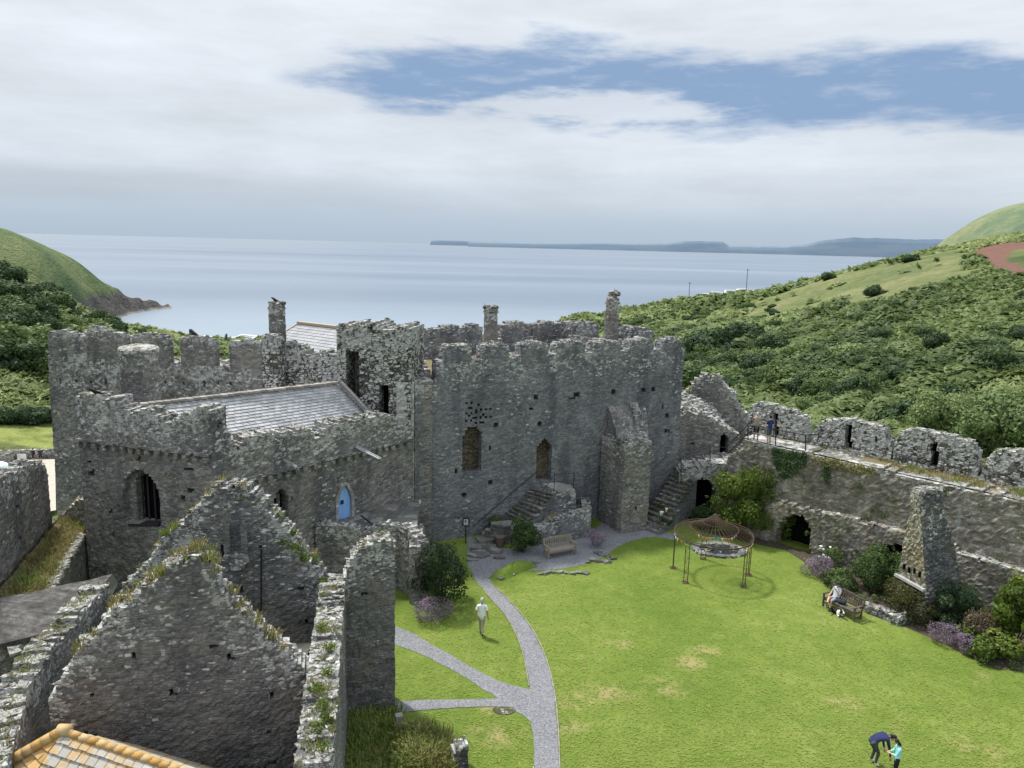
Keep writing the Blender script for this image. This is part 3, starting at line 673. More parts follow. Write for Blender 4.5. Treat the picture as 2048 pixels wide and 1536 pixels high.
def n3(x, y, z): return mnoise.noise(Vector((x, y, z)))
class Wall:
    """a wall standing on the plan line a->b (its seen face), thick towards the back"""
    def __init__(s, a, b, thick, back=None):
        s.a = Vector((a[0], a[1])); s.b = Vector((b[0], b[1])); s.L = (s.b-s.a).length; s.t = (s.b-s.a)/s.L
        s.n = Vector((s.t.y, -s.t.x))                     # towards the viewer
        if back: s.n = -s.n
        s.T = thick
    def uz(s, px, py):
        d = sight(px, py); k = (s.n.x*s.a.x + s.n.y*s.a.y)/(s.n.x*d[0] + s.n.y*d[1])
        return ((d[0]*k-s.a.x)*s.t.x + (d[1]*k-s.a.y)*s.t.y, CAM_H + d[2]*k)
    def p(s, u, z, d=0.0):
        q = s.a + s.t*u - s.n*d; return Vector((q.x, q.y, z))
    def prof(s, pts): return sorted([s.uz(*p) for p in pts])
    def mesh(s, name, top, z0, mats, cell=.16, holes=(), parent=None, rag=.10, rough=.03, caps=True, capsize=.3, u0=None, u1=None, caprows=None, lichd=1.3, batter=0.0, turf=0, mi_side=0, ragu=0.0, nocap=()):
        """top: list of (u,z) or a number; holes: (polygon of (u,z), depth)"""
        sd_ = random.random()*50
        us = [q[0] for q in top] if hasattr(top, '__len__') else [0, s.L]
        u0 = us[0] if u0 is None else u0; u1 = us[-1] if u1 is None else u1
        tu = np.array([q[0] for q in top]) if hasattr(top, '__len__') else np.array([u0, u1]); tz = np.array([q[1] for q in top]) if hasattr(top, '__len__') else np.array([top, top])
        n = max(2, int(round((u1-u0)/cell))); cu = (u1-u0)/n; zmax = tz.max() + rag*2; m = max(2, int(math.ceil((zmax-z0)/cell))); cz = (zmax-z0)/m
        tops = [float(np.interp(u0+(i+.5)*cu, tu, tz)) + rag*1.6*n3(sd_, i*cu*2.3, 0) + rag*.9*random.uniform(-1,1) for i in range(n)]
        uc = u0 + (np.arange(n)+.5)*cu; zc = z0 + (np.arange(m)+.5)*cz
        D = np.full((n, m), np.inf)
        for i in range(n): D[i, zc < tops[i]] = 0.0
        if ragu:
            for j in range(m):
                k0 = int(max(0, ragu*(.5+n3(sd_+9, j*cz*2.1, 3)) + random.uniform(0, ragu*.6))/cu); k1 = int(max(0, ragu*(.5+n3(sd_+19, j*cz*2.1, 3)) + random.uniform(0, ragu*.6))/cu)
                D[:k0, j] = np.inf
                if k1: D[-k1:, j] = np.inf
        UU, ZC = np.meshgrid(uc, zc, indexing='ij')
        for poly, dep in holes:
            inside = in_poly(UU, ZC, poly) & np.isfinite(D)
            D[inside] = np.inf if dep >= s.T else dep
        mb = MB(); cache = {}
        def vert(i, j, d):
            k = (i, j, round(d, 3))
            v = cache.get(k)
            if v is None:
                u = u0 + i*cu; z = z0 + j*cz
                h = random.Random(i*7919 + j*104729 + int(d*50)); jr = rough
                if d == 0 or d == s.T: jd = n3(u*1.4+sd_, z*1.9, d)*jr*1.2 + h.uniform(-jr, jr)
                else: jd = h.uniform(-jr, jr)
                u += h.uniform(-.14, .14)*cu; z += h.uniform(-.14, .14)*cz
                sg = 1 if d < s.T*.5 else -1
                P = s.p(u, z, d + jd - (batter*(1-min(1,(z-z0)/(tz.max()-z0)))*(1 if d == 0 else 0)))
                ti = min(max(i, 0), n-1); li = max(0.0, min(1.0, 1-(tops[ti]-z)/lichd))
                v = len(mb.v); cache[k] = v; mb.v.append(tuple(P)); mb.l.append(li); mb.r.append(.5)
            return v
        segs = max(1, int(round(s.T/.28)))
        def face(q, mi=0): mb.f.append(tuple(q)); mb.m.append(mi)
        dpt = lambda i, j: D[i, j] if 0 <= i < n and 0 <= j < m else np.inf
        for i in range(n):
            for j in range(m):
                d = D[i, j]
                if not np.isfinite(d): continue
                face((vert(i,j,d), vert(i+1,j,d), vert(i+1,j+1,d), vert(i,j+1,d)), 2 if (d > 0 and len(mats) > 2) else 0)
                face((vert(i+1,j,s.T), vert(i,j,s.T), vert(i,j+1,s.T), vert(i+1,j+1,s.T)))
                for (di, dj, e0, e1) in ((1,0,(1,0),(1,1)), (-1,0,(0,1),(0,0)), (0,1,(1,1),(0,1)), (0,-1,(0,0),(1,0))):
                    d2 = dpt(i+di, j+dj)
                    if d2 <= d: continue
                    if np.isfinite(d2): ds = [d, d2]
                    else:
                        if dj == -1 and j == 0: continue
                        ds = list(np.linspace(d, s.T, segs+1))
                    for a, b in zip(ds[:-1], ds[1:]):
                        face((vert(i+e0[0], j+e0[1], a), vert(i+e1[0], j+e1[1], a), vert(i+e1[0], j+e1[1], b), vert(i+e0[0], j+e0[1], b)), mi_side if not np.isfinite(d2) else 0)
        if caps:
            # loose coping stones bedded along the broken top
            rows = caprows or max(1, int(round(s.T/capsize))); rz = math.atan2(s.t.y, s.t.x)
            i = 0; step_ = capsize*.8
            nn = int((u1-u0)/step_)
            for q in range(nn):
                for r_ in range(rows):
                    u = u0 + (q + random.uniform(.1,.9))*step_; ci = min(n-1, max(0, int((u-u0)/cu)))
                    if any(a_ < u < b_ for a_, b_ in nocap): continue
                    col = np.where(np.isfinite(D[ci]))[0]
                    if len(col) == 0: continue
                    zt = z0 + (col[-1]+1)*cz
                    d = (r_ + random.uniform(.2,.8))/rows*s.T
                    if random.random() < .35: continue
                    sz = (capsize*random.uniform(.4,1.3), capsize*random.uniform(.4,1.0), capsize*random.uniform(.12,.30))
                    rz = math.atan2(s.t.y, s.t.x) + random.uniform(-.7,.7); c_ = s.p(u, zt + sz[2]*random.uniform(-.2,.25), min(max(d, sz[1]*.35), s.T-sz[1]*.35))
                    mb.rock(c_, sz, rz, 1, .25, random.uniform(.2,1.0))
        o = mb.obj(name, mats, parent)
        s.tops = (u0, cu, tops)
        return o
    def top_at(s, u):
        u0, cu, tops = s.tops; return tops[min(len(tops)-1, max(0, int((u-u0)/cu)))]
    def poly(s, pts): return [s.uz(*p) for p in pts]
    def rect(s, px, py, w, h): return [s.uz(px-w/2, py-h/2), s.uz(px+w/2, py-h/2), s.uz(px+w/2, py+h/2), s.uz(px-w/2, py+h/2)]
def cyl_wall(mb, c, r0, r1, z0, z1, seg=28, dz=.18, rough=.03, mi=0, top=True, mitop=1):
    nz = max(2, int((z1-z0)/dz)); vs = []; li = []; sd_ = random.random()*30
    for j in range(nz+1):
        f = j/nz; z = z0 + (z1-z0)*f; r = r0 + (r1-r0)*f
        for k in range(seg):
            a = 2*math.pi*k/seg; rr = r + random.uniform(-rough, rough) + n3(math.cos(a)*3+sd_, math.sin(a)*3, z*1.5)*rough*1.5
            vs.append((c[0]+rr*math.cos(a), c[1]+rr*math.sin(a), z + (random.uniform(-.06,.06) if 0 < j else 0))); li.append(max(0, 1-(z1-z)/1.0))
    fs = [(j*seg+k, j*seg+(k+1)%seg, (j+1)*seg+(k+1)%seg, (j+1)*seg+k) for j in range(nz) for k in range(seg)]
    mb.add(vs, fs, mi, li)
    if top:
        mb.add([vs[nz*seg+k] for k in range(seg)], [tuple(range(seg))], mitop, 1.0)
        for q in range(int(20*r1*r1*3)+8):
            a = random.uniform(0, 6.28); rr = r1*math.sqrt(random.random())*.95
            mb.rock((c[0]+rr*math.cos(a), c[1]+rr*math.sin(a), z1+.02), (.25,.2,.12), a, mitop, .3, random.random())
def tiles(mb, A, B, Cc, rows, w, th=.018, mi=0, lap=1.35, jit=.02):
    """roof slope: eave line A->B, up to the ridge line with origin Cc (parallel run); courses of separate slates"""
    A = Vector(A); B = Vector(B); Cc = Vector(Cc); Dd = Vector(Cc) - A
    L = (B-A).length; S = Dd.length; e = (B-A)/L; up = Dd/S; nrm = e.cross(up).normalized()
    if nrm.z < 0: nrm = -nrm
    M = Matrix((e, up, nrm)).transposed(); h = S/rows
    return e, up, nrm, M, L, S, h
def slate_roof(name, A, B, R0, R1, rows, w, mats, parent, th=.02, miss=.0):
    """A,B eave ends, R0,R1 ridge ends; slates laid in courses over a bilinear patch"""
    A, B, R0, R1 = map(Vector, (A, B, R0, R1)); mb = MB(); n = (B-A).cross(R0-A).normalized()
    if n.z < 0: n = -n
    qq = [tuple(A.lerp(R0, j/8).lerp(B.lerp(R1, j/8), i/8) - n*.05) for j in range(9) for i in range(9)]
    mb.add(qq, [(j*9+i, j*9+i+1, j*9+i+10, j*9+i+9) for j in range(8) for i in range(8)], 0, 0, .05)
    for r in range(rows):
        f0 = r/rows; f1 = min(1.0, (r+1.25)/rows); a0 = A.lerp(R0, f0); b0 = B.lerp(R1, f0); L = (b0-a0).length; c = max(1, int(L/w)); off = (r % 2)*.5
        for k in range(-1, c+1):
            s0 = (k+off+.03+random.uniform(-.02,.02))/c; s1 = (k+1+off-.03)/c; s0 = max(0, s0); s1 = min(1, s1)
            if s1-s0 < .2/c or random.random() < miss: continue
            dd = random.uniform(-.15,.15)/rows*.3
            P = lambda s_, f_: A.lerp(R0, f_).lerp(B.lerp(R1, f_), s_)
            lift0 = n*(th*2.0 + random.uniform(0,.012)); lift1 = n*.004
            q = [P(s0, f0+dd)+lift0, P(s1, f0+dd)+lift0, P(s1, f1)+lift1, P(s0, f1)+lift1]; q2 = [p - n*th for p in q[:2]]
            mb.add([tuple(p) for p in q+q2], [(0,1,2,3),(4,5,1,0)], 0, 0, random.random())
    return mb.obj(name, mats, parent)
def slate_mat(name, c0, c1, c2, lich=.3, lcol=(0.45,0.45,0.42), rough=.45, spec=.5, lscale=3.0, lsize=.55):
    m, t, b = new_mat(name); P = t.pos(); r = t.attr('rnd'); n = t.noise(P, lscale, 5, .7); f = t.noise(P, 22, 3)
    col = t.ramp(t.math('MULTIPLY_ADD', f, .35, t.math('MULTIPLY', r, .7)), [(0.1, c0), (0.5, c1), (0.95, c2)])
    lm = t.step(t.math('ADD', n, t.math('MULTIPLY', r, .12)), lsize, lsize+.12)
    col = t.mix(t.math('MULTIPLY', lm, lich), col, lcol)
    t.l.new(col, b.inputs['Base Color']); b.inputs['Roughness'].default_value = rough; b.inputs['Specular IOR Level'].default_value = spec
    t.l.new(t.bump(f, .5, .02), b.inputs['Normal']); return m
M_slate = slate_mat('chapel_slate', (0.29,0.29,0.30), (0.38,0.38,0.39), (0.48,0.48,0.485), .45, (0.54,0.535,0.52), rough=.45, spec=.5)
M_slate_far = slate_mat('house_slate', (0.20,0.21,0.23), (0.24,0.25,0.27), (0.28,0.29,0.31), .1)
M_ridge = slate_mat('ridge_stone', (0.20,0.185,0.165), (0.29,0.27,0.245), (0.37,0.35,0.32), .4, (0.42,0.40,0.35), .9, .1)
M_buffridge = slate_mat('buff_ridge', (0.33,0.27,0.19), (0.40,0.33,0.24), (0.46,0.39,0.29), .1, rough=.9, spec=.1)
def grass_on(name, label, spots, parent=None, kind='stuff'):
    """spots: (point, blades, height, spread, material slot 0 dry 1 green)"""
    mb = MB()
    for c, n, h, sp, mi in spots: blade_tuft(mb, c, n, h, sp, .008 + h*.018, mi)
    o = mb.obj(name, [M_dry, M_green_grass], parent)
    return tag(o, label, 'grass', kind=kind)
def sprigs(mb, c, n, r, leaf, zs=.6):
    P = np.array(c) + unit(n)*rng.random((n,1))**.5*np.array([r, r, r*zs]); V, F = leaves(P, P-np.array(c)+np.array([0,0,.3*r]), leaf, 1.6, .8)
    b = len(mb.v); mb.v.extend(map(tuple, V)); mb.f.extend([tuple(f+b) for f in F]); mb.m.extend([0]*len(F)); mb.l.extend([0]*len(V)); mb.r.extend(np.repeat(rng.uniform(.25,1,n),4).tolist())
# ------------------------------------------------------------------ great hall
def arch(w, px0, px1, ysp, ytop, ybot, pointed=True, n=8):
    """opening polygon on wall w: px0..px1 wide, springing at ysp, apex ytop, foot ybot"""
    L = w.uz(px0, ysp); Rr = w.uz(px1, ysp); u0, u1 = L[0], Rr[0]; zs = (L[1]+Rr[1])/2; zt = w.uz((px0+px1)/2, ytop)[1]; zb = w.uz((px0+px1)/2, ybot)[1]
    pts = [(u0, zb), (u0, zs)]; mid = (u0+u1)/2
    for k in range(1, n):
        f = k/n
        if pointed: x = u0+(mid-u0)*f; y = zs+(zt-zs)*math.sin(f*math.pi/2)**.85
        else: x = mid-(mid-u0)*math.cos(f*math.pi/2); y = zs+(zt-zs)*math.sin(f*math.pi/2)
        pts.append((x, y))
    pts.append((mid, zt)); pts += [(2*mid-x, y) for x, y in pts[1:-1][::-1]]; pts.append((u1, zb)); return pts
HA, HB, HC_, HD = (-5.34,41.66), (11.08,49.31), (4.6,57.7), (-6.6,49.4)
hall = empty('great_hall', (2.5,49,0), 'tall grey rubble hall range with a battlemented top and a blank courtyard face', 'castle building')
W1 = Wall(HA, HB, 1.1)
holes = []
for px, py, w_, h_ in ((1070,793,9,9),(1153,790,10,11),(1227,783,8,8),(1064,818,8,8),(1078,846,8,9),(994,850,9,10),(979,896,7,10),(980,964,9,9),(929,989,8,9),(912,944,9,9),(1306,779,9,10),(1286,781,7,9),(1326,813,7,7),(1333,830,7,7),(1335,862,12,8),(832,926,9,9),(1222,823,9,9),(1145,797,10,6)):
    holes.append((W1.rect(px, py, w_, h_), .35))
for r_, (y, n_) in enumerate(((808,4),(818,6),(827,5),(834,6),(843,5))):      # dovecote holes
    for k in range(n_): holes.append((W1.rect(932 + (4 if r_ % 2 else 0) + k*9.2, y + random.uniform(-1,1), 4.6, 5.2), .3))
holes.append((arch(W1, 927, 965, 875, 853, 942, False), .5)); holes.append((arch(W1, 1074, 1103, 895, 877, 962), .45))
prof = [(-.0, 9.35), (1.28, 9.4), (1.34, 10.55), (W1.L, 10.75)]
HM = ((889,943,690,721),(965,1018,688,720),(1043,1097,686,718),(1114,1170,684,717),(1188,1241,683,715),(1260,1307,679,713),(1326,1362,677,707))
W1.mesh('front_wall', prof, -.4, [HALL, CAPS, INFILL], .15, holes, hall, rag=.04, rough=.014, capsize=.26, lichd=2.2, nocap=[(W1.uz(a_,700)[0]-.05, W1.uz(b_,700)[0]+.05) for a_, b_, _, _ in HM])
def merlon(w, pxa, pxb, zb, zt, mats, parent, thick=.95, d0=0.0, py=700, cell=.15):
    ua, ub = w.uz(pxa, py)[0], w.uz(pxb, py)[0]; s = Wall(w.p(ua, 0, d0-.004), w.p(ub, 0, d0-.004), thick); s.n = w.n.copy(); L = s.L
    pr = [(0, zt-.22), (.14, zt-.04), (L*.5, zt+.03), (L-.14, zt-.04), (L, zt-.22)]
    return s.mesh('merlon', pr, zb, mats, cell*.8, (), parent, rag=.02, rough=.015, capsize=.2, lichd=.7)
for pa, pb, ya, yb in HM:
    zt = W1.uz((pa+pb)/2, ya)[1]; zb = W1.uz((pa+pb)/2, yb)[1]
    merlon(W1, pa, pb, min(zb-.15, 10.4), zt, [HALL, CAPS], hall)
WR = Wall((HB[0]-.05, HB[1]+.4), (HC_[0]-.3, HC_[1]), 1.0)            # right end wall, seen from inside the parapet
WR.mesh('end_wall', 10.5, -4, [HALL, CAPS], .3, (), hall, rag=.05, rough=.03, capsize=.3); 
WB = Wall(HD, (HC_[0]-.5, HC_[1]-.4), 1.0)
WB.mesh('rear_wall', 10.4, -5, [HALL, CAPS], .3, (), hall, rag=.05, rough=.03)
WL = Wall((HD[0]-.2, HD[1]), (HA[0]-.05, HA[1]+.05), 1.0)
WL.mesh('west_wall', 9.6, -1, [CHAPEL, CAPS], .25, (), hall, rag=.08, rough=.03)
mb = MB(); mb.add([(HA[0]+.6,HA[1]+1.0,9.55),(HB[0]-.8,HB[1]+.5,9.75),(HC_[0]-.2,HC_[1]-1,9.75),(HD[0]+.6,HD[1]-.3,9.55)], [(0,1,2,3)]); mb.obj('roof_deck', TURF, hall)
for pa, pb, y in ((838,860,658),(869,930,654),(938,965,651),(1003,1060,646),(1066,1122,645)):
    zt = WB.uz((pa+pb)/2, y)[1]; merlon(WB, pa, pb, 10.2, zt, [HALL, CAPS], hall, .9, cell=.2)
for pa, pb, y in ((1168,1198,645),(1127,1166,644),(1251,1306,655)):
    ua, ub = sorted((WR.uz(pa, 670)[0], WR.uz(pb, 670)[0])); s = Wall(WR.p(ua,0,-.004), WR.p(ub,0,-.004), .9); zt = WR.uz((pa+pb)/2, y)[1]
    s.mesh('merlon', [(0,zt-.2),(.15,zt),(s.L-.15,zt),(s.L,zt-.2)], 10.2, [HALL, CAPS], .2, (), hall, rag=.04, capsize=.26)
def chimney(px0, px1, ytop, Y, z0, mats, parent, broken=False):
    a = AT(px0, ytop, Y); b = AT(px1, ytop, Y); c = ((a[0]+b[0])/2, Y+.3); r = (b[0]-a[0])/2; mb = MB()
    cyl_wall(mb, c, r*1.1, r*.93, z0, a[2]-.25, 20, .16, .02, top=False); cyl_wall(mb, c, r*1.06, r*1.06, a[2]-.27, a[2]-.2, 20, .07, .01, top=False)
    cyl_wall(mb, c, r*.98, r*.90, a[2]-.2, a[2]+.06, 20, .12, .03)
    if broken:
        for q in range(16): mb.rock((c[0]+random.uniform(-.2,.4)*r*2, c[1]+random.uniform(-.5,.5)*r, a[2]+.1+random.random()*.45), (.34,.3,.2), random.random()*3, 0, .5, .6)
        for q in range(40):
            an = random.uniform(0, 6.28); rr = r*(1.0+random.random()*.9); mb.rock((c[0]+rr*math.cos(an), c[1]+rr*math.sin(an), z0+random.random()*1.5*(2.1-rr/r)), (.4,.32,.2), an, 0, .4, .5)
    return mb.obj('chimney', mats, parent), c, a[2]
ch1, ch1c, ch1z = chimney(967, 996, 617, 48.2, 9.7, [CHAPEL, CAPS], hall)
ch2, ch2c, ch2z = chimney(1212, 1241, 600, 51.5, 9.7, [CHAPEL, CAPS], hall, True)

# ------------------------------------------------------------------ chapel range
K = (-12.9,32.2); A2 = (-5.42,41.45); LP = (-19.95,34.42)
chapel = empty('chapel', (-12,37,0), 'grey stone chapel block with a sunlit slate roof and a pale blue pointed door', 'castle building')
W2 = Wall(K, A2, 1.0)
door_poly = arch(W2, 673, 706, 1000, 968, 1062); win_poly = arch(W2, 549, 577, 998, 977, 1048)
holes = [(door_poly, .28), (win_poly, .62)]
for px, py, w_, h_ in ((722,1004,9,5),(584,998,7,6)): holes.append((W2.rect(px, py, w_, h_), .12))
pr = W2.prof([(428,824),(441,824),(443,884),(470,893),(477,903),(488,878),(545,867),(557,888),(566,868),(622,858),(632,880),(642,882),(655,852),(700,843),(775,830),(800,842),(826,862)])
pr = [(0, pr[0][1])] + pr + [(W2.L, pr[-1][1])]
W2.mesh('courtyard_wall', pr, -.5, [CHAPEL, CAPS, CHAPEL], .13, holes, chapel, rag=.08, rough=.025, capsize=.26, lichd=1.6)
W3 = Wall(LP, K, 1.0)
wins = arch(W3, 247, 317, 985, 941, 1050, False); wino = arch(W3, 262, 312, 985, 944, 1048, False)
holes = [(wins, .30), (wino, .78)]
for px, py, w_, h_ in ((182,947,12,14),(178,923,9,7),(380,981,14,12),(365,995,8,10),(221,1024,7,9),(226,1071,7,9),(278,917,7,8),(196,901,6,6),(378,938,16,5)): holes.append((W3.rect(px, py, w_, h_), .4))
pr = W3.prof([(150,796),(160,789),(200,800),(232,793),(236,815),(262,826),(300,824),(322,838),(335,849),(350,842),(368,826),(395,815),(422,820)])
pr = [(0, pr[0][1])] + pr + [(W3.L, pr[-1][1])]
W3.mesh('gable_wall', pr, -1, [CHAPEL, CAPS, CHAPEL], .13, holes, chapel, rag=.10, rough=.025, capsize=.28, lichd=2.6)
Wx = Wall((-20.9,37.4), LP, 1.0); Wx.mesh('side_wall', 9.3, -2, [CHAPEL, CAPS], .25, (), chapel, rag=.12)
# parapet corbel course on both faces
for w, zz, ua, ub, st in ((W3, 7.52, .1, W3.L-.2, .5), (W2, 6.12, 1.2, W2.L-.3, .5)):
    mb = MB(); u = ua
    while u < ub:
        q = w.p(u, zz, -.10); mb.box(q, (.2,.26,.2), Matrix.Rotation(math.atan2(w.t.y, w.t.x), 3, 'Z'), 0, .5, .12, .2); u += st*random.uniform(.85,1.2)
    q0 = w.p(ua-.1, zz+.19, -.05); q1 = w.p(ub+.1, zz+.19, -.05); n_ = int((ub-ua)/.4)
    for k in range(n_): mb.rock(q0.lerp(q1, (k+.5)/n_), (.44,.24,.12), math.atan2(w.t.y, w.t.x), 0, .05, .3)
    o = mb.obj('corbel_course', [CHAPEL], chapel)
# window bars and a near-black sheet behind them in the big arch
mb = MB()
for f in (0.12, .34, .36, .60, .62, .82):
    a, b_ = W3.uz(262, 1046), W3.uz(312, 1046); u = a[0]+(b_[0]-a[0])*f; zt = W3.uz(287, 948)[1] - (abs(f-.5)*1.1)**2*1.0
    mb.bar(W3.p(u, a[1], .62), W3.p(u, zt, .62), .05, .05)
q0 = W3.uz(258, 1049); q1 = W3.uz(316, 1049)
mb.bar(W3.p(q0[0], q0[1]-.02, .2), W3.p(q1[0], q1[1]-.02, .2), .5, .12)
wn = mb.obj('window_bars', plain('dark_timber', (0.03,0.026,0.03), .6, .4, 5), chapel)
mb = MB(); mb.add([tuple(W3.p(u, z, .74)) for u, z in ((wino[0][0]-.1, wino[0][1]), (wino[-1][0]+.1, wino[-1][1]), (wino[-1][0]+.1, wino[-1][1]+3), (wino[0][0]-.1, wino[0][1]+3))], [(0,1,2,3)]); mb.obj('window_dark_sheet', DARK, chapel)
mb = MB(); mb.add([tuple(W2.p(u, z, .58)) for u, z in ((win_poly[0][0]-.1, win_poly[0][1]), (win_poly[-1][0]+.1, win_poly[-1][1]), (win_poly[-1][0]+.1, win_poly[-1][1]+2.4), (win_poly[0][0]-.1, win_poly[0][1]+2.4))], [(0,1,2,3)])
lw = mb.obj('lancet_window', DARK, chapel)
mb = MB(); um = (win_poly[0][0]+win_poly[-1][0])/2
mb.bar(W2.p(um, win_poly[0][1], .3), W2.p(um, win_poly[0][1]+1.45, .3), .12, .14); mb.obj('mullion', [CHAPEL], lw)
# blue door with a little dark notice, stone surround
def inset(poly, k, dz=0):
    cx = sum(p[0] for p in poly)/len(poly); return [(cx+(x-cx)*k, z+dz*(1 if i not in (0, len(poly)-1) else 0)) for i, (x, z) in enumerate(poly)]
m, t, b = new_mat('blue_paint'); P = t.pos(); n = t.noise(t.vmath('MULTIPLY', P, (1,1,.2)), 6, 4)
t.l.new(t.ramp(n, [(0.3,(0.20,0.40,0.74)),(0.7,(0.27,0.49,0.86))]), b.inputs['Base Color']); b.inputs['Roughness'].default_value = .45; M_blue = m
dp = inset(door_poly, .80, -.10); mb = MB(); F0 = [tuple(W2.p(u, z, .10)) for u, z in dp]; F1 = [tuple(W2.p(u, z, .2)) for u, z in dp]; nn = len(dp)
mb.add(F0+F1, [tuple(range(nn)), *[(i, i+nn, (i+1)%nn+nn, (i+1)%nn) for i in range(nn)]])
uc_ = sum(p[0] for p in dp)/nn
for k in (-.3, -.1, .1, .3):
    w_ = dp[-1][0]-dp[0][0]; mb.bar(W2.p(uc_+k*w_, dp[0][1]+.05, .097), W2.p(uc_+k*w_, dp[0][1]+1.6, .097), .012, .012)
door = mb.obj('door', M_blue, chapel); tag(door, 'pale blue plank door with a pointed top')
q = W2.uz(686, 1005); mb = MB(); mb.box(W2.p(q[0], q[1], .07), (.18,.03,.2), Matrix.Rotation(math.atan2(W2.t.y, W2.t.x), 3, 'Z')); mb.obj('notice', plain('dark_notice', (0.02,0.025,0.035), .5), door)
mb = MB(); do = inset(door_poly, 1.12, .12); di = inset(door_poly, .82, -.08)
ou = [tuple(W2.p(u, z, -.04)) for u, z in do]; iu = [tuple(W2.p(u, z, -.04)) for u, z in di]; ib = [tuple(W2.p(u, z, .24)) for u, z in di]; ob = [tuple(W2.p(u, z, .05)) for u, z in do]
mb.add(ou+iu+ib+ob, [f for i in range(nn-1) for f in ((i,i+1,nn+i+1,nn+i), (nn+i,nn+i+1,2*nn+i+1,2*nn+i), (3*nn+i,3*nn+i+1,i+1,i))]); mb.obj('door_surround', [RENDER], chapel)
# lead spouts
for pa, pb, wd in (((712,893),(763,913),.20), ((567,920),(593,935),.11)):
    u, z = W2.uz(*pa); a = W2.p(u, z, -.02); d = sight(*pb); 
    # the spout juts straight out of the wall and droops
    best = min(((W2.p(u, z-.25*k/20, -.08*k)-Vector((0,0,CAM_H))).normalized().cross(Vector(d).normalized()).length, k) for k in range(2, 40))
    e = W2.p(u, z-.25*best[1]/20, -.08*best[1]); mb = MB(); mb.bar(a, e, wd, .05, 0); mb.bar(a+Vector((0,0,.05)), e+Vector((0,0,.05)), .04, .06)
    mb.obj('lead_spout', plain('lead_grey', (0.40,0.41,0.42) if wd > .15 else (0.3,0.3,0.31), .5, .2, 8), chapel)
R0 = Vector(G(300,809,9.45)); R1 = Vector(G(674,767,9.45)); E0 = Vector((-12.9+.55, 33.0, 7.35)); E1 = Vector((-6.6, 40.25, 7.35))
e0 = W2.p(.6, 7.3, 1.0); e1 = W2.p(9.9, 7.3, 1.0)
R0b = R0 + (R0-R1).normalized()*.4
slate_roof('slate_roof', e0, e1, R0b, R1, 17, .34, M_slate, chapel)
nb = (R1-R0).cross(Vector((0,0,1))).normalized()
mb = MB(); far0 = R0b - nb*3.2 - Vector((0,0,2.3)); far1 = R1 - nb*3.2 - Vector((0,0,2.3)); mb.add([tuple(far0), tuple(far1), tuple(R1-Vector((0,0,.03))), tuple(R0b-Vector((0,0,.03)))], [(0,1,2,3)], 0, 0, .4); mb.obj('slate_roof', M_slate, chapel)
mb = MB(); n_ = 30
for k in range(n_):
    a = R0b.lerp(R1, k/n_); c = R0b.lerp(R1, (k+.93)/n_); mb.bar(a+Vector((0,0,.06)), c+Vector((0,0,.06+random.uniform(-.02,.02))), .34, .11, 0, random.random())
mb.obj('ridge_tiles', M_ridge, chapel)
mb = MB(); f0 = e1 + Vector((.1,.05,.02)); 
for k in range(16):
    a = f0.lerp(R1, k/16); c = f0.lerp(R1, (k+.95)/16); mb.bar(a+Vector((.15,0,.08)), c+Vector((.15,0,.08)), .42, .16, 0, random.random())
mb.obj('roof_verge', plain('slate_verge', (0.20,0.20,0.205), .8, .4, 4), chapel)

# round turret rising behind the chapel gable
tc_ = AT(277, 700, 36.6); mb = MB(); tr = 1538*0; ra = (AT(314,760,36.6)[0]-AT(241,760,36.6)[0])/2
turret = empty('round_turret', (tc_[0], 36.6, 5), 'stout round stone turret with a mossy domed cap behind the chapel gable', 'turret')
cyl_wall(mb, (tc_[0], 36.6), ra*1.0, ra*.96, 5, tc_[2]-.05, 36, .14, .03, top=False); mb.obj('shaft', [CHAPEL, CAPS], turret)
mb = MB(); cyl_wall(mb, (tc_[0], 36.6), ra*1.04, ra*1.0, tc_[2]-.08, tc_[2]+.06, 36, .1, .03, top=False)
vs = []; 
for j in range(5):
    f = j/4; 
    for k in range(36): a = 6.2832*k/36; rr = ra*(1.02-f*f*.9)+random.uniform(-.03,.03); vs.append((tc_[0]+rr*math.cos(a), 36.6+rr*math.sin(a), tc_[2]+.05+math.sin(f*1.4)*.22+random.uniform(-.03,.03)))
mb.add(vs, [(j*36+k, j*36+(k+1)%36, (j+1)*36+(k+1)%36, (j+1)*36+k) for j in range(4) for k in range(36)] + [tuple(144+k for k in range(36))], 1, 1)
mb.obj('cap', [CHAPEL, stone('turret_cap', (0.10,0.085,0.05), (0.20,0.175,0.12), (0.33,0.29,0.22), 5, .5, .45, oamt=.4, stain=0)], turret)

# ------------------------------------------------------------------ stair turret between chapel and hall, lichen-white
st = empty('stair_turret', (-8,42,7), 'square ruined stair turret crusted with white lichen at the junction of chapel roof and hall', 'turret')
WT_ = Wall((-9.75,42.2), (-5.55,41.5), 2.6)
pr = WT_.prof([(684,655),(697,650),(720,655),(752,650),(760,660),(800,660),(834,661)]); pr = [(0, pr[0][1])] + pr + [(WT_.L, pr[-1][1])]
rec = WT_.poly([(692,702),(720,702),(720,810),(692,790)]); dr = WT_.poly([(757,770),(778,770),(778,835),(757,835)])
WT_.mesh('turret_wall', pr, 5.5, [WHITE, CAPS, CHAPEL], .13, [(rec, 1.4), (dr, .8), (WT_.poly([(735,658),(742,650),(748,668)]), .5)], st, rag=.14, rough=.045, capsize=.3, lichd=3)
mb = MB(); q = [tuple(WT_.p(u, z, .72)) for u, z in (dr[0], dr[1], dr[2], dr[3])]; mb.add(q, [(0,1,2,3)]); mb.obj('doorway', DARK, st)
WS = Wall((-5.55,41.5), (-5.15,42.6), .9)      # plastered return, its side light painted as a paler colour
mb = MB()
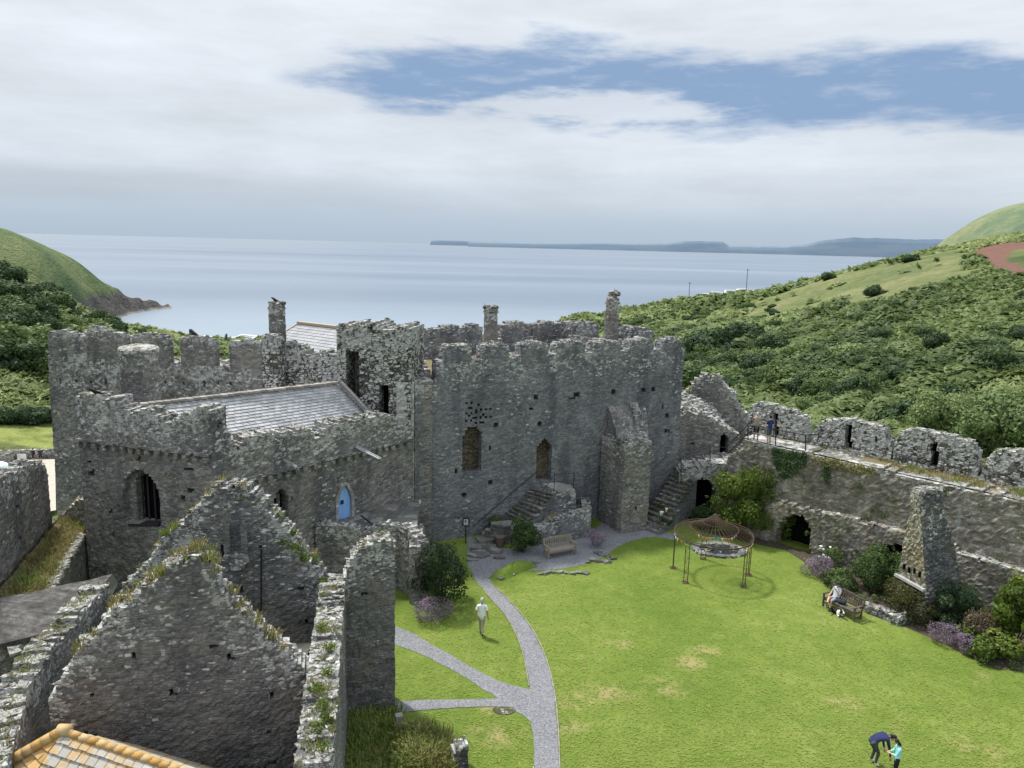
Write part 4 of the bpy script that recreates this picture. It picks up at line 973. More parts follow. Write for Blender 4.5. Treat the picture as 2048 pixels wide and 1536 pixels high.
Wq = Wall((-6.35,41.50), (-5.38,41.58), .5); Wq.mesh('lit_plaster_quoin', [(0,9.4),(Wq.L,9.4)], 2.2, [RENDER, RENDER], .14, [(Wq.rect(818,792,6,9), .1), (Wq.rect(812,822,7,9), .1)], st, rag=.02, caps=False)  # pale render colour paints the sunlight on this corner
tag(st.children[-1], 'smooth plastered corner below the turret, sunlight painted into its pale colour')
# lichen-white parapet between the tower and the turret
WW = Wall((-13.3,43.25), (-9.6,42.35), 1.2); pr = WW.prof([(556,692),(575,690),(600,695),(612,712),(640,707),(665,712),(682,700)]); pr = [(0, pr[0][1])] + pr + [(WW.L, pr[-1][1])]
wo = WW.mesh('parapet_wall', pr, 5, [WHITE, CAPS], .13, (), None, rag=.12, rough=.045, capsize=.3, lichd=3); tag(wo, 'low broken parapet of white lichened stones below the slate house roof', 'wall')

# ------------------------------------------------------------------ west curtain tower with merlons behind the chapel
tow = empty('west_tower', (-22,45,0), 'dark stone tower range with crenellated parapet at the left behind the chapel', 'castle building')
W4 = Wall((-27.95,45.75), (-13.6,42.4), 1.2)
holes = []
for px in (120,156,184,210,332,366,408,435,460): holes.append((W4.rect(px, 763 + (px-156)*.015, 5, 7), .35))
TM = ((97,150,662,710),(172,250,663,712),(264,335,669,716),(360,428,675,719),(458,530,681,722))
W4.mesh('tower_wall', [(-.05, 9.85), (W4.L, 9.75)], -4.5, [CHAPEL, CAPS], .17, holes, tow, rag=.05, rough=.03, capsize=.3, lichd=2.8, batter=.35, nocap=[(W4.uz(a_,690)[0]-.05, W4.uz(b_,690)[0]+.05) for a_, b_, _, _ in TM])
for pa, pb, y, yb in TM:
    zt = W4.uz((pa+pb)/2, y)[1]; zb = W4.uz((pa+pb)/2, yb)[1]; merlon(W4, pa, pb, min(zb-.15, 9.45), zt, [CHAPEL, CAPS], tow, .5, py=690)
W4b_ = Wall((-28.2,52.5), (-27.95,45.8), 1.1); W4b_.mesh('side_wall', 10.6, -7, [CHAPEL, CAPS], .3, (), tow, rag=.2)
W4c = Wall((-26.6,50.6), (-14,49), .8); pr = [(0,10.4),(1.8,10.5),(2.2,10.0),(3.3,10.0),(3.4,9.1),(5.9,9.0),(6.0,10.5),(6.8,10.5),(6.9,9.0),(9.3,9.0),(9.4,10.5),(12.6,10.4)]
W4c.mesh('rear_parapet', pr, 6, [CHAPEL, CAPS], .2, (), tow, rag=.08)
mb = MB(); mb.add([(-27,46.6,8.9),(-13.6,43.4,8.9),(-13.4,49,8.9),(-26.8,51,8.9)], [(0,1,2,3)]); mb.obj('roof_deck', TURF, tow)
# light pier and tall round chimney at its right end
mb = MB(); Wp = Wall((-13.95,42.3), (-13.05,42.1), .9); pr = Wp.prof([(519,673),(530,669),(544,673)]); Wp.mesh('pier', [(0,pr[0][1])]+pr+[(Wp.L,pr[-1][1])], 6, [WHITE, CAPS], .13, (), tow, rag=.05, capsize=.22)
ch0, ch0c, ch0z = chimney(533, 567, 609, 43.6, 8, [CHAPEL, CAPS], tow)

# far slate-roofed house outside the walls
hs = empty('slate_roofed_house', (-18,70,-7), 'pale slate hipped roof of a house beyond the castle wall, with a buff ridge', 'house')
a = Vector(AT(598,646,72)); b_ = Vector(AT(700,658,67)); rz_ = (b_-a); b_ = a + rz_*1.5; rz_.normalize(); side = rz_.cross(Vector((0,0,1))).normalized()
ea = a - rz_*2.6 + side*4.4 - Vector((0,0,3.2)); eb = b_ + side*4.4 - Vector((0,0,3.2)); 
slate_roof('roof', ea, eb, a, b_, 15, .5, M_slate_far, hs); ec = a - rz_*2.6 - side*4.4 - Vector((0,0,3.2)); ed = b_ - side*4.4 - Vector((0,0,3.2))
mb = MB(); mb.add([tuple(v) for v in (ec, ea, a, ed, b_)], [(0,1,2),(0,2,4,3)], 0, 0, .3); mb.obj('roof', M_slate_far, hs)
mb = MB(); mb.bar(a+Vector((0,0,.05)), b_+Vector((0,0,.05)), .5, .22); mb.bar(a, ea, .3, .12); mb.obj('ridge_tiles', M_buffridge, hs)
mb = MB(); zf = -9
for p_, q_ in ((ea,eb),(ec,ea),(ed,ec),(eb,ed)):
    i_ = (a+b_)/2; P1 = p_.lerp(i_, .05); Q1 = q_.lerp(i_, .05); mb.add([(P1.x,P1.y,zf),(Q1.x,Q1.y,zf),(Q1.x,Q1.y,ea.z),(P1.x,P1.y,ea.z)], [(0,1,2,3)])
mb.obj('wall', [RENDER], hs)
# ------------------------------------------------------------------ roofless ruins in the foreground
ga, gb = (-12.0,18.5), (-5.62,20.13)
# far gable
WG2 = Wall((-13.9,25.3), (-5.75,25.55), .9)
pr = WG2.prof([(238,1175),(262,1150),(300,1105),(340,1050),(372,1030),(400,990),(430,968),(470,965),(500,975),(540,1015),(580,1062),(612,1110),(640,1150),(690,1172)])
holes = []
for px, py, w_, h_ in ((447,1100,14,24),(405,1104,10,12),(521,1095,11,9),(482,1180,11,10),(601,1178,12,10),(612,1244,10,14)): holes.append((WG2.rect(px, py, w_, h_), .35))
pr = [(u, z-.20) for u, z in pr]
g2 = WG2.mesh('gable_wall', pr, -1.2, [GABLE, CAPS], .12, holes, None, rag=.10, rough=.03, capsize=.27, lichd=2.2)
tag(g2, 'farther of two ruined stone gables, standing close to the chapel wall with ivy on its slopes', 'ruined wall')
mb = MB(); q = WG2.uz(474, 1085)
for u in (q[0]-.3, q[0]+.3): a = WG2.p(u, q[1]+.7, -.06); mb.bar(a, a-Vector((0,0,1.0)), .22, .2)
a = WG2.p(q[0], q[1]-.55, -.1); mb.rock(a, (.8,.35,.3), 0); mb.rock(a-Vector((0,0,.25)), (.45,.3,.3), 0); mb.obj('corbelled_flue', [GABLE], g2)
mb = MB(); pts = [WG2.p(*WG2.uz(523, y), -.05) for y in range(1098, 1250, 12)]; mb.tube(pts, .03, 5); mb.obj('cable', [IRON], g2)
# near gable
WG1 = Wall(ga, gb, .85)
pr = WG1.prof([(96,1392),(120,1352),(150,1305),(190,1262),(215,1212),(250,1195),(290,1165),(330,1130),(365,1108),(395,1103),(418,1115),(432,1150),(455,1185),(480,1215),(510,1245),(540,1270),(560,1290),(590,1312),(618,1338)])
holes = []
for px, py, w_, h_ in ((266,1313,14,14),(464,1317,14,13),(347,1388,14,14),(182,1392,15,13),(544,1390,13,12),(538,1468,10,8),(430,1290,14,10),(180,1473,20,12),(545,1525,14,10)): holes.append((WG1.rect(px, py, w_, h_), .45))
pr = [(u, z-.18) for u, z in pr]
g1 = WG1.mesh('gable_wall', pr, -1.2, [GABLE, CAPS], .11, holes, None, rag=.09, rough=.03, capsize=.25, lichd=2.0)
tag(g1, 'nearest ruined stone gable with a grassy peak, rising above the orange tiled roof', 'ruined wall')
# pale plaster patch at its foot
# long right side wall, seen from above
Ws = Wall((-3.42,13.0), (-5.70,25.35), .85)
sw = Ws.mesh('side_wall', [(0,4.9),(4,5.0),(8,5.1),(Ws.L,5.15)], -1.2, [GABLE, CAPS], .14, (), None, rag=.035, rough=.03, capsize=.2, caprows=6, lichd=.8)
tag(sw, 'long roofless side wall with a pale stony top running away from the camera, grass growing on it', 'ruined wall')
Wl = Wall((-9.7,12.2), (-12.6,18.5), .75)
lw_ = Wl.mesh('side_wall', [(0,4.8),(Wl.L*.6,5.0),(Wl.L,5.0)], -1.2, [GABLE, CAPS], .14, (), None, rag=.03, rough=.03, capsize=.2, caprows=5, lichd=.8)
tag(lw_, 'left side wall of the ruined building, its pale stony top running to the left edge of the photo', 'ruined wall')
Wl2 = Wall((-12.6,18.4), (-14.1,25.5), .75); 
lw2 = Wl2.mesh('side_wall', [(0,5.0),(1.2,5.3),(2.4,5.2),(Wl2.L,4.9)], -1.2, [GABLE, CAPS], .16, (), None, rag=.1, rough=.03, capsize=.25, caprows=3); tag(lw2, 'ruined side wall between the two gables beside the grey felt roof', 'ruined wall')
# upright fragment of the cross wall
Wf = Wall((-6.0,25.35), (-4.02,25.8), .9)
pr = Wf.prof([(686,1168),(690,1150),(700,1125),(715,1105),(730,1090),(760,1083),(782,1083),(790,1092)]); pr = [(0,pr[0][1])]+pr+[(Wf.L,pr[-1][1])]
wf = Wf.mesh('wall_fragment', pr, -.5, [GABLE, CAPS], .12, [(Wf.rect(727,1188,12,7), .4)], None, rag=.07, rough=.03, capsize=.25, lichd=1.8)
tag(wf, 'tall upright fragment of ruined wall with ivy down its left edge, beside the gravel path', 'ruined wall')
# ivy strip
P = []; 
for k in range(1500):
    f = random.random(); u = .05 + .12*random.random() + .08*math.sin(f*9); z = Wf.top_at(.1) - .1 - f*4.2; P.append(Wf.p(u, z, random.uniform(-.12, .05)))
P = np.array([tuple(p) for p in P]); V, F = leaves(P, np.tile(np.array([[-.5,-.7,.3]]), (len(P),1)), .09, 1.3, .8)
tag(link('ivy', np_mesh('ivy', V, F, M_lime, {'rnd': np.repeat(rng.uniform(.1,.7,len(P)),4)})), 'strip of bright green ivy hanging down the left edge of the upright wall fragment', 'ivy')
# grass and weeds on the broken wall tops
sp = []
for w, n, h in ((WG1, 75, .18), (WG2, 24, .15)):
    for k in range(n):
        u = random.uniform(.05, .95)*w.L; f = abs(u/w.L-.5)
        if w is WG1 and f > .36 and random.random() < .6: continue
        c = w.p(u, w.top_at(u)+.02, random.uniform(.05, .7)); sp.append((c, 30, h*random.uniform(.6,1.5), .16, 0 if random.random() < .8 else 1))
grass_on('wall_top_grass', 'dry tufts of grass along the sloping tops of the two ruined gables', sp)
sp = []
for k in range(70):
    u = random.uniform(0, Ws.L); c = Ws.p(u, Ws.top_at(u)+.03, random.uniform(.1,.75)); 
    if n3(u*.6, 3, 1) < -.05: continue
    sp.append((c, 26, .15*random.uniform(.5,1.3), .2, 0 if random.random() < .65 else 1))
for w_ in (Wl, Wl2):
    for k in range(46):
        u = random.uniform(0, w_.L); sp.append((w_.p(u, w_.top_at(u)+.03, random.uniform(.1,.65)), 20, .12*random.uniform(.6,1.3), .22, 0 if random.random() < .6 else 1))
grass_on('wall_top_grass', 'tufts of grass on the flat tops of the foreground side walls', sp)
mb = MB()
for px, py in ((640,1462),(645,1500),(655,1440),(635,1380),(660,1350),(640,1260),(655,1300),(648,1415)):
    c = G(px, py, 5.12); sprigs(mb, (c[0]+random.uniform(-.1,.1), c[1], 5.22), 130, .22, .055)
tag(mb.obj('wall_weeds', M_lime), 'bright green leafy weeds rooted in the top of the long foreground side wall', 'weeds', kind='stuff')
mb = MB()
for px, py in ((590,1085),(570,1075),(600,1100),(548,1035),(510,1000),(345,1020),(330,1050),(620,1120),(645,1150),(660,1165),(480,985),(560,1055),(610,1095),(580,1065),(500,1040)):
    u, z = WG2.uz(px, py+6); z = min(z, WG2.top_at(u)+.1); c = WG2.p(u, z, random.uniform(-.1,.4)); sprigs(mb, c, 170, random.uniform(.18,.36), .06)
tag(mb.obj('wall_weeds', M_lime), 'green ivy sprays on the slopes of the farther ruined gable', 'weeds', kind='stuff')
# small doorless block with a slab roof between the gables
mb = MB(); q = G(592,1300,3.6); mb.box((q[0], q[1], 3.3), (.9,.8,.7), Matrix.Rotation(.1,3,'Z'), 0, .5, .05); sb = mb.obj('stone_block', [STEPS]); tag(sb, 'pale grey stone block behind the right slope of the nearest gable', 'stone')

# grey felted lean-to roof and its wall, left
fm, t, b = new_mat('roof_felt'); P = t.pos(); n = t.noise(P, 2.2, 6, .75); n2_ = t.noise(t.vmath('MULTIPLY', P, (.6,3.0,1)), 1.6, 5, .7)
col = t.ramp(t.math('ADD', t.math('MULTIPLY', n, .6), t.math('MULTIPLY', n2_, .4)), [(0.38,(0.030,0.029,0.028)),(0.5,(0.072,0.069,0.066)),(0.62,(0.165,0.158,0.148))])
t.l.new(col, b.inputs['Base Color']); b.inputs['Roughness'].default_value = .85; t.l.new(t.bump(n, .6, .05), b.inputs['Normal'])
lt = empty('lean_to', (-17,28,0), 'low outbuilding with a dark grey felted roof left of the ruined gables', 'outbuilding')
A_, B_, C_, D_ = Vector(G(-70,1306,3.3)), Vector(G(150,1249,3.3)), Vector(G(226,1163,3.3)), Vector(G(-70,1232,3.9))
D_ = Vector(G(-70,1228,3.45)); ridge = (B_+Vector((.0,0,.05)))
mb = MB(); nx_ = 14; ny_ = 8
for j in range(ny_+1):
    for i in range(nx_+1):
        p = A_.lerp(B_, i/nx_).lerp(D_.lerp(C_, i/nx_), j/ny_); mb.v.append((p.x, p.y, p.z + .30*math.sin(math.pi*j/ny_*.5) + n3(p.x*1.3, p.y*1.3, 0)*.05)); mb.l.append(0); mb.r.append(.5)
for j in range(ny_):
    for i in range(nx_): mb.f.append((j*(nx_+1)+i, j*(nx_+1)+i+1, (j+1)*(nx_+1)+i+1, (j+1)*(nx_+1)+i)); mb.m.append(0)
for i in range(nx_): 
    a, b_ = Vector(mb.v[i]), Vector(mb.v[i+1]); mb.add([tuple(a), tuple(b_), tuple(b_-Vector((0,0,.14))), tuple(a-Vector((0,0,.14)))], [(0,3,2,1)])
mb.obj('roof', fm, lt)
mb = MB(); hip = [Vector(mb_) for mb_ in ()]
E1_, E2_ = B_+Vector((0,0,.02)), C_+Vector((0,0,.32)); F1_, F2_ = G(196,1250,2.6), G(236,1166,2.9)
mb.add([tuple(E1_), F1_, F2_, tuple(E2_)], [(0,1,2,3)]); mb.obj('hip_flashing', plain('flashing', (0.24,0.23,0.22), .7, .3, 2, bump=.03), lt)
wl_ = Wall((A_.x+.15, A_.y+.35), (B_.x+.1, B_.y+.35), .5); wl_.mesh('wall', [(0, A_.z-.12), (wl_.L, B_.z-.12)], -1.2, [GABLE, CAPS], .2, (), lt, rag=0, caps=False)

# ------------------------------------------------------------------ tiled roof in the bottom left corner, orange with lichen
tr_ = empty('tiled_roof', (-9,15,3), 'old stone-tiled hipped roof mottled with orange lichen in the bottom left corner', 'roof')
M_stile = slate_mat('stone_tile', (0.34,0.325,0.29), (0.41,0.395,0.355), (0.48,0.465,0.43), .75, (0.47,0.29,0.10), .9, .1, 1.6, .49)
M_otile = slate_mat('orange_tile', (0.36,0.20,0.06), (0.45,0.27,0.09), (0.53,0.37,0.17), .5, (0.48,0.38,0.25), .9, .1, 2.2, .52)
ap = Vector(G(127,1463,5.2)); br_ = Vector(G(345,1536,4.75)); hipf = Vector(G(0,1536,4.55))
rd = (br_-ap); rd.z = 0; rd.normalize(); sd2 = Vector((rd.y, -rd.x, 0))
if sd2.y > 0: sd2 = -sd2
rE = ap + (br_-ap)*2.2
eA = ap + sd2*3.0 - rd*.6 - Vector((0,0,2.6)); eB = rE + sd2*3.0 - Vector((0,0,2.6)); slate_roof('tile_slope', eA, eB, ap, rE, 16, .24, M_stile, tr_, .03)
hl = ap + (hipf-ap)*2.4
ff = Vector(G(60,1560,4.6)); slate_roof('tile_slope', hl - Vector((0,0,.35)), eA, hl.lerp(ap,.97), ap, 16, .24, M_otile, tr_, .03)
back = ap - sd2*3 - Vector((0,0,2.6)); backR = rE - sd2*3 - Vector((0,0,2.6)); slate_roof('tile_slope', backR, back, rE, ap, 12, .3, M_stile, tr_, .03)
slate_roof('tile_slope', back, hl - Vector((0,0,.3)), ap.lerp(back,.02), ap, 12, .28, M_otile, tr_, .03)
mb = MB(); L_ = (rE-ap).length; n_ = int(L_/.24)
for k in range(n_):
    a = ap.lerp(rE, k/n_); c = ap.lerp(rE, (k+1.1)/n_); mb.tube([a+Vector((0,0,.0)), c+Vector((0,0,.02))], [.10,.085], 8, 0, random.random())
o = mb.obj('ridge_tiles', M_otile, tr_, True)
mb = MB(); n_ = 16
for k in range(n_):
    a = ap.lerp(hl, k/n_); c = ap.lerp(hl, (k+1.15)/n_); mb.tube([a+Vector((0,0,.05)), c+Vector((0,0,.03))], [.12,.14], 8, 0, .4+.5*random.random())
mb.tube([ap-Vector((.12,0,-.03)), ap+Vector((.16,0,.03))], .15, 8, 0, .9)
mb.obj('hip_tiles', M_otile, tr_, True)

# ------------------------------------------------------------------ left curtain: parapet wall, grassy walk, inner face
Lw = Wall((-20.4,22.5), (-26.2,40.5), .9, True); Lw = Wall((-19.55,26.0), (-23.6,40.2), .8, False)
Lw.n = Vector((abs(Lw.t.y), -Lw.t.x)) if Lw.n.x < 0 else Lw.n
pr = Lw.prof([(-60,975),(-5,985),(4,960),(20,962),(26,944),(40,938),(50,945),(52,930),(72,926),(88,930),(95,942)]); pr = [(min(0,pr[0][0])-.1, pr[0][1])] + pr
lc = Lw.mesh('curtain_wall', pr, -4, [CHAPEL, CAPS], .14, [(Lw.rect(15,1100,5,10),.3),(Lw.rect(62,1050,5,9),.3),(Lw.rect(42,1085,4,30),.3),(Lw.rect(36,1010,4,9),.3)], None, rag=.14, rough=.03, capsize=.28, lichd=1.2)
tag(lc, 'grey broken parapet wall at the left edge in front of the dark tower', 'wall')
inn = Wall((-17.6,26.5), (-20.1,34.6), .6)
zi = lambda u: 3.1
mb = MB(); base = []
for k in range(9):
    f = k/8; a = Vector((-16.6,24.0,3.0)).lerp(Vector((-20.15,34.6,3.0)), f); b_ = Vector((-19.0,24.4,3.05)).lerp(Vector((-23.4,40.0,3.05)), f); base.append((a, b_))
for k in range(8):
    (a, b_), (c, d) = base[k], base[k+1]; mb.add([tuple(a), tuple(c), tuple(d), tuple(b_)], [(0,1,2,3)]); mb.add([(a.x,a.y,-1.2),(c.x,c.y,-1.2),tuple(c),tuple(a)], [(0,1,2,3)], 1)
wk = mb.obj('wall_walk', [TURF, CHAPEL]); tag(wk, 'grass-grown wall walk behind the left parapet, dropping to a dark inner face', 'wall')
for k in range(8):
    (a, _), (c, _) = base[k], base[k+1]
mb = MB()
for k in range(46):
    f = k/46; a = Vector((-16.6,24.0,3.0)).lerp(Vector((-20.15,34.6,3.0)), f); mb.rock(a+Vector((-.1,0,.03)), (.3,.34,.14), 1.2, 0, .2, 1)
mb.obj('edge_stones', [CAPS], wk)
sp = []
for k in range(330):
    f = random.random(); g_ = random.random(); a = Vector((-16.7,24.0,3.03)).lerp(Vector((-20.2,34.6,3.03)), f); b_ = Vector((-19.0,24.4,3.05)).lerp(Vector((-23.2,39.6,3.05)), f)
    sp.append((a.lerp(b_, .08+.84*g_), 24, random.uniform(.12,.34), .35, 0 if n3(f*9, g_*2, 5) > -.12 else 1))
grass_on('walkway_grass', 'yellow-green grass growing along the left wall walk', sp)
# low cross wall by the tower and a black pipe along the parapet foot
lwW = Wall(AT(100,1062,37.2)[:2], AT(166,1010,35.5)[:2], .6); q = [lwW.uz(100,1048), lwW.uz(130,1025), lwW.uz(166,992)]; q = [(0,q[0][1])]+q[1:2]+[(lwW.L, q[2][1])]
o = lwW.mesh('low_wall', q, -1, [CURT, CAPS], .13, (), None, rag=.08, capsize=.28); tag(o, 'low sunlit stub wall between the left parapet and the foot of the dark tower', 'wall')
mb = MB(); mb.tube([Lw.p(Lw.uz(-20,1215)[0]+(f*9.5), 3.12+.05*math.sin(f*20), -.10) for f in np.linspace(0,1,24)], .045, 6); tag(mb.obj('pipe', [IRON]), 'thin black pipe lying along the foot of the left parapet wall', 'pipe')
# ------------------------------------------------------------------ courtyard ground
m, t, b = new_mat('lawn_grass'); P = t.pos()
g1_ = t.noise(P, .22, 4, .6); g2_ = t.noise(P, 1.1, 4, .65); g3_ = t.noise(t.vmath('MULTIPLY', P, (1,1,1)), 5.5, 5, .75); g4_ = t.noise(P, 28, 3, .7)
g0_ = t.noise(P, .09, 3); f = t.math('ADD', t.math('MULTIPLY', g0_, .22), t.math('ADD', t.math('MULTIPLY', g1_, .24), t.math('ADD', t.math('MULTIPLY', g2_, .26), t.math('MULTIPLY', g3_, .30))))
col = t.ramp(f, [(0.36,(0.085,0.145,0.022)),(0.46,(0.125,0.190,0.030)),(0.55,(0.175,0.235,0.044)),(0.64,(0.27,0.295,0.098))])
nd = t.new('ShaderNodeVectorMath', operation='SCALE'); t.set(nd.inputs[0], col); t.set(nd.inputs['Scale'], t.math('MULTIPLY_ADD', g4_, .8, .6)); col = nd.outputs[0]
sx = t.new('ShaderNodeSeparateXYZ'); t.l.new(P, sx.inputs[0]); dry = None
for (px, py, r) in ((1330,1375,1.1),(1220,1385,1.2),(1160,1400,1.1),(1380,1325,1.0),(1130,1450,.9),(1000,1470,1.2),(1410,1300,.8),(980,1420,.5),(1690,1405,.9),(1960,1500,1.2),(1240,1290,.8)):
    c = G(px, py); dx = t.math('SUBTRACT', sx.outputs[0], c[0]); dy = t.math('SUBTRACT', sx.outputs[1], c[1])
    d = t.math('SQRT', t.math('ADD', t.math('MULTIPLY', dx, dx), t.math('MULTIPLY', dy, t.math('MULTIPLY', dy, 2.2))))
    k = t.step(d, r*1.3, r*.1); dry = k if dry is None else t.math('MAXIMUM', dry, k)
dm = t.math('MULTIPLY', dry, t.step(t.math('ADD', g2_, t.math('MULTIPLY', g3_, .5)), .62, .86))
dm = t.math('MAXIMUM', dm, t.math('MULTIPLY', t.step(t.noise(t.vmath('ADD', P, (50,3,0)), .55, 5, .7), .58, .74), .55))
col = t.mix(t.math('MULTIPLY', dm, .8), col, (0.36,0.30,0.14))
t.l.new(col, b.inputs['Base Color']); b.inputs['Roughness'].default_value = .9; b.inputs['Specular IOR Level'].default_value = .15
t.l.new(t.bump(t.math('ADD', g3_, g4_), .9, .06), b.inputs['Normal']); M_lawn = m
LAWN = [(-19.8,6),(-19.8,34.0),(-12.9,32.4),(-5.3,41.9),(11.1,49.6),(14.9,47.6),(27,35.2),(27,6)]
mb = MB(); mb.add([(x, y, 0) for x, y in LAWN], [tuple(range(8))[::-1]]); lawn = mb.obj('lawn', M_lawn); tag(lawn, kind='structure')
m, t, b = new_mat('gravel'); P = t.pos(); a1 = t.noise(P, 1.0, 4); v = t.new('ShaderNodeTexVoronoi'); t.l.new(P, v.inputs['Vector']); v.inputs['Scale'].default_value = 26
s_ = t.new('ShaderNodeSeparateColor'); t.l.new(v.outputs['Color'], s_.inputs[0]); a3 = t.noise(P, 9, 4, .7)
f = t.math('ADD', t.math('MULTIPLY', s_.outputs[0], .45), t.math('ADD', t.math('MULTIPLY', a1, .25), t.math('MULTIPLY', a3, .35)))
t.l.new(t.ramp(f, [(0.2,(0.11,0.112,0.122)),(0.5,(0.19,0.194,0.208)),(0.85,(0.32,0.32,0.335))]), b.inputs['Base Color']); b.inputs['Roughness'].default_value = .95
t.l.new(t.bump(t.math('ADD', v.outputs['Distance'], a3), .7, .04), b.inputs['Normal']); M_gravel = m
def ribbon(left, right, z, name='gravel_path', n=90):
    def res(pts, n):
        p = np.array([G(*q)[:2] for q in pts]); 
        for _ in range(2):
            q = np.empty((len(p)*2-2, 2)); q[0::2] = p[:-1]*.75+p[1:]*.25; q[1::2] = p[:-1]*.25+p[1:]*.75; p = np.vstack([p[:1], q, p[-1:]])
        s = np.r_[0, np.cumsum(np.hypot(*np.diff(p, axis=0).T))]; f = np.linspace(0, s[-1], n); return np.stack([np.interp(f, s, p[:,0]), np.interp(f, s, p[:,1])], 1)
    L, Rr = res(left, n), res(right, n); mb = MB(); K_ = 5
    for i in range(n):
        for k in range(K_+1):
            q = L[i] + (Rr[i]-L[i])*k/K_; j = (.06*n3(q[0]*3.1, q[1]*3.1, k) + .07*n3(q[0]*.9, q[1]*.9, k+5)) if k in (0, K_) else 0
            mb.v.append((q[0]+j, q[1]+j*.6, z)); mb.l.append(0); mb.r.append(.5)
    for i in range(n-1):
        for k in range(K_): mb.f.append((i*(K_+1)+k, i*(K_+1)+k+1, (i+1)*(K_+1)+k+1, (i+1)*(K_+1)+k)); mb.m.append(0)
    o = mb.obj(name, M_gravel); tag(o, kind='structure'); return L, Rr
L1, R1_ = ribbon([(940,1118),(946,1158),(985,1200),(1020,1240),(1043,1290),(1056,1345),(1062,1400),(1066,1460),(1069,1536),(1070,1700)], [(1040,1118),(966,1152),(1030,1213),(1072,1270),(1096,1330),(1109,1390),(1115,1450),(1118,1536),(1122,1700)], .012)
ribbon([(700,1215),(790,1252),(830,1270),(900,1310),(960,1345),(1010,1368),(1075,1384)], [(700,1255),(790,1290),(850,1310),(920,1350),(975,1383),(1010,1410),(1075,1452)], .016)
ribbon([(600,1416),(790,1403),(880,1400),(1000,1398),(1070,1402)], [(600,1440),(790,1426),(900,1416),(1000,1413),(1070,1424)], .020)
ribbon([(935,1060),(950,1085),(1000,1100),(1085,1090),(1165,1070),(1200,1050),(1225,1035),(1300,1060),(1350,1068)], [(935,1130),(955,1150),(985,1140),(1075,1142),(1150,1135),(1200,1118),(1245,1086),(1300,1072),(1350,1080)], .008)
# timber edging of the path
edm = slate_mat('edging_wood', (0.17,0.155,0.12), (0.23,0.21,0.17), (0.30,0.28,0.23), .1, rough=.9)
for Q, o_, i0, i1, lb in ((R1_, .03, 18, 86, 'thin weathered timber edging along the right side of the main gravel path'), (L1, -.03, 18, 54, 'thin weathered timber edging along the upper left side of the main gravel path'), (L1, -.03, 74, 86, 'thin weathered timber edging along the lower left side of the main gravel path')):
    mb = MB()
    for i in range(i0, i1, 1):
        a = Vector((Q[i][0]+o_, Q[i][1], .02)); c = Vector((Q[i+1][0]+o_, Q[i+1][1], .02)); mb.bar(a, c, .04, .06, 0, random.random())
    ed = mb.obj('path_edging', edm); tag(ed, lb, 'edging')
mb = MB(); c = G(1008,1422); 
vs = [(c[0]+.42*math.cos(a)*(1+.1*math.sin(3*a)), c[1]+.24*math.sin(a), .04) for a in np.linspace(0, 6.283, 18)[:-1]]; mb.add(vs + [(x*1, y, -.02) for x, y, z in vs], [tuple(range(17))] + [(i, 17+i, 17+(i+1)%17, (i+1)%17) for i in range(17)])
o = mb.obj('stepping_stone', [CAPS]); tag(o, 'flat pale stone set in the grass where the three paths meet', 'stone')

# ------------------------------------------------------------------ landing in front of the blue door
ld = empty('door_landing', (-7,36,0), 'raised stone landing below the blue door, its curved wall coming down beside the dark bush', 'wall')
Wd = Wall((-9.55,36.1), (-5.45,35.9), .5); pr = Wd.prof([(632,1050),(655,1046),(700,1056),(735,1062),(760,1048),(800,1050)]); pr = [(0,pr[0][1])]+pr+[(Wd.L,pr[-1][1])]
Wd.mesh('front_wall', pr, -.3, [CHAPEL, STEPS], .14, (), ld, rag=.05, capsize=.3)
Wd2 = Wall((-5.45,35.9), (-4.15,34.35), .5); pr = Wd2.prof([(800,1050),(820,1062),(838,1085)]); pr = [(0,pr[0][1])]+pr[1:2]+[(Wd2.L,pr[-1][1])]
Wd2.mesh('front_wall', pr, -.3, [CHAPEL, STEPS], .14, (), ld, rag=.05, capsize=.3)
Wd3 = Wall((-4.15,34.35), (-4.75,41.2), .5); Wd3.n = Vector((1,.1)).normalized(); Wd3.mesh('return_wall', [(0,2.9),(3,2.5),(Wd3.L,1.2)], -.3, [CHAPEL, STEPS], .16, (), ld, rag=.06, capsize=.3)
mb = MB(); z = Wd.uz(700,1056)[1]-.15; mb.add([(-9.4,36.4,z),(-5.4,36.2,z),(-4.5,35,z),(-4.9,41,z),(-5.7,41.0,z),(-9.4,36.7,z)], [(0,1,2,3,4,5)]); mb.obj('floor', [STEPS], ld)
mb = MB(); mb.bar(AT(722,1031,37.4), AT(745,1049,36.4), .06, .06); mb.obj('handrail', [IRON], ld)

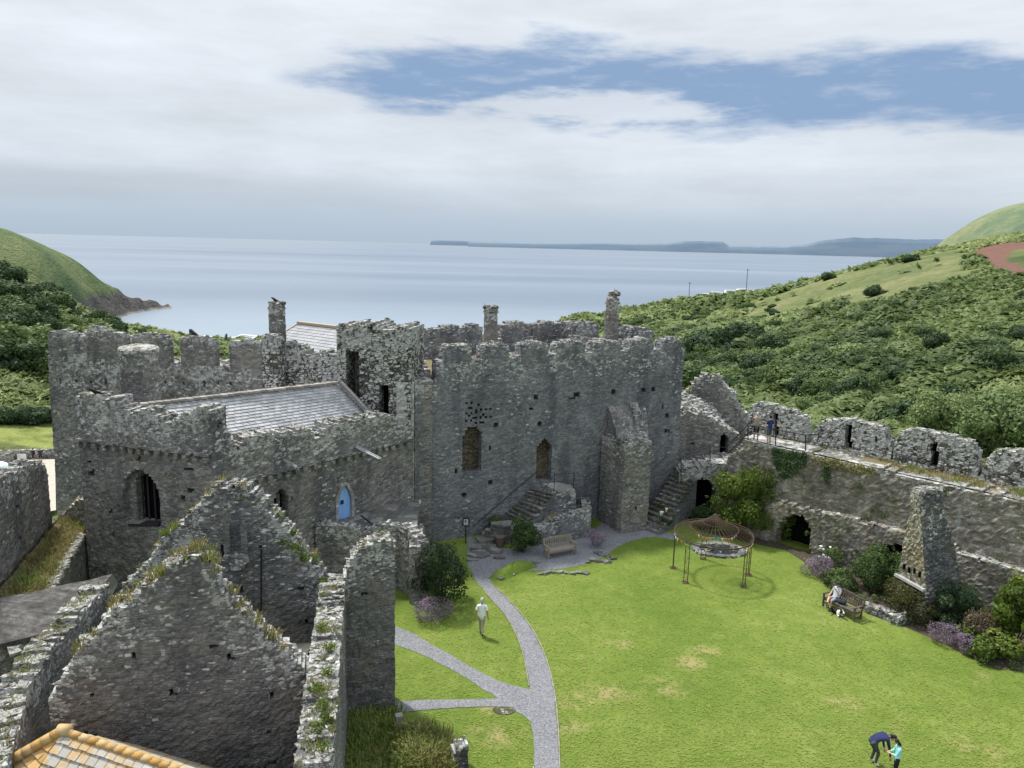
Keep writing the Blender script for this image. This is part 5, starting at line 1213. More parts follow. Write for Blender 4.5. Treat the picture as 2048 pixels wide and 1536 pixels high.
# ------------------------------------------------------------------ hall staircase
stp = empty('hall_staircase', (1,43,0), 'outdoor stone staircase climbing along the hall face to a first-floor landing', 'staircase')
S0, S1 = Vector((-.75,41.9,.45)), Vector((1.75,44.05,2.65)); n_ = 11; ds = (S1-S0)/n_; run = Vector((ds.x, ds.y, 0)); wdir = Vector((.44,-.9,0)).normalized()
run = Vector((.80,.60,0)).normalized()*.30
top = Vector(W1.p(W1.uz(1078,962)[0], 2.72, 0))
bl = Vector(G(1011,1023,1.22)); tl = Vector(G(1058,976,2.52)); br_s = Vector(G(1053,1045,1.22)); tr_s = Vector(G(1108,988,2.52)); n_ = 9
for k in range(n_):
    f = k/(n_-1); c = bl.lerp(tl, f); c2 = br_s.lerp(tr_s, f); zt = 1.22 + 1.33*f; ww = c2-c; ww.z = 0; w_ = ww.length; ww.normalize(); pw = Vector((-ww.y, ww.x, 0))
    mb = MB(); M = Matrix((ww, pw, Vector((0,0,1)))).transposed()
    cc = c + ww*w_/2; a_ = cc + pw*.2; mb.box((a_.x, a_.y, zt-.045), (w_, .5, .09), M, 0, random.random(), .03); a_ = cc + pw*.26; mb.box((a_.x, a_.y, zt/2-.1), (w_-.06, .48, zt-.06), M, 1, random.random(), .01)
    mb.obj('step', [CAPS if k % 2 else STEPS, HALL], stp)
pl = [Vector(G(*q, 2.72)) for q in ((1072,959),(1086,968),(1108,979),(1150,979),(1142,970),(1100,962))]
mb = MB(); mb.add([tuple(p) for p in pl] + [(p.x, p.y, p.z-.22) for p in pl], [tuple(range(6))] + [(i, (i+1)%6, 6+(i+1)%6, 6+i) for i in range(6)]); mb.obj('landing', [RENDER], stp)
Wt = Wall(G(1104,984,2.6)[:2], G(1152,983,2.6)[:2], 1.6); Wt.mesh('landing_wall', 2.55, -.2, [HALL, CAPS], .14, (), stp, rag=.04, capsize=.25)
a = (1.55,41.95,1.2); b_ = (4.86,43.4,1.7); Wt2 = Wall(a[:2], b_[:2], .5); Wt2.mesh('lower_wall', [(0,1.15),(1.2,1.3),(2,1.55),(Wt2.L,1.7)], -.2, [HALL, CAPS], .14, (), stp, rag=.05, capsize=.28)
Wt3 = Wall(b_[:2], (b_[0]+.1, b_[1]+2.2), .5); Wt3.mesh('lower_wall', 1.65, -.2, [HALL, CAPS], .18, (), stp, rag=.05)
mb = MB(); mb.add([(a[0],a[1]+.3,1.0),(b_[0],b_[1]+.3,1.4),(b_[0]+.1,b_[1]+2.2,1.4),(tl.x+1.6,tl.y-.4,1.4)], [(0,1,2,3)]); mb.obj('terrace', TURF, stp)
# handrails
mb = MB(); p0, p1 = W1.p(W1.uz(943,1050)[0], 0, -.25), W1.p(W1.uz(1070,941)[0], 0, -.25)
z0_ = W1.uz(943,1050)[1]; z1_ = W1.uz(1070,941)[1]; mb.tube([(p0.x,p0.y,z0_), (p1.x,p1.y,z1_)], .028, 6); 
mb.obj('handrail', [IRON], stp)
mb = MB(); A_ = Vector(G(1108,980,2.72)); B_ = Vector(G(1147,977,2.72)); C_ = A_.lerp(Vector(G(1060,1045,1.0)), .95)
for q in (A_, B_): mb.tube([q, q+Vector((0,0,1.0))], .022, 6)
for h in (.95, .5): mb.tube([A_+Vector((0,0,h)), B_+Vector((0,0,h))], .018, 5)
for f in (0, .33, .66, 1): q = A_.lerp(C_, f); mb.tube([q, q+Vector((0,0,.95))], .018, 5)
mb.tube([A_+Vector((0,0,.95)), C_+Vector((0,0,.95))], .02, 5); mb.obj('landing_rail', [IRON], stp)
# rough flags and rocks at the foot of the stair
for px, py, w_, h_ in ((1012,1047,1.7,1.08),(1002,1053,1.6,.92),(994,1060,1.6,.72),(985,1066,1.5,.5),(972,1078,1.3,.36),(968,1092,1.5,.24),(958,1106,1.4,.14),(1000,1112,.7,.14),(945,1118,.6,.1),(990,1098,1.0,.2)):
    c = G(px, py, h_); mb = MB(); n_ = 9; an = [6.283*k/n_ for k in range(n_)]; rr = [w_*.5*random.uniform(.75,1.15) for _ in an]
    vs = [(c[0]+r*math.cos(q), c[1]+r*.62*math.sin(q), h_+random.uniform(-.02,.02)) for q, r in zip(an, rr)]; mb.add(vs+[(x, y, -.05) for x, y, z in vs], [tuple(range(n_))] + [(i, n_+i, n_+(i+1)%n_, (i+1)%n_) for i in range(n_)])
    mb.obj('step', [STEPS], stp)
mb = MB()
for px, py in [(1195+i*7, 1105+i*3.2+random.uniform(-3,3)) for i in range(5)] + [(1080+i*13, 1146-i*.2+random.uniform(-2,2)) for i in range(8)] + [(1215-i*8, 1122+random.uniform(-4,3)) for i in range(6)] + [(1000+i*9, 1157-i*4) for i in range(9)]:
    c = G(px, py, .05); mb.rock(c, (random.uniform(.18,.5), random.uniform(.15,.3), random.uniform(.05,.14)), random.uniform(-.3,.8), 0, .2, .2*random.random())
rk = mb.obj('edging_stones', [STEPS]); tag(rk, 'rough stones edging the gravel in front of the wooden bench', 'stones', kind='stuff')
# grassy mound beside the path
mb = MB(); ring = [G(*q) for q in ((975,1158),(990,1146),(1015,1131),(1040,1122),(1068,1124),(1076,1134),(1050,1143),(1020,1156),(998,1162))]; cx = sum(p[0] for p in ring)/9; cy = sum(p[1] for p in ring)/9
N_ = 27; rp = [tuple(np.array(ring[k//3])*(1-(k%3)/3)+np.array(ring[(k//3+1)%9])*(k%3)/3) for k in range(N_)]
for j in range(6):
    f = j/5
    for p in rp: mb.v.append((cx+(p[0]-cx)*(1-f*.98), cy+(p[1]-cy)*(1-f*.98), .42*math.sin(f*math.pi/2)*(1+.3*n3(p[0]*2,p[1]*2,f)))); mb.l.append(0); mb.r.append(.5)
for j in range(5):
    for k in range(N_): mb.f.append((j*N_+k, j*N_+(k+1)%N_, (j+1)*N_+(k+1)%N_, (j+1)*N_+k)); mb.m.append(0)
o = mb.obj('grass_mound', M_lawn, None, True); tag(o, 'small grassy mound edged with rock between the path and the wooden bench', 'mound')
# sign frame by the stair
mb = MB(); q = AT(932,1044,42.0); mb.box(q, (.42,.05,.52)); sg = mb.obj('notice_board', plain('black_frame', (0.02,0.02,0.022), .5)); tag(sg, 'small black framed notice standing against the hall wall at the foot of the stair', 'sign')
mb = MB(); mb.box((q[0], q[1]-.03, q[2]), (.26,.012,.36)); mb.box((q[0]-.03, q[1]-.04, q[2]+.06), (.1,.006,.12), None, 1); mb.obj('notice', [plain('paper_grey', (0.42,0.43,0.42), .6), plain('print_dark', (0.08,0.08,0.09), .6)], sg)
mb = MB(); mb.bar((q[0], q[1]+.04, q[2]-.2), (q[0], q[1]+.04, -.05), .06); mb.obj('post', [IRON], sg)

# ------------------------------------------------------------------ buttress and recess beside the stair
lb = empty('stone_buttress', (7.5,45,0), 'projecting stone buttress with a raking broken top against the hall face', 'buttress')
Wb = Wall((6.75,44.1), (8.5,44.9), 2.6); pr = Wb.prof([(1228,895),(1240,890),(1270,886),(1292,882)]); pr = [(0,pr[0][1])]+pr+[(Wb.L,pr[-1][1])]
Wb.mesh('buttress_wall', pr, -.3, [CHAPEL, CAPS], .14, [(Wb.rect(1272,1015,6,8),.3)], lb, rag=.05, capsize=.28)
Wb2 = Wall(W1.p(W1.uz(1218,850)[0], 0, 0)[:2], (8.42,44.95), .42); Wb2.n = Vector((.85,-.5)).normalized()
Wb2 = Wall((8.52,45.0), W1.p(W1.uz(1293,880)[0]-.9, 0, -.02)[:2], .5); 
q1 = Wb2.L; pr = [(0, 4.95), (q1*.25, 5.3), (q1*.55, 6.2), (q1*.8, 7.0), (q1, 7.4)]
Wb2.mesh('raking_wall', pr, 4, [CHAPEL, CAPS], .14, (), lb, rag=.06, capsize=.26, lichd=.5)
q00, q10 = Wb.p(0, 4.75, .05), Wb.p(Wb.L, 4.75, .05); q01 = W1.p(W1.uz(1216,830)[0], 7.25, -.02); q11 = W1.p(W1.uz(1290,830)[0], 7.05, -.02); mb = MB(); nq = 18
for j in range(nq+1):
    for i in range(nq+1):
        f, g_ = i/nq, j/nq; p = q00.lerp(q10, f).lerp(q01.lerp(q11, f), g_); e_ = 0 if i in (0, nq) else 1; mb.v.append((p.x+random.uniform(-.03,.03), p.y+random.uniform(-.03,.03), p.z+e_*(random.uniform(-.09,.09)+.2*n3(p.x*1.5,p.y*1.5,2)))); mb.l.append(.2); mb.r.append(.5)
for j in range(nq):
    for i in range(nq): mb.f.append((j*(nq+1)+i, j*(nq+1)+i+1, (j+1)*(nq+1)+i+1, (j+1)*(nq+1)+i)); mb.m.append(0)
for i_ in (0, nq):
    for j in range(nq):
        a_ = mb.v[j*(nq+1)+i_]; c_ = mb.v[(j+1)*(nq+1)+i_]; mb.add([a_, c_, (c_[0],c_[1],4.0), (a_[0],a_[1],4.0)], [(0,1,2,3)])
mb.obj('sloped_top', [CHAPEL], lb)
# ------------------------------------------------------------------ far stair, arch, gate wall
fs_ = empty('far_staircase', (10.5,47,0), 'flight of stone steps rising to the right between the buttress and the gate wall', 'staircase')
f0 = Vector(G(1298,1062,0)); f1 = Vector(AT(1366,955,48.0)); n_ = 13; ww = Vector((.62,-.78,0)); rr_ = Vector((.78,.62,0))
for k in range(n_):
    f = k/(n_-1); zt = .18+(f1.z-.18)*f; c = f0.lerp(Vector((f1.x, f1.y, 0)), f); c.z = 0; mb = MB(); M = Matrix((ww, rr_, Vector((0,0,1)))).transposed()
    cc = c + ww*.35 + Vector((-.1,.5,0)); mb.box((cc.x, cc.y, zt-.07), (1.8,.5,.16), M, 0, .5, .04); mb.box((cc.x+.05, cc.y+.06, zt/2-.1), (1.7,.48,max(.05,zt-.1)), M, 1, .5, .01); mb.obj('step', [CAPS if k % 3 else STEPS, HALL], fs_)
mb = MB(); mb.tube([AT(1297,948,46.6), AT(1334,912,47.6)], .025, 5); mb.tube([AT(1362,915,47.4), AT(1420,893,48.2), AT(1455,895,48.5)], .02, 5)
for px, y0, y1, Y_ in ((1362,915,965,47.4),(1420,893,935,48.2)): mb.tube([AT(px,y0,Y_), AT(px,y1,Y_)], .022, 5)
mb.obj('handrail', [IRON], fs_)
gw = empty('gate_wall', (13.5,50,0), 'ruined stone block with a dark narrow doorway between the hall and the curtain wall', 'wall')
Wg = Wall((10.9,47.75), (14.6,47.6), 2.2); arc = [Wg.uz(px, py) for px, py in ((1358,1060),(1358,985),(1372,968),(1392,957),(1408,957),(1424,964),(1434,985),(1434,1060))]
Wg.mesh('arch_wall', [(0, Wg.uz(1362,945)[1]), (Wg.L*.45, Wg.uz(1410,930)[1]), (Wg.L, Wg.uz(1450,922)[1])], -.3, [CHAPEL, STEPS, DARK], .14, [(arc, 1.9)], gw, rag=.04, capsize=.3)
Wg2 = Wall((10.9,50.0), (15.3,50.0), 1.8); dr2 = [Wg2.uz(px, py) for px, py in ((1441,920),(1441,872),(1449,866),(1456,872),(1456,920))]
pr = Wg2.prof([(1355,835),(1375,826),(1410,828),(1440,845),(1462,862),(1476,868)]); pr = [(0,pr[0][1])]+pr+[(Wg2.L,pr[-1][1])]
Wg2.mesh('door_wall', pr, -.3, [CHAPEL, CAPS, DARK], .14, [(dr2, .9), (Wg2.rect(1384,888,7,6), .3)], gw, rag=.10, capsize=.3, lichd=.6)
mb = MB()
Wg3 = Wall((10.7,53.2), (18.0,51.6), 1.2); pr = Wg3.prof([(1350,785),(1384,781),(1387,764),(1400,756),(1440,753),(1446,766),(1470,784),(1476,808),(1494,832),(1500,850),(1515,862)]); pr = [(0,pr[0][1])]+pr+[(Wg3.L,pr[-1][1])]
Wg3.mesh('rear_wall', pr, 1, [CHAPEL, CAPS], .17, (), gw, rag=.10, capsize=.3, lichd=1.0)
for k in range(120):
    f = random.random(); g_ = random.random(); p = Vector(Wg2.p(f*3.6, 0, 0)); mb.rock((p.x, 50.9+g_*2.0, Wg2.top_at(f*3.6)-.05+g_*.75), (.5,.4,.16), random.random(), 0, .2, 1)
mb.obj('ledge_stones', [WHITE], gw)
# ------------------------------------------------------------------ curtain wall on the right
cw = empty('curtain_wall', (20,41,0), 'long brown stone curtain wall with wall walk, enclosing the right side of the lawn', 'wall')
CA, CB = (13.7,46.28), (26.25,32.5); ZW = 5.7
Wc = Wall(CA, CB, 3.2)
stps = Wc.prof([(1462,915),(1472,900),(1480,888),(1490,878)])
arc1 = [Wc.uz(px, py) for px, py in ((1552,1125),(1552,1062),(1562,1040),(1584,1027),(1604,1030),(1618,1045),(1621,1060),(1621,1125))]
arc2 = [Wc.uz(px, py) for px, py in ((1752,1190),(1752,1110),(1770,1092),(1795,1086),(1815,1095),(1825,1110),(1825,1190))]
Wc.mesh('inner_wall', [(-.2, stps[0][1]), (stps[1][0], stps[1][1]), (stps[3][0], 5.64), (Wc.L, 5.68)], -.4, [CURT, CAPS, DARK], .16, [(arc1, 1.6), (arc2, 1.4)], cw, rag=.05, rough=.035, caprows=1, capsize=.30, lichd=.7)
# lower ledge wall with arches
LA, LB = (13.7-.739*.55+.9,46.28-.674*.55-1), (26.25-.739*.55,32.5-.674*.55)
Wle = Wall(LA, LB, 1.5)
a1_ = [Wle.uz(px, py) for px, py in ((1552,1110),(1552,1062),(1562,1040),(1584,1027),(1604,1030),(1618,1045),(1621,1060),(1621,1112))]
a2_ = [Wle.uz(px, py) for px, py in ((1752,1180),(1752,1110),(1770,1092),(1795,1086),(1815,1095),(1825,1110),(1825,1180))]
pr = Wle.prof([(1500,1000),(1560,1005),(1616,1020),(1680,1032),(1720,1042),(1770,1055),(1840,1075),(1925,1108),(2012,1133)]); pr = [(0,pr[0][1])]+pr+[(Wle.L,pr[-1][1]-.1)]
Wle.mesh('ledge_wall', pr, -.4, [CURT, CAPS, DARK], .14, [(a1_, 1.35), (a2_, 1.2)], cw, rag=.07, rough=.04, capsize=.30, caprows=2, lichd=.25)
# walk surface
mb = MB(); nq = 24
for k in range(nq+1):
    u = .6 + (Wc.L-.6)*k/nq
    for d in (.25, 1.1, 2.0, 3.1): p = Wc.p(u, ZW - .02 + .05*n3(u, d, 0) + (.1 if d > 1.9 else 0), d); mb.v.append(tuple(p)); mb.l.append(.8); mb.r.append(.5)
for k in range(nq):
    for j in range(3): mb.f.append((k*4+j, (k+1)*4+j, (k+1)*4+j+1, k*4+j+1)); mb.m.append(0 if j < 1 or k < 9 else 1)
mb.obj('wall_walk', [STEPS, TURF], cw)
# outer parapet, white with lichen
Wp_ = Wall((13.7+.739*1.8,46.28+.674*1.8), (27.9+.739*1.8,30.69+.674*1.8), .7)
def pmer(pts, slits, nm='parapet'):
    pr = Wp_.prof(pts); return Wp_.mesh(nm, pr, 5.5, [WHITE, CAPS, DARK], .12, [(Wp_.poly(s), .45) for s in slits], cw, rag=.04, rough=.025, capsize=.22, lichd=3)
pmer([(1494,842),(1500,815),(1510,806),(1525,805),(1560,816),(1590,824),(1608,838),(1614,868)], [[(1546,825),(1556,825),(1556,878),(1546,878)]])
pmer([(1624,872),(1636,855),(1650,841),(1690,839),(1755,850),(1770,862),(1780,885),(1783,905)], [[(1690,850),(1703,851),(1703,898),(1690,897)],[(1748,872),(1754,872),(1754,884),(1748,884)]])
pmer([(1787,902),(1793,878),(1806,862),(1835,858),(1890,870),(1940,884),(1952,900),(1958,930)], [[(1861,884),(1876,886),(1876,938),(1861,936)]])
pmer([(1965,938),(1978,912),(1990,903),(2020,900),(2060,903),(2100,915)], [])
pmer([(1494,875),(1550,872),(1620,888),(1700,900),(1790,922),(1880,935),(1970,955),(2060,975)], [], 'parapet_base')
# ivy on the wall top and a hanging vine
def ivy_patch(name, label, w, poly, n, leaf, mat, off=-.10):
    P_ = w.poly(poly); us = [p[0] for p in P_]; zs = [p[1] for p in P_]; pts = []
    while len(pts) < n:
        u = random.uniform(min(us), max(us)); z = random.uniform(min(zs), max(zs))
        if in_poly(np.array([u]), np.array([z]), P_)[0]: pts.append(tuple(w.p(u, z, off + random.uniform(-.10, .04) - .08*n3(u*2, z*2, 0))))
    P = np.array(pts); V, F = leaves(P, np.tile(np.array([[w.n.x, w.n.y, .35]]), (n,1)), leaf, 1.25, .6)
    return tag(link(name, np_mesh(name, V, F, mat, {'rnd': np.repeat(np.clip(rng.normal(.45,.22,n),0,1),4)})), label, 'ivy')
ivy_patch('ivy', 'broad dark patch of ivy hanging from the top of the curtain wall below the walkers', Wc, [(1546,896),(1575,900),(1615,906),(1612,930),(1585,950),(1570,958),(1556,940),(1547,915)], 1600, .13, M_bush_dark)
ivy_patch('ivy', 'thin strand of ivy hanging on the curtain wall right of the broad ivy patch', Wc, [(1650,925),(1658,928),(1662,955),(1656,968),(1648,950)], 260, .10, M_bush_mid)
ivy_patch('ivy', 'brownish creeper along the upper edge of the middle of the curtain wall', Wc, [(1618,908),(1680,918),(1755,935),(1750,948),(1700,945),(1640,925)], 520, .09, M_dry)
sp = []
for k in range(520):
    u = random.uniform(2, Wc.L); d = random.uniform(.5, 3.0)
    if d < 1.5 and u < 9 : continue
    sp.append((Wc.p(u, ZW+.05, d), 16, random.uniform(.10,.30), .22, 0 if n3(u*.8, d, 3) > -.1 else 1))
grass_on('walkway_grass', 'dry grass and weeds along the right wall walk below the white parapet', sp)
mb = MB()
for k in range(60):
    u = random.uniform(1.5, Wc.L-2); z = random.uniform(2.6, 5.3); 
    if n3(u*.5, z*.5, 7) < -.05: continue
    sprigs(mb, tuple(Wc.p(u, z, -.04)), int(random.uniform(25, 90)), random.uniform(.10,.30), .06, 1.5)
for k in range(26):
    u = random.uniform(1, Wle.L-1); z = random.uniform(.6, 2.6); sprigs(mb, tuple(Wle.p(u, z, -.04)), int(random.uniform(25, 80)), random.uniform(.10,.28), .055, 1.4)
tag(mb.obj('wall_ferns', M_bush_mid), 'small ferns and weeds rooted all over the face of the curtain wall', 'weeds', kind='stuff')
# metal railing on the walk
rl = empty('walkway_railing', (17,44.5,5.4), 'black tubular railing with two rails at the top of the wall walk steps', 'railing')
Yq = (46.4,45.1,44.4,43.2,43.7); pts = [AT(*p, y) for p, y in zip(((1455,893),(1496,849),(1550,859),(1611,870),(1638,869)), Yq)]; pts2 = [AT(*p, y) for p, y in zip(((1455,908),(1496,866),(1550,874),(1611,884),(1638,884)), Yq)]
mb = MB(); mb.tube(pts, .03, 6); mb.tube(pts2, .026, 6); mb.obj('rail', [IRON], rl)
for (px, y0, y1, Y_) in ((1496,849,880,45.1),(1551,859,893,44.4),(1611,870,902,43.2)):
    mb = MB(); mb.tube([AT(px,y0,Y_), AT(px,y1,Y_)], .032, 6); mb.obj('post', [IRON], rl)
# ------------------------------------------------------------------ tapering fireplace stack against the curtain
fp = empty('fireplace_stack', (19.8,34.3,0), 'tall tapering ruined fireplace stack with a slate lintel standing out from the curtain wall', 'chimney')
def px3(px, py, base):   # point above a plan position
    d = sight(px, py); k = (base[0]*d[0]+base[1]*d[1])/(d[0]**2+d[1]**2); return CAM_H + d[2]*k
cn = Vector((19.45,33.5)); ax = Vector((.94,.34)).normalized(); lx = Vector((-.29,.957)).normalized()   # right face runs along ax, left (lit) face along lx
prof_ = [(-.3,1.7,2.25,0),(1.75,1.68,2.2,0),(2.2,1.6,2.12,.10),(3.4,1.25,1.9,.36),(4.4,.9,1.75,.58),(4.8,.85,1.6,.66),(5.0,.68,1.45,.70),(5.6,.55,1.42,.83),(6.25,.5,1.45,.98)]
def stack(mb, zlo, zhi, mi=0):
    zz = np.arange(zlo, zhi+.01, .13); rings = []
    for z in zz:
        wl = np.interp(z, [p[0] for p in prof_], [p[1] for p in prof_]); wr = np.interp(z, [p[0] for p in prof_], [p[2] for p in prof_]); ins = np.interp(z, [p[0] for p in prof_], [p[3] for p in prof_])
        c = cn + Vector((-.66,.46))*ins; q = []
        P0 = c + lx*wl; P1 = c; P2 = c + ax*wr; P3 = P0 + ax*wr
        for a, b_, n_ in ((P0,P1,12),(P1,P2,12),(P2,P3,8),(P3,P0,8)):
            for k in range(n_):
                p = a.lerp(b_, k/n_); h = .035; q.append((p.x+random.uniform(-h,h), p.y+random.uniform(-h,h), z+random.uniform(-.03,.03)))
        rings.append(q)
    n_ = 40; vs = [p for r in rings for p in r]; li = [max(0,1-(zhi-p[2])/3.5)*.8 for p in vs]
    mb.add(vs, [(j*n_+k, j*n_+(k+1)%n_, (j+1)*n_+(k+1)%n_, (j+1)*n_+k) for j in range(len(rings)-1) for k in range(n_)] + [tuple(range((len(rings)-1)*n_, len(rings)*n_))], mi, li)
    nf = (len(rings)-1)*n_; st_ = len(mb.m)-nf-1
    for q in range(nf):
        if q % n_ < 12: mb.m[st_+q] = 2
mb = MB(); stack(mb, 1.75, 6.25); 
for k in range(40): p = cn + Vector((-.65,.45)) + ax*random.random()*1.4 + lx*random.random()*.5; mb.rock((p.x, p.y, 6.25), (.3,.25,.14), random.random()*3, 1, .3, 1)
mb.obj('hood', [STACK, CAPS, STACK_LIT], fp)
mb = MB(); 
def pier(a, b_, z0, z1, th):
    s = Wall(a, b_, th); return s
s1_ = Wall(cn + lx*.34 + ax*.02, cn + ax*.02, 1.6); s1_.n = (-ax).normalized(); s1_.mesh('pier', [(0,1.7),(s1_.L,1.7)], -.3, [STACK, CAPS], .13, (), fp, rag=0, caps=False)
s2_ = Wall(cn, cn + ax*2.2, .4); s2_.mesh('side_wall', 1.8, -.3, [STACK, CAPS], .13, (), fp, rag=0, caps=False)
s3_ = Wall(cn + lx*1.7 + ax*.02, cn + lx*1.45 + ax*.02, 1.6); s3_.n = (-ax).normalized(); s3_.mesh('pier', 1.7, -.3, [STACK, CAPS], .13, (), fp, rag=0, caps=False)
mb = MB(); a = cn + lx*1.78 - ax*.06; b_ = cn + lx*.02 - ax*.06; mb.bar((a.x, a.y, 1.72), (b_.x, b_.y, 1.70), .26, .12, 0, .5); mb.obj('lintel', M_slate, fp)
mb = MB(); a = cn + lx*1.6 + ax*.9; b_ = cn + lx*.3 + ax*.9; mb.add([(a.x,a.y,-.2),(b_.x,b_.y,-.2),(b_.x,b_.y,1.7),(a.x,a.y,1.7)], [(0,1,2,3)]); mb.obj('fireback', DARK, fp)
for k in range(4): mb = MB(); p = cn + lx*(.30+.32*k) + Vector((-.66,.46))*.13; mb.box((p.x, p.y, 2.32+.05*math.sin(k*2)), (.10,.12,.26), Matrix.Rotation(math.atan2(lx.y, lx.x), 3, 'Z')); mb.obj('socket_hole', DARK, fp)  # near-black boxes paint the dark of the sockets
# low flower bed walls
for a, b_, h, lab in ((G(1725,1222), G(1795,1252), .42, 'low dry-stone bed wall running from the dark bench to the fireplace stack'), (G(1925,1195), G(2010,1222), .9, 'low stone bed wall with pale capstones behind the shrubs right of the fireplace stack')):
    s = Wall(a[:2], b_[:2], .45); o = s.mesh('bed_wall', h, -.2, [STACK, CAPS], .12, (), None, rag=.05, capsize=.3); tag(o, lab, 'wall')
o = Wall(G(1795,1252)[:2], G(1835,1240)[:2], .4); o2 = o.mesh('bed_wall', .35, -.2, [STACK, CAPS], .12, (), None, rag=.05); tag(o2, 'short return of the low bed wall in front of the fireplace opening', 'wall')
# ------------------------------------------------------------------ planting in the courtyard
def plant(name, label, cat, px, py, wpx, ytop, mat, leaf, n, nb=12, br=.42, elong=1.5, depth=1.0, jit=.7, base=.5, trunk=True, group=None, seed=1, flat=.9, off=.55):
    """shrub with foliage and stems, foot at the picture position, sized by the photo"""
    c = G(px, py); dist = math.sqrt(c[0]**2 + c[1]**2 + CAM_H**2); rx = wpx*dist/FOC/2
    d = sight(px, ytop); k = math.hypot(c[0], c[1])/math.hypot(d[0], d[1]); h = max(.3, CAM_H + d[2]*k)
    cy = c[1] + rx*depth*off; cx = c[0]*(1 + rx*depth*off/c[1])
    h = h*1.0; root = empty(name, (cx, cy, 0), label, cat, group)
    bl = blob_cloud(rx*1.05, rx*depth, h*.52, nb, min(rx, h)*br, h*.52, seed, flat); m_ = max(b[2]+b[5] for b in bl); ex = max(max(abs(b[0])+b[3] for b in bl), .1); kx = rx/ex; bl = [(b[0]*kx, b[1]*kx, b[2]*h/m_, b[3]*kx, b[4]*kx, b[5]*h/m_) for b in bl]
    me = foliage_mesh('foliage', bl, n, leaf, mat, elong, jit, base); link('foliage', me, root, False)
    if trunk:
        mb = MB()
        for b in bl[:7]: mb.tube([(random.uniform(-.06,.06), random.uniform(-.06,.06), -.05), (b[0]*.4, b[1]*.4, b[2]*.5), (b[0], b[1], b[2])], [.045,.035,.015], 5)
        mb.obj('stem', M_bark, root, world=False)
    return root
plant('bush', 'big dark evergreen bush at the foot of the curved landing wall', 'bush', 882, 1212, 134, 1086, leaf_mat('leaf_evergreen', (0.010,0.022,0.011), (0.028,0.052,0.022), (0.075,0.115,0.045)), .08, 7200, 18, .42, seed=3, off=.25)
plant('bush', 'rounded green shrub at the foot of the hall stair, left of the wooden bench', 'bush', 1046, 1112, 72, 1042, M_bush_mid, .075, 3600, 12, .46, seed=4, base=.4)
plant('bush', 'loose light green bush spilling beside the stone steps above the plant pot', 'bush', 1000, 1078, 50, 1036, M_bush_mid, .07, 1500, 9, .42, seed=5, base=.55)
plant('bush', 'dark low undergrowth in front of the stone arch behind the gazebo', 'bush', 1398, 1062, 74, 1022, M_bush_dark, .09, 2200, 10, .45, seed=6)
plant('conifer', 'feathery golden green conifer in front of the curtain wall behind the gazebo', 'tree', 1486, 1084, 140, 945, M_lime, .075, 13000, 40, .26, 2.8, seed=8, jit=.9, base=.42)
plant('conifer', 'smaller feathery green conifer beside the dark arch in the ledge wall', 'tree', 1562, 1086, 58, 1012, M_lime, .07, 3600, 18, .32, 2.8, seed=9, jit=.9, base=.38)
plant('bush', 'broad glossy green shrub behind the dark bench, left of the ivy-clad post', 'bush', 1752, 1192, 100, 1104, M_bush_mid, .085, 5200, 15, .42, seed=10, base=.38)
plant('bush', 'smaller leafy shrub directly behind the seated person', 'bush', 1680, 1186, 62, 1146, M_bush_mid, .075, 2400, 10, .45, seed=11, base=.5)
plant('bush', 'white-flowering shrub against the ledge wall above the lavender', 'bush', 1652, 1140, 60, 1098, M_bush_mid, .07, 1500, 9, .45, seed=12)
plant('bush', 'olive brown bush in front of the fireplace opening', 'bush', 1800, 1246, 92, 1168, leaf_mat('leaf_olive', (0.03,0.035,0.015), (0.085,0.09,0.03), (0.17,0.15,0.06)), .07, 4200, 13, .42, seed=13)
plant('bush', 'blue-green feathery shrub right of the fireplace stack', 'bush', 1893, 1258, 92, 1170, M_bluegreen, .075, 4200, 13, .4, 2.2, seed=14)
plant('bush', 'bright green low leaves at the front of the bed below the dried stalks', 'bush', 1975, 1325, 84, 1272, M_lime, .12, 1900, 10, .42, seed=15, base=.6)
plant('bush', 'tall large-leaved shrub at the right edge of the photo', 'bush', 2022, 1322, 90, 1165, M_lime, .15, 3600, 16, .36, 1.3, seed=16, base=.5)
plant('bush', 'small dark plant at the foot of the fireplace pier', 'bush', 1880, 1262, 50, 1225, M_bush_dark, .08, 1200, 8, .45, seed=17)
M_lav = leaf_mat('lavender_flower', (0.07,0.085,0.055), (0.27,0.20,0.28), (0.52,0.40,0.53), .3, .8)
def flowers(label, px, py, wpx, ytop, n, seed):
    return plant('flower_clump', label, 'flowers', px, py, wpx, ytop, M_lav, .045, n, 12, .42, 1.2, .6, .9, .55, False, None, seed, .8)
flowers('purple-flowering clump on the grass below the big dark evergreen bush', 874, 1248, 92, 1205, 3600, 31)
flowers('purple-flowering clump between the wooden bench and the stone buttress', 1190, 1098, 46, 1062, 1800, 32)
flowers('purple lavender clump at the lawn edge near the dark arch in the ledge wall', 1632, 1156, 62, 1112, 2600, 33)
flowers('purple-pink flower clump at the right-hand bed below the blue-green shrub', 1890, 1292, 62, 1252, 2600, 34)
flowers('faded purple flower clump between the bright one and the dried stalks', 1935, 1310, 44, 1272, 1500, 35)
M_stalk = leaf_mat('dried_stalk', (0.10,0.075,0.045), (0.20,0.155,0.10), (0.34,0.28,0.19), .2, .9)
c = G(1972, 1300); mb = MB()
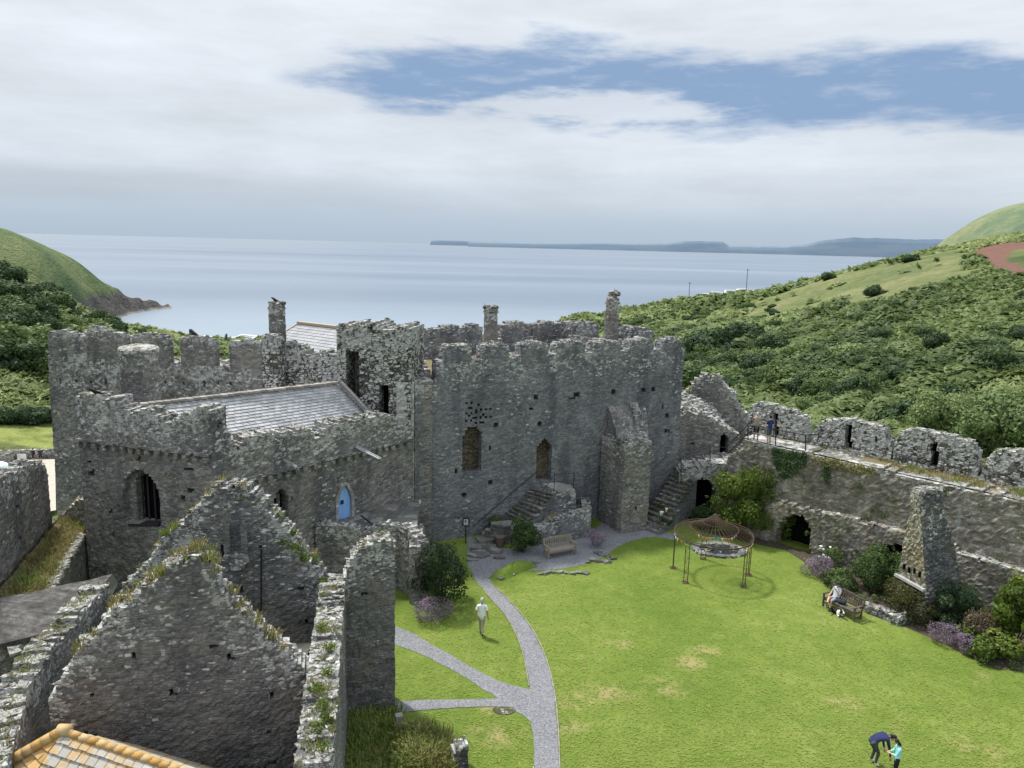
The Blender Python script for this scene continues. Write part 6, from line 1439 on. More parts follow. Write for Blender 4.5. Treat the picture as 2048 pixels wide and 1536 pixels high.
for k in range(170):
    a = random.uniform(0,6.28); r = .75*math.sqrt(random.random()); x, y = c[0]+r*math.cos(a), c[1]+.4+r*.7*math.sin(a); h = random.uniform(.7,1.6)
    mb.tube([(x,y,0),(x+random.uniform(-.1,.1),y,h*.5),(x+random.uniform(-.18,.18),y+random.uniform(-.1,.1),h)], [.014,.012,.02], 4, 0, random.random())
    for q in range(8): z = h*random.uniform(.35,1); sprig = (x+random.uniform(-.08,.08), y+random.uniform(-.08,.08), z); mb.box(sprig, (.05,.05,.07), None, 0, random.random(), .3)
tag(mb.obj('dried_stalks', M_stalk), 'clump of brown dried flower stalks in the right-hand bed', 'plant')
# white-flowered lily with strap leaves
c = G(1336, 1064); lily = empty('lily', (c[0], c[1]+.5, 0), 'lily with long green leaves and white flowers at the foot of the far stair', 'plant'); mb = MB()
for k in range(150):
    a = random.uniform(0,6.28); L_ = random.uniform(.5,1.1); lean_ = random.uniform(.35,.8); pts = [(.1*math.cos(a), .1*math.sin(a), 0)]
    for q in (1,2,3): pts.append((math.cos(a)*lean_*L_*q/3, math.sin(a)*lean_*L_*q/3, L_*(q/3)*(1.25-.42*q/3)))
    w_ = .035; sx_, sy_ = -math.sin(a)*w_, math.cos(a)*w_
    vs = [(x+sx_*s_, y+sy_*s_, z) for (x,y,z), f in zip(pts, (1,1.2,.9,.1)) for s_ in (f,-f)]; mb.add(vs, [(0,1,3,2),(2,3,5,4),(4,5,7,6)], 0, 0, random.random())
mb.obj('leaves', M_bush_mid, lily, world=False)
M_white = plain('white_petal', (0.82,0.82,0.78), .6, .1, 5)
for x, y, z in ((-.45,-.2,1.05),(-.1,-.1,1.25),(-.32,0,1.0)):
    mb = MB(); mb.tube([(x,y,z-.1),(x,y,z),(x+.02,y,z+.12)], [.02,.05,.10], 8, cap=False); mb.obj('flower', M_white, lily, world=False)
mb = MB(); c = G(1652,1118)
for k in range(9): q = AT(1640+random.uniform(-6,34), 1092+random.uniform(0,28), 39.4); mb.rock(q, (.09,.09,.07), 0, 0, .5)
tag(mb.obj('white_roses', M_white), 'scattered white blooms on the shrub against the ledge wall', 'flowers', kind='stuff')
bedp = [(p[0], p[1]) for p in (G(*c_) for c_ in ((1600,1125),(1640,1160),(1735,1232),(1880,1286),(1985,1340),(2060,1345),(2060,1200),(1900,1160),(1780,1130),(1640,1108)))]; mb = MB()
for k in range(150):
    px, py = random.uniform(1600, 2055), random.uniform(1110, 1345); c_ = G(px, py)
    if not in_poly(np.array([c_[0]]), np.array([c_[1]]), bedp)[0]: continue
    sprigs(mb, (c_[0], c_[1], random.uniform(.08,.3)), int(random.uniform(40, 130)), random.uniform(.15,.4), .06, .8)
tag(mb.obj('border_groundcover', M_bush_mid), 'low leafy ground cover filling the border between the shrubs along the curtain wall', 'ground cover', kind='stuff')
# ivy-clad post by the fireplace
c = G(1797,1215); P = np.array([c]) + np.stack([rng.normal(0,.13,900), rng.normal(0,.13,900), rng.random(900)*2.75], 1); V, F = leaves(P, P-np.array([c])*[1,1,0]-[0,0,1.2], .075, 1.3, .9)
pr_ = empty('ivy_post', c, 'slim upright post wrapped in green ivy left of the fireplace stack', 'post'); mb = MB(); mb.tube([c, (c[0],c[1],2.7)], .09, 8); mb.obj('post', M_bark, pr_)
link('ivy', np_mesh('ivy', V, F, M_bush_mid, {'rnd': np.repeat(rng.uniform(.2,.9,900),4)}), pr_)
# plant pot by the steps
c = G(1000,1090,.1); mb = MB(); mb.tube([(c[0],c[1],.05),(c[0],c[1],.45),(c[0],c[1],.62),(c[0],c[1],.62)], [.20,.27,.30,.26], 16); tag(mb.obj('plant_pot', plain('terracotta', (0.14,0.10,0.08), .9, .3, 6), None, False), 'large brown plant pot standing beside the lower stone steps', 'pot')
# soil of the flower beds
m = plain('bed_soil', (0.06,0.048,0.034), .95, .5, 5, bump=.05)
mb = MB(); q = [G(*p) for p in ((1400,1062),(1500,1086),(1570,1100),(1605,1122),(1628,1150),(1665,1182),(1735,1228),(1800,1250),(1880,1284),(1945,1318),(1985,1338),(2060,1345))]
up_ = [Wle.p(u, 0, .3) for u in np.linspace(Wle.L, 0, 8)]; pts = [(p[0],p[1],.006) for p in q] + [(p.x,p.y,.006) for p in up_]; mb.add(pts, [tuple(range(len(pts)))]); tag(mb.obj('flower_bed_soil', m), kind='structure')
# round pool with a pale stone rim behind the gazebo
c = G(1443,1108); pool = empty('garden_pool', (c[0], c[1]+.5, 0), 'small round garden pool with a pale stone rim under the back of the gazebo', 'pool')
mb = MB()
for k in range(22):
    a = 6.283*k/22; mb.rock((1.35*math.cos(a), .95*math.sin(a), .05), (.44,.34,.12), a+1.57, 0, .05, .2)
mb.obj('rim', [STEPS], pool, world=False); mb = MB(); mb.add([(1.3*math.cos(a), .9*math.sin(a), .05) for a in np.linspace(0,6.283,25)[:-1]], [tuple(range(24))]); mb.obj('water', plain('pool_water', (0.03,0.04,0.045), .05, .2, 3, spec=.6), pool, world=False)
mb = MB()
for k in range(7): mb = MB(); mb.rock((random.uniform(-.8,.8), random.uniform(-.5,.5), .11), (.25,.2,.15), random.random()*3, 0, .3, .2); mb.obj('stone', [STEPS], pool, world=False)
# --- bottom centre: tall grass bank, stub wall, timber box
c = G(835,1505); mb = MB()
sp = []
for k in range(330):
    px, py = random.uniform(800, 900), random.uniform(1478, 1560); q = G(px, py); d = 1-abs(px-835)/90; sp.append(((q[0], q[1], .45*max(0,d)), 14, random.uniform(.2,.5), .3, 1 if random.random() < .5 else 0))
grass_on('tall_grass', 'tall pale grass on the bank at the foot of the upright wall fragment', sp)
sp = []
for k in range(520):
    px, py = random.uniform(676, 800), random.uniform(1425, 1580); q = G(px, py); sp.append(((q[0], q[1], .05), 12, random.uniform(.2,.45), .3, 1 if random.random() < .9 else 0))
grass_on('tall_grass', 'shaded long grass between the long side wall and the upright wall fragment', sp)
mb = MB(); 
for j in range(7):
    for k in range(20): f = j/6; a = 6.283*k/20; q = G(840,1500); mb.v.append((q[0]+1.0*(1-f)*math.cos(a), q[1]+.95*(1-f)*math.sin(a)-.4, .5*f)); mb.l.append(0); mb.r.append(.5)
for j in range(6):
    for k in range(20): mb.f.append((j*20+k, j*20+(k+1)%20, (j+1)*20+(k+1)%20, (j+1)*20+k)); mb.m.append(0)
tag(mb.obj('grass_bank', M_lawn, None, True), 'low grassy bank below the tall pale grass beside the wall stub', 'mound')
sw_ = Wall(G(908,1545,0)[:2], G(936,1540,0)[:2], .5); o = sw_.mesh('wall_stub', [(0,.75),(sw_.L*.5,.95),(sw_.L,.9)], -.1, [STACK, CAPS], .09, (), None, rag=.08, capsize=.2); tag(o, 'short broken stub of stone wall at the bottom edge beside the tall grass', 'wall')
mb = MB(); c = G(797,1472); mb.box((c[0], c[1]+.15, .35), (.26,.24,.75), Matrix.Rotation(.3,3,'Z')); tag(mb.obj('timber_post', plain('grey_timber', (0.27,0.25,0.22), .9, .4, 6)), 'weathered grey timber post at the right foot of the upright wall fragment', 'post')
# loose daisies / clippings dotted over the lawn: fine blades give the mown grass its nap
n = 22000; pxs = rng.uniform(790, 2060, n); pys = 1070 + (1560-1070)*rng.random(n)**.8; dd = np.array([G(a, b) for a, b in zip(pxs, pys)]); 
ok = in_poly(dd[:,0], dd[:,1], LAWN) & ~((dd[:,0] > 17.6) & (dd[:,1] > 31)); dd = dd[ok]; n = len(dd)
for Lp_, Rp_ in ((L1, R1_),): 
    xl = np.interp(dd[:,1], Lp_[::-1,1], Lp_[::-1,0]); xr_ = np.interp(dd[:,1], Rp_[::-1,1], Rp_[::-1,0]); ok = (dd[:,0] < xl-.05) | (dd[:,0] > xr_+.05); dd = dd[ok]; n = len(dd)
br2 = np.array([G(*p)[:2] for p in ((700,1205),(790,1248),(900,1306),(1010,1365),(1075,1382),(1075,1455),(1010,1412),(920,1352),(790,1294),(700,1260))]); br3 = np.array([G(*p)[:2] for p in ((600,1416),(790,1401),(1000,1396),(1070,1400),(1070,1426),(1000,1415),(790,1428),(600,1442))]); br4 = np.array([G(*p)[:2] for p in ((935,1055),(1225,1030),(1355,1066),(1355,1082),(1245,1088),(1200,1120),(1075,1145),(950,1158),(930,1130))])
for pg in (br2, br3, br4): ok = ~in_poly(dd[:,0], dd[:,1], pg); dd = dd[ok]
n = len(dd); dd[:,2] = .02; V, F = leaves(dd, np.tile(np.array([[0,0,1.0]]), (n,1)), .05, 2.4, .22)
M_nap = leaf_mat('lawn_blades', (0.19,0.24,0.04), (0.24,0.29,0.06), (0.33,0.36,0.12), .3, .8)
tag(link('lawn_grass_blades', np_mesh('lawn_grass_blades', V, F, M_nap, {'rnd': np.repeat(rng.uniform(0,1,n),4)})), 'short mown grass of the courtyard lawn', 'grass', kind='stuff')
# ------------------------------------------------------------------ gazebo of rusty iron with bunting
M_rust = plain('rusted_iron', (0.085,0.058,0.042), .8, .5, 7, .3)
gz = empty('gazebo', (10.85, 38.6, 0), 'round open gazebo of rusty iron rods on lattice legs standing on the lawn', 'gazebo')
zr = 2.22; RO = 2.02
def circ(r, z, n=48): return [(r*math.cos(6.2832*k/n), r*math.sin(6.2832*k/n), z) for k in range(n)]
mb = MB(); mb.tube(circ(RO, zr), .035, 6, closed=True); mb.tube(circ(RO, zr+.12), .02, 5, closed=True); mb.obj('ring', M_rust, gz, world=False)
mb = MB(); mb.tube(circ(1.25, zr+.36), .022, 5, closed=True); mb.obj('ring', M_rust, gz, world=False)
mb = MB(); mb.tube(circ(.62, zr+.66, 32), .018, 5, closed=True); mb.obj('ring', M_rust, gz, world=False)
for k in range(32):
    a = 6.2832*k/32; mb = MB(); mb.tube([(r*math.cos(a), r*math.sin(a), zr+z) for r, z in ((RO,.02),(1.65,.18),(1.25,.36),(.9,.5),(.62,.66),(.32,.86),(.10,1.05))], .015, 4); mb.obj('rib', M_rust, gz, world=False)
mb = MB(); mb.tube([(0,0,zr+1.0),(0,0,zr+1.1),(0,0,zr+1.16)], [.12,.09,.02], 10); mb.obj('finial', M_rust, gz, world=False)
for (px, py) in ((1381,1162),(1470,1167),(1348,1136),(1490,1150),(1412,1129)):
    g_ = G(px, py); v = Vector((g_[0]-10.85, g_[1]-38.6)); v = v.normalized()*RO*(.99); tt = Vector((-v.y, v.x)).normalized()*.13; mb = MB()
    for s_ in (-1, 1): mb.tube([(v.x+tt.x*s_, v.y+tt.y*s_, -.03), (v.x+tt.x*s_, v.y+tt.y*s_, zr)], .022, 5)
    for q in range(8):
        z0_ = zr*q/8; z1_ = zr*(q+1)/8; s_ = 1 if q % 2 else -1; mb.tube([(v.x+tt.x*s_, v.y+tt.y*s_, z0_), (v.x-tt.x*s_, v.y-tt.y*s_, z1_)], .010, 4); mb.tube([(v.x-tt.x, v.y-tt.y, z1_),(v.x+tt.x, v.y+tt.y, z1_)], .010, 4)
    mb.box((v.x, v.y, 0), (.34,.34,.05)); mb.obj('leg', M_rust, gz, world=False)
FL = [plain('flag_'+n_, c_, .8, .1, 5) for n_, c_ in (('red',(0.62,0.10,0.07)),('cream',(0.75,0.70,0.55)),('blue',(0.13,0.33,0.62)),('yellow',(0.80,0.52,0.12)),('orange',(0.72,0.28,0.08)),('white',(0.8,0.8,0.78)))]
def bunting(label, pts, n):
    b_ = empty('bunting', (10.85, 38.6, 0), label, 'bunting'); mb = MB(); mb.tube(pts, .006, 4); mb.obj('string', M_white, b_, world=False)
    P = [Vector(p) for p in pts]; cum = [0]
    for a, c in zip(P[:-1], P[1:]): cum.append(cum[-1]+(c-a).length)
    for k in range(n):
        s_ = cum[-1]*(k+.5)/n; i = max(j for j in range(len(cum)-1) if cum[j] <= s_); f = (s_-cum[i])/(cum[i+1]-cum[i]); p = P[i].lerp(P[i+1], f); d = (P[i+1]-P[i]).normalized()
        mb = MB(); o_ = d.cross(Vector((0,0,1)))*.02*random.uniform(-1,1); mb.add([tuple(p-d*.075), tuple(p+d*.075), tuple(p-Vector((0,0,.19))+o_)], [(0,1,2)]); mb.obj('flag', FL[(k*5+k//3) % 6], b_, world=False)
def sag(a0, a1, r, z, n=4, drop=.14): return [(r*math.cos(a0+(a1-a0)*k/n), r*math.sin(a0+(a1-a0)*k/n), z-drop*math.sin(math.pi*k/n)) for k in range(n+1)]
bunting('string of coloured flags slung across the front of the inner ring of the gazebo', sag(R(205), R(262), 1.25, zr+.36) + sag(R(262), R(325), 1.25, zr+.36)[1:], 13)
bunting('string of coloured flags hanging below the left outer ring of the gazebo', sag(R(165), R(200), RO, zr-.03) + sag(R(200), R(250), RO, zr-.03)[1:], 8)
bunting('string of red and orange flags hanging at the right side of the gazebo ring', sag(R(300), R(345), RO, zr-.03, 4, .1), 6)
# ------------------------------------------------------------------ benches
def bench(label, p0, p1, matname, col, toward, L=None, back_slats=15):
    """p0,p1: front feet on the ground; toward: unit vector the sitter faces"""
    a = Vector((p0[0], p0[1], 0)); b_ = Vector((p1[0], p1[1], 0)); c = (a+b_)/2; d = (b_-a); L = L or d.length; d.normalize(); fw = Vector(toward).normalized(); rz = math.atan2(d.y, d.x)
    if Vector((-d.y, d.x, 0)).dot(fw) < 0: rz += math.pi
    root = empty('garden_bench', (c.x, c.y, 0), label, 'bench', rz=rz); mat = slate_mat(matname, *col, .15, rough=.8, spec=.2, lscale=8)
    hl = L/2      # local: x along, +y forward, origin at front feet
    def part(nm, bars, par=root):
        mb = MB(); [mb.bar(*q) for q in bars]; return mb.obj(nm, mat, par, world=False)
    for s_ in (-1, 1):
        part('leg', [((s_*hl,0,-.02),(s_*hl,0,.64),.07,.07)]); part('leg', [((s_*hl,-.50,-.02),(s_*hl,-.50,.45),.07,.07),((s_*hl,-.50,.45),(s_*hl,-.64,.98),.07,.07)])
        part('armrest', [((s_*hl,.05,.66),(s_*hl,-.56,.66),.09,.05)]); part('side_rail', [((s_*hl,0,.38),(s_*hl,-.5,.38),.05,.08),((s_*hl,0,.14),(s_*hl,-.5,.14),.04,.06)])
    part('seat', [((-hl-.02,-.02-.105*k,.44-.008*k),(hl+.02,-.02-.105*k,.44-.008*k),.088,.03) for k in range(5)] + [((-hl,0,.38),(hl,0,.38),.035,.09)])
    yb = lambda z: -.50-(z-.45)*.264
    part('backrest', [((-hl,yb(.52),.52),(hl,yb(.52),.52),.04,.07),((-hl,yb(.93),.93),(hl,yb(.93),.93),.045,.10)] + [((-hl+2*hl*(k+.5)/back_slats,yb(.54),.54),(-hl+2*hl*(k+.5)/back_slats,yb(.9),.9),.045,.02) for k in range(back_slats)] + [((-.35,yb(1.0),1.0),(.35,yb(1.0),1.0),.04,.05)])
    return root, c, rz
b1, b1c, b1r = bench('pale weathered wooden bench on the gravel beside the round shrub', G(1097,1119), G(1151,1109), 'pale_teak', ((0.15,0.12,0.09),(0.24,0.20,0.155),(0.33,0.285,0.23)), (.43,-.9,0))
pA, pB = Vector(G(1707,1243)), Vector(G(1654,1216)); pB = pA + (pB-pA).normalized()*1.75
fw2 = Vector((pB.y-pA.y, -(pB.x-pA.x), 0)); fw2 = fw2 if fw2.x < 0 else -fw2
b2, b2c, b2r = bench('dark wooden bench at the edge of the lawn with a person on it', pA, pB, 'dark_bench', ((0.045,0.035,0.03),(0.085,0.065,0.055),(0.14,0.11,0.095)), fw2)
# ------------------------------------------------------------------ people
SKIN = plain('skin', (0.50,0.32,0.24), .6, .08, 6); SKIN2 = plain('tanned_skin', (0.36,0.22,0.15), .6, .08, 6)
HAIRM = {'grey': plain('grey_hair', (0.42,0.39,0.36), .8, .3, 20), 'dark': plain('dark_hair', (0.018,0.015,0.014), .6, .3, 20), 'brown': plain('brown_hair', (0.09,0.06,0.04), .7, .3, 20)}
def cloth(n_, c_): return plain(n_, c_, .85, .18, 9, bump=.01)
STAND = dict(pelvis=(0,0,.95), spine=(0,-.01,1.12), chest=(0,0,1.32), neck=(0,0,1.49), head=(0,.03,1.64), shL=(-.18,0,1.42), elL=(-.235,-.03,1.14), wrL=(-.24,.06,.90), shR=(.18,0,1.42), elR=(.235,-.03,1.14), wrR=(.24,.06,.90),
             hiL=(-.095,0,.90), knL=(-.10,.03,.50), anL=(-.10,-.02,.09), toL=(-.115,.12,.035), hiR=(.095,0,.90), knR=(.10,.03,.50), anR=(.10,-.02,.09), toR=(.115,.12,.035))
RAD = dict(pelvis=(.155,.12), spine=(.14,.11), chest=(.155,.115), neck=(.06,.06), hb=(.052,.052), sh=(.068,.068), el=(.046,.046), wr=(.031,.031), hi=(.095,.095), kn=(.062,.062), an=(.044,.044), to=(.04,.032))
def person(label, loc, rz, pose, outfit, hair='dark', hat=None, scale=1.0, skin=None, group=None, short_sleeve=True, shorts=False, hairlen=0.0, cat='person'):
    J = dict(STAND); J.update(pose); J = {k: Vector(v) for k, v in J.items()}; skin = skin or SKIN
    root = empty('person', (0,0,0), label, cat, group)
    hd = J['head']; nk = J['neck']; hdir = (hd-nk).normalized(); hb = nk + (hd-nk)*.45
    names = ['pelvis','spine','chest','neck','hb','shL','elL','wrL','shR','elR','wrR','hiL','knL','anL','toL','hiR','knR','anR','toR']; J['hb'] = hb
    ed = [('pelvis','spine'),('spine','chest'),('chest','neck'),('neck','hb'),('chest','shL'),('shL','elL'),('elL','wrL'),('chest','shR'),('shR','elR'),('elR','wrR'),('pelvis','hiL'),('hiL','knL'),('knL','anL'),('anL','toL'),('pelvis','hiR'),('hiR','knR'),('knR','anR'),('anR','toR')]
    me = bpy.data.meshes.new('p'); me.from_pydata([J[n] for n in names], [(names.index(a), names.index(b)) for a, b in ed], []); o = bpy.data.objects.new('p', me); C.objects.link(o)
    o.modifiers.new('s', 'SKIN'); sv = me.skin_vertices[0].data
    for i, n in enumerate(names): sv[i].radius = RAD.get(n) or RAD[n[:2]]; sv[i].use_root = (i == 0)
    o.modifiers.new('u', 'SUBSURF').levels = 2
    dg = bpy.context.evaluated_depsgraph_get(); dg.update(); ev = o.evaluated_get(dg); em = bpy.data.meshes.new_from_object(ev)
    mb = MB(); vs = [tuple(v.co) for v in em.vertices]; fs = [tuple(p.vertices) for p in em.polygons]; bpy.data.objects.remove(o); bpy.data.meshes.remove(em)
    segs_ = [(J[a], J[b], a, b) for a, b in ed]; mats = [skin, outfit['top'], outfit['legs'], outfit['shoes']]; mi = []
    for f in fs:
        c = sum((Vector(vs[i]) for i in f), Vector())/len(f); best = None
        for a, b, an_, bn in segs_:
            d = b-a; tt = max(0, min(1, (c-a).dot(d)/d.length_squared)); dist = (c-a-d*tt).length / max(.03, (RAD.get(bn) or RAD[bn[:2]])[0])
            if best is None or dist < best[0]: best = (dist, an_, bn, tt)
        _, a, b, tt = best
        if b == 'hb' or (b == 'neck' and tt > .85): k = 0
        elif b[:2] == 'wr' : k = 0 if (short_sleeve or tt > .93) else 1
        elif b[:2] == 'el': k = 1 if (not short_sleeve or tt < .72) else 0
        elif b in ('spine','chest','neck') or b[:2] == 'sh': k = 1
        elif b[:2] == 'hi': k = 2
        elif b[:2] == 'kn': k = 2 if not (shorts and tt > .92) else 0
        elif b[:2] == 'an': k = 0 if shorts and tt < .88 else (2 if tt < .9 else 3)
        elif b[:2] == 'to': k = 3
        else: k = 2
        mi.append(k)
    for v in vs: mb.v.append(v); mb.l.append(0); mb.r.append(.5)
    mb.f = fs; mb.m = mi
    # head frame
    side = Vector((1,0,0)); fwd = side.cross(hdir)*-1; fwd = hdir.cross(side)*-1 if False else side.cross(hdir); fwd = -fwd if fwd.y < 0 and abs(hdir.z) > .5 else fwd
    fwd = hdir.cross(Vector((-1,0,0))) if hdir.cross(Vector((-1,0,0))).dot(Vector((0,1,0)) + Vector((0,0,-.8))*(1-abs(hdir.z))) > 0 else hdir.cross(Vector((1,0,0)))
    Hm = Matrix((side, fwd, hdir)).transposed(); hc = hd + hdir*.02
    def ell(mb, c, r, mi_, n=14, m_=10, zlo=-1.0, ylim=None):
        base = len(mb.v)
        for j in range(m_+1):
            th = math.acos(zlo + (1-zlo)*j/m_)
            for k in range(n):
                ph = 6.2832*k/n; p = Vector((r[0]*math.sin(th)*math.cos(ph), r[1]*math.sin(th)*math.sin(ph), r[2]*math.cos(th)))
                if p.z < 0 and mi_ == 0: p.x *= 1-.25*(-p.z/r[2]); p.y *= 1-.12*(-p.z/r[2])
                q = c + Hm @ p; mb.v.append(tuple(q)); mb.l.append(0); mb.r.append(.5)
        for j in range(m_):
            for k in range(n): mb.f.append((base+j*n+k, base+j*n+(k+1)%n, base+(j+1)*n+(k+1)%n, base+(j+1)*n+k)); mb.m.append(mi_)
    ell(mb, hc, (.076,.096,.118), 0)
    ell(mb, hc + Hm @ Vector((0,.10,-.015)), (.014,.02,.022), 0, 8, 5)
    for s_ in (-1,1): ell(mb, hc + Hm @ Vector((s_*.076,-.005,-.01)), (.012,.022,.032), 0, 8, 5)
    # hands: palm, four fingers, thumb
    for wn, en, sg in (('wrL','elL',-1),('wrR','elR',1)):
        w_ = J[wn]; d = (w_-J[en]).normalized(); acr = Vector((0,1,0)) if abs(d.y) < .8 else Vector((0,0,1)); acr = (acr - d*acr.dot(d)).normalized(); nrm = d.cross(acr)
        mb.tube([w_-d*.02, w_+d*.03, w_+d*.09], [.028,.040,.034], 8, 0)
        for k, (off, L_) in enumerate(((-.030,.070),(-.010,.080),(.010,.075),(.030,.058))):
            b0 = w_ + d*.085 - acr*off*1.0; cu = nrm*sg*(-.018); mb.tube([b0, b0+d*L_*.5+cu*.5, b0+d*L_+cu*1.6], [.0095,.009,.007], 5, 0)
        b0 = w_ + d*.035 + acr*.035; mb.tube([b0, b0+d*.03+acr*.025, b0+d*.06+acr*.03], [.011,.010,.008], 5, 0)
    bo = mb.obj('body', mats, root, True, world=False)
    mb = MB()
    if hat: ell(mb, hc + Hm @ Vector((0,-.006,.022)), (.086,.106,.105), 1, 14, 8, .02); mb.add([tuple(hc + Hm @ Vector((x, y, .035))) for x, y in ((-.07,.07),(-.06,.16),(.06,.16),(.07,.07))], [(0,1,2,3)], 1); mb.m = [0]*len(mb.f); mb.obj('cap', hat, root, True, world=False); mb = MB()
    ell(mb, hc + Hm @ Vector((0,-.016,.012)), (.083,.100,.116), 1, 14, 8, -.12)
    ell(mb, hc + Hm @ Vector((0,-.04,-.03 - hairlen*.5)), (.074,.072,.085+hairlen), 1, 12, 8); mb.m = [0]*len(mb.f)
    mb.obj('hair', HAIRM[hair], root, True, world=False)
    root.location = loc; root.rotation_euler = (0,0,rz); root.scale = (scale,)*3
    return root
SH = {'grey': cloth('grey_shoe', (0.30,0.29,0.28)), 'dark': cloth('dark_shoe', (0.03,0.03,0.03)), 'white': cloth('white_shoe', (0.62,0.62,0.60))}
m_ = G(963,1271)
person('man in white shirt and beige trousers walking away on the lawn beside the path', m_, R(-4), dict(hiL=(-.09,.0,.90), knL=(-.08,.10,.50), anL=(-.06,.12,.10), toL=(-.07,.27,.05), knR=(.07,-.02,.50), anR=(.05,-.22,.14), toR=(.06,-.09,.035), elL=(-.25,-.06,1.15), wrL=(-.27,.04,.90), elR=(.25,-.08,1.15), wrR=(.28,-.06,.90)),
       dict(top=cloth('white_shirt', (0.74,0.76,0.80)), legs=cloth('beige_trousers', (0.33,0.30,0.24)), shoes=SH['dark']), 'grey', skin=SKIN2)
q = G(1511,882,5.72); person('person in beige T-shirt and black shorts leaning at the corner of the railing', q, R(-20), dict(elL=(-.26,.12,1.22), wrL=(-.10,.30,1.42), elR=(.26,.06,1.16), wrR=(.2,.28,1.1), shL=(-.18,.02,1.44)), dict(top=cloth('beige_shirt', (0.30,0.26,0.21)), legs=cloth('black_shorts', (0.02,0.02,0.022)), shoes=SH['dark']), 'grey', shorts=True)
q = G(1537,888,5.72); person('person in navy T-shirt and grey shorts standing on the wall walk', q, R(25), dict(elL=(-.25,.06,1.16), wrL=(-.24,.26,1.08), elR=(.24,-.04,1.14), wrR=(.22,.12,.95)), dict(top=cloth('navy_shirt', (0.025,0.04,0.12)), legs=cloth('grey_shorts', (0.09,0.095,0.11)), shoes=SH['grey']), 'dark', shorts=True)
# seated person, far end of the dark bench
ca, sa = math.cos(b2r), math.sin(b2r); loc = lambda x, y, z=0: (b2c.x + x*ca - y*sa, b2c.y + x*sa + y*ca, z)
farx = .45 if loc(.45,0)[1] > loc(-.45,0)[1] else -.45
person('person in pale top and dark cap sitting cross-legged on the dark bench', loc(farx,-.30), b2r, dict(pelvis=(0,0,.54), spine=(0,-.06,.70), chest=(0,-.10,.90), neck=(0,-.09,1.07), head=(0,-.05,1.22), shL=(-.17,-.10,1.0), shR=(.17,-.10,1.0), elL=(-.24,.05,.78), wrL=(-.08,.13,1.02), elR=(.27,-.05,.74), wrR=(.22,.2,.62),
       hiL=(-.09,.05,.53), knL=(-.10,.42,.54), anL=(-.10,.44,.10), toL=(-.11,.58,.04), hiR=(.09,.05,.53), knR=(.02,.44,.64), anR=(-.16,.78,.50), toR=(-.22,.90,.46)), dict(top=cloth('pale_top', (0.52,0.55,0.62)), legs=cloth('grey_shorts_seat', (0.28,0.29,0.32)), shoes=SH['dark']), 'brown', hat=cloth('navy_cap', (0.02,0.03,0.06)), shorts=True)
# bag on the bench
mb = MB(); Mb = Matrix.Rotation(b2r, 3, 'Z'); bx_ = -farx*.15
for k in range(3): p = loc(bx_+.08*k, -.25+.03*k, .55); mb.rock(p, (.36,.30,.26), b2r, 0, .4)
o = mb.obj('rucksack', cloth('navy_bag', (0.02,0.025,0.045))); md = o.modifiers.new('s', 'SUBSURF'); md.levels = md.render_levels = 2; tag(o, 'dark rucksack slumped on the seat of the dark bench', 'bag')
# couple at the bottom right
q = G(1745,1528); person('person in navy jacket bending down with one arm reaching to the grass', q, R(-88), dict(pelvis=(0,-.12,.92), spine=(0,.07,1.03), chest=(0,.29,1.08), neck=(0,.45,1.04), head=(0,.59,.98), shL=(-.16,.33,1.05), shR=(.16,.33,1.02), elL=(-.17,.38,.74), wrL=(-.15,.42,.50), elR=(.17,.42,.70), wrR=(.14,.50,.36), hiL=(-.09,-.10,.86), knL=(-.10,.08,.48), anL=(-.10,-.02,.09), toL=(-.11,.13,.04), hiR=(.09,-.10,.86), knR=(.10,.11,.48), anR=(.11,.02,.09), toR=(.12,.17,.04)),
       dict(top=cloth('navy_jacket', (0.022,0.026,0.085)), legs=cloth('charcoal_trousers', (0.055,0.065,0.068)), shoes=SH['white']), 'dark', short_sleeve=False, hairlen=.05)
q = G(1790,1556); person('child in a turquoise hooded jacket looking down at something in both hands', (q[0],q[1],0), R(75), dict(head=(0,.09,1.62), elL=(-.22,.10,1.14), wrL=(-.08,.28,1.12), elR=(.22,.10,1.14), wrR=(.08,.28,1.12)), dict(top=cloth('turquoise_jacket', (0.30,0.66,0.70)), legs=cloth('black_leggings', (0.015,0.015,0.017)), shoes=SH['dark']), 'dark', scale=.80, short_sleeve=False, hairlen=.10)
# visitors far off on the yard
yard_z = float(ground_z(*by_range(50, 97, 0)[:2])); yard_z = max(yard_z, -11.0)
mb = MB(); yp = [G(px, py, -10.9) for px, py in ((-80,922),(110,918),(112,1020),(-80,1060))]; mb.add(yp, [(0,3,2,1)]); tag(mb.obj('gravel_yard', plain('pale_gravel', (0.42,0.38,0.32), .95, .3, 2)), kind='structure')
for px, rz_, top_, lb in ((68, 160, (0.03,0.03,0.035), 'visitor in black with bare legs standing on the far yard, left of a pair'), (82, 200, (0.035,0.035,0.05), 'visitor in dark jacket and shorts on the far yard, right of a pair')):
    q = G(px, 925, -10.9); person(lb, q, R(rz_), {}, dict(top=cloth('dark_jacket', top_), legs=cloth('dark_shorts', (0.02,0.02,0.025)), shoes=SH['white']), 'dark', shorts=True, short_sleeve=False, scale=1.05)
a, b_ = G(-60,921,-10.9), G(112,916,-10.9); s_ = Wall(a[:2], b_[:2], .6); o = s_.mesh('yard_wall', -9.9, -12, [CHAPEL, CAPS], .25, (), None, rag=.05, capsize=.4); tag(o, 'low grey wall along the far side of the pale yard behind the two visitors', 'wall')
q = G(9,928,-10.9); mb = MB(); cyl_wall(mb, q, 1.05, 1.0, -11.2, -9.6, 18, .25, .04); tag(mb.obj('gate_pier', [CHAPEL, CAPS]), 'squat round stone pier at the left edge beside the far yard wall', 'pier')
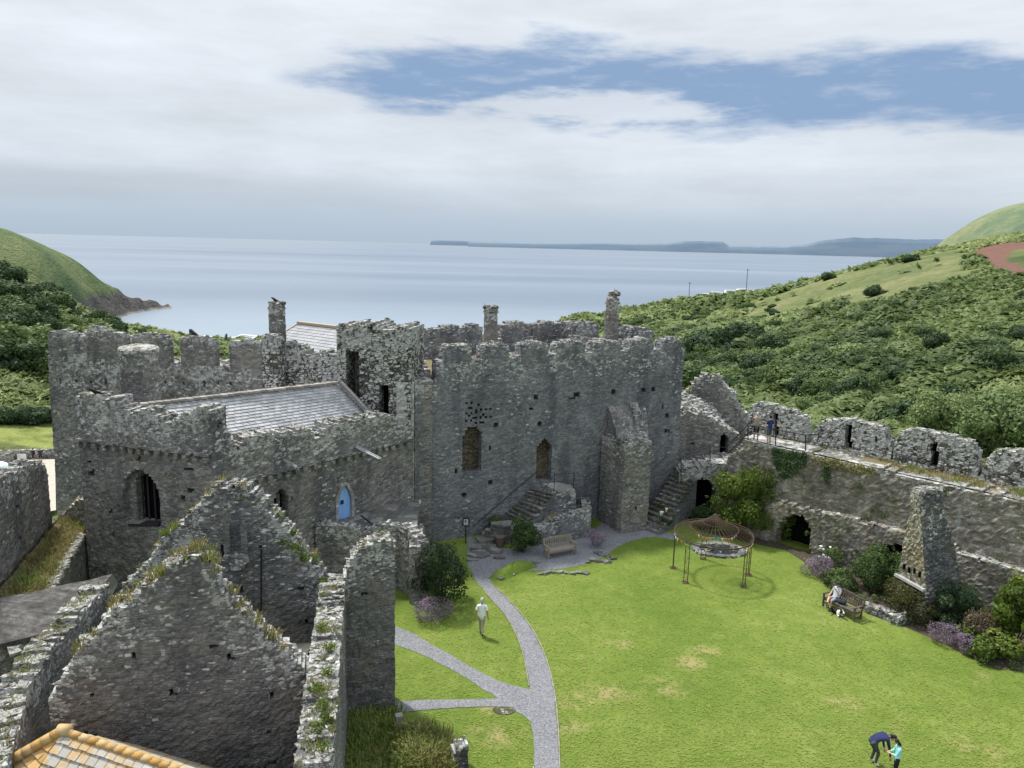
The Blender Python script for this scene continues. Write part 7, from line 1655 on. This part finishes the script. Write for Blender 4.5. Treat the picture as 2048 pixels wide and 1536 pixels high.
q = G(52,921,-10.9); mb = MB(); mb.box((q[0], q[1]-.75, -10.15), (1.1,.04,.6)); sg = mb.obj('yard_sign', M_white); tag(sg, 'small white sign board on the far yard wall', 'sign')
q = G(-2,968,-10.9); ps = empty('parasol', (q[0], q[1], -10.9), 'pale blue parasol on the far yard cut by the left edge of the photo', 'parasol'); mb = MB(); mb.tube([(0,0,0),(0,0,2.5)], .03, 6); mb.obj('pole', IRON, ps, world=False)
mb = MB(); n_ = 10
for r_, z in ((1.3,2.0),(1.0,2.3),(.55,2.52),(.02,2.6)): 
    for k in range(n_): mb.v.append((r_*math.cos(6.283*k/n_), r_*math.sin(6.283*k/n_), z)); mb.l.append(0); mb.r.append(.5)
for j in range(3):
    for k in range(n_): mb.f.append((j*n_+k, j*n_+(k+1)%n_, (j+1)*n_+(k+1)%n_, (j+1)*n_+k)); mb.m.append(0)
mb.obj('canopy', cloth('pale_blue_canvas', (0.55,0.70,0.82)), ps, world=False)
# ------------------------------------------------------------------ dog and birds
def creature(name, label, cat, loc_, rz, verts, edges, radii, mats, pick, sc=1.0, extra=None, group=None):
    me = bpy.data.meshes.new('k'); me.from_pydata(verts, edges, []); o = bpy.data.objects.new('k', me); C.objects.link(o); o.modifiers.new('s', 'SKIN'); sv = me.skin_vertices[0].data
    for i, r_ in enumerate(radii): sv[i].radius = r_ if hasattr(r_, '__len__') else (r_, r_); sv[i].use_root = (i == 0)
    o.modifiers.new('u', 'SUBSURF').levels = 2; dg = bpy.context.evaluated_depsgraph_get(); dg.update(); em = bpy.data.meshes.new_from_object(o.evaluated_get(dg)); bpy.data.objects.remove(o)
    em.materials.clear(); [em.materials.append(x) for x in mats]
    em.polygons.foreach_set('material_index', [pick(p.center) for p in em.polygons]); em.polygons.foreach_set('use_smooth', [True]*len(em.polygons)); em.name = name
    r = bpy.data.objects.new(name, em); C.objects.link(r); r.location = loc_; r.rotation_euler = (0,0,rz); r.scale = (sc,)*3; tag(r, label, cat, group); return r
BLK = plain('black_fur', (0.014,0.013,0.013), .8, .3, 15); WHT = plain('white_fur', (0.70,0.68,0.64), .85, .2, 15)
dv = [(0,0,.17),(0,.22,.18),(0,.38,.20),(0,.48,.30),(0,.56,.36),(0,.66,.34),(0,.74,.32),(0,-.20,.16),(-.10,.36,.10),(-.12,.55,.05),(-.12,.68,.04),(.10,.36,.10),(.12,.55,.05),(.12,.68,.04),(-.14,-.18,.12),(-.17,.02,.10),(-.17,-.08,.04),(-.16,.08,.03),(.14,-.18,.12),(.17,.02,.10),(.17,-.08,.04),(.16,.08,.03),(0,-.36,.10),(.06,-.52,.06),(.12,-.64,.04),(-.045,.55,.44),(.045,.55,.44)]
de = [(0,1),(1,2),(2,3),(3,4),(4,5),(5,6),(0,7),(2,8),(8,9),(9,10),(2,11),(11,12),(12,13),(7,14),(14,15),(15,16),(16,17),(7,18),(18,19),(19,20),(20,21),(7,22),(22,23),(23,24),(4,25),(4,26)]
dr_ = [(.12,.12),(.13,.13),(.12,.12),.085,.078,.05,.034,.11,.05,.035,.032,.05,.035,.032,.075,.05,.03,.028,.075,.05,.03,.028,.035,.03,.02,.02,.02]
dq = loc(farx*.25, .10)
creature('dog', 'black and white collie lying on the grass in front of the dark bench', 'dog', dq, b2r+R(75), dv, de, dr_, [BLK, WHT], lambda c: 1 if (c.y > .30 and c.y < .50 and c.z < .36) or c.y > .66 or c.z < .05 or abs(c.x) < .018 and c.y > .5 or c.y < -.58 else 0, .95)
bv = [(0,0,.15),(0,.09,.20),(0,.15,.25),(0,.20,.255),(0,.245,.25),(0,-.12,.11),(0,-.26,.06),(-.03,.0,.07),(-.03,.02,0),(.03,0,.07),(.03,.02,0)]; be = [(0,1),(1,2),(2,3),(3,4),(0,5),(5,6),(0,7),(7,8),(0,9),(9,10)]; brd = [(.062,.058),.055,.042,.026,.008,.045,(.03,.012),.014,.008,.014,.008]
GUL = plain('gull_grey', (0.36,0.38,0.41), .7, .1, 5)
def bird(label, px, py, Y, rz, white=False, sc=1.35, z=None):
    p = AT(px, py, Y); creature('bird', label, 'bird', p, R(rz), bv, be, brd, [BLK, WHT, GUL], (lambda c: 2 if c.z > .15 and c.y < .08 else 1) if white else (lambda c: 0), sc)
bird('small dark bird perched on the tall round chimney left of the slate house roof', 552, 608, 43.9, 75)
bird('black bird on the broken top of the chapel gable wall at its left corner', 191, 792, 34.1, 120)
bird('left of two black birds side by side on a merlon of the west tower', 382, 675, 44.0, 30, sc=1.6); bird('right of two black birds side by side on a merlon of the west tower', 388, 674, 43.9, 60, sc=1.6)
bird('single black bird on the west tower parapet nearest the tall round chimney', 452, 682, 43.0, 10, sc=1.4)
bird('left of two white gulls sitting behind the domed round turret', 263, 688, 45.0, 80, True, 1.7); bird('right of two white gulls sitting behind the domed round turret', 284, 688, 44.9, 90, True, 1.7)
# dead stalk on the middle chimney
mb = MB(); p = Vector(AT(969,619,48.3)); mb.tube([p, p+Vector((.02,0,.25)), p+Vector((-.08,0,.42))], [.02,.015,.006], 5); mb.tube([p+Vector((.02,0,.25)), p+Vector((.1,0,.38))], [.012,.005], 5); tag(mb.obj('dead_stalk', M_stalk), 'dry plant stalk sprouting from the top of the middle hall chimney', 'plant')
# ------------------------------------------------------------------ far right slope: poles, caravans
def on_hill(px, r): q = by_range(px, r, 0); return (q[0], q[1], float(ground_z(q[0], q[1])))
for px, y0, y1, lb in ((1371, 594, 622, 'shorter wooden pole on the slope above the beach, nearest the hall chimney'), (1483, 573, 610, 'taller wooden pole beside the white caravans on the slope')):
    q = on_hill(px, 352); h_ = (y1-y0)*360/FOC; mb = MB(); pl_ = empty('utility_pole', q, lb, 'pole'); mb.tube([(0,0,-1),(0,0,h_+2)], [.16,.11], 6); mb.obj('pole', M_bark, pl_, world=False); mb = MB(); mb.bar((-.7,0,h_+1.4),(.7,0,h_+1.4),.14); mb.obj('crossarm', M_bark, pl_, world=False)
M_van = plain('caravan_white', (0.72,0.72,0.70), .5, .1, 1)
def caravan(px, r, rz, L_, lb):
    q = on_hill(px, r); cv = empty('caravan', (q[0], q[1], q[2]+.3), lb, 'caravan', 'white caravans parked on the slope above the beach', rz); mb = MB(); n_ = 12
    prof2 = [(-L_/2,.35),(L_/2,.35),(L_/2+.15,1.2),(L_/2-.25,2.35),(-L_/2+.25,2.4),(-L_/2-.15,1.2)]
    vs = [(x, y, z) for y in (-1.1, 1.1) for x, z in prof2]; mb.add(vs, [tuple(range(6)), tuple(range(11,5,-1))] + [(i, 6+i, 6+(i+1)%6, (i+1)%6) for i in range(6)]); mb.obj('body', M_van, cv, world=False)
    mb = MB()
    for s_ in (-1,1): mb.bar((-L_*.3, s_*1.12, 1.6), (L_*.3, s_*1.12, 1.6), .05, .55)
    mb.obj('window', plain('caravan_glass', (0.05,0.06,0.07), .2), cv, world=False)
    for s_ in (-1,1): mb = MB(); mb.tube([(.1, s_*1.02, .32), (.1, s_*1.18, .32)], .33, 12); mb.obj('wheel', BLK, cv, world=False)
for i, (px, r) in enumerate(((1412,372),(1424,366),(1440,374),(1452,366),(1464,372),(1476,364),(1432,380),(1490,374))):
    caravan(px, r, random.uniform(-.4,.6), random.uniform(5,7.5), 'white caravan parked among others on the slope above the beach')
scn.render.engine = 'CYCLES'
scn.cycles.max_bounces = 6; scn.cycles.diffuse_bounces = 3; scn.cycles.transparent_max_bounces = 4; scn.cycles.use_denoising = True
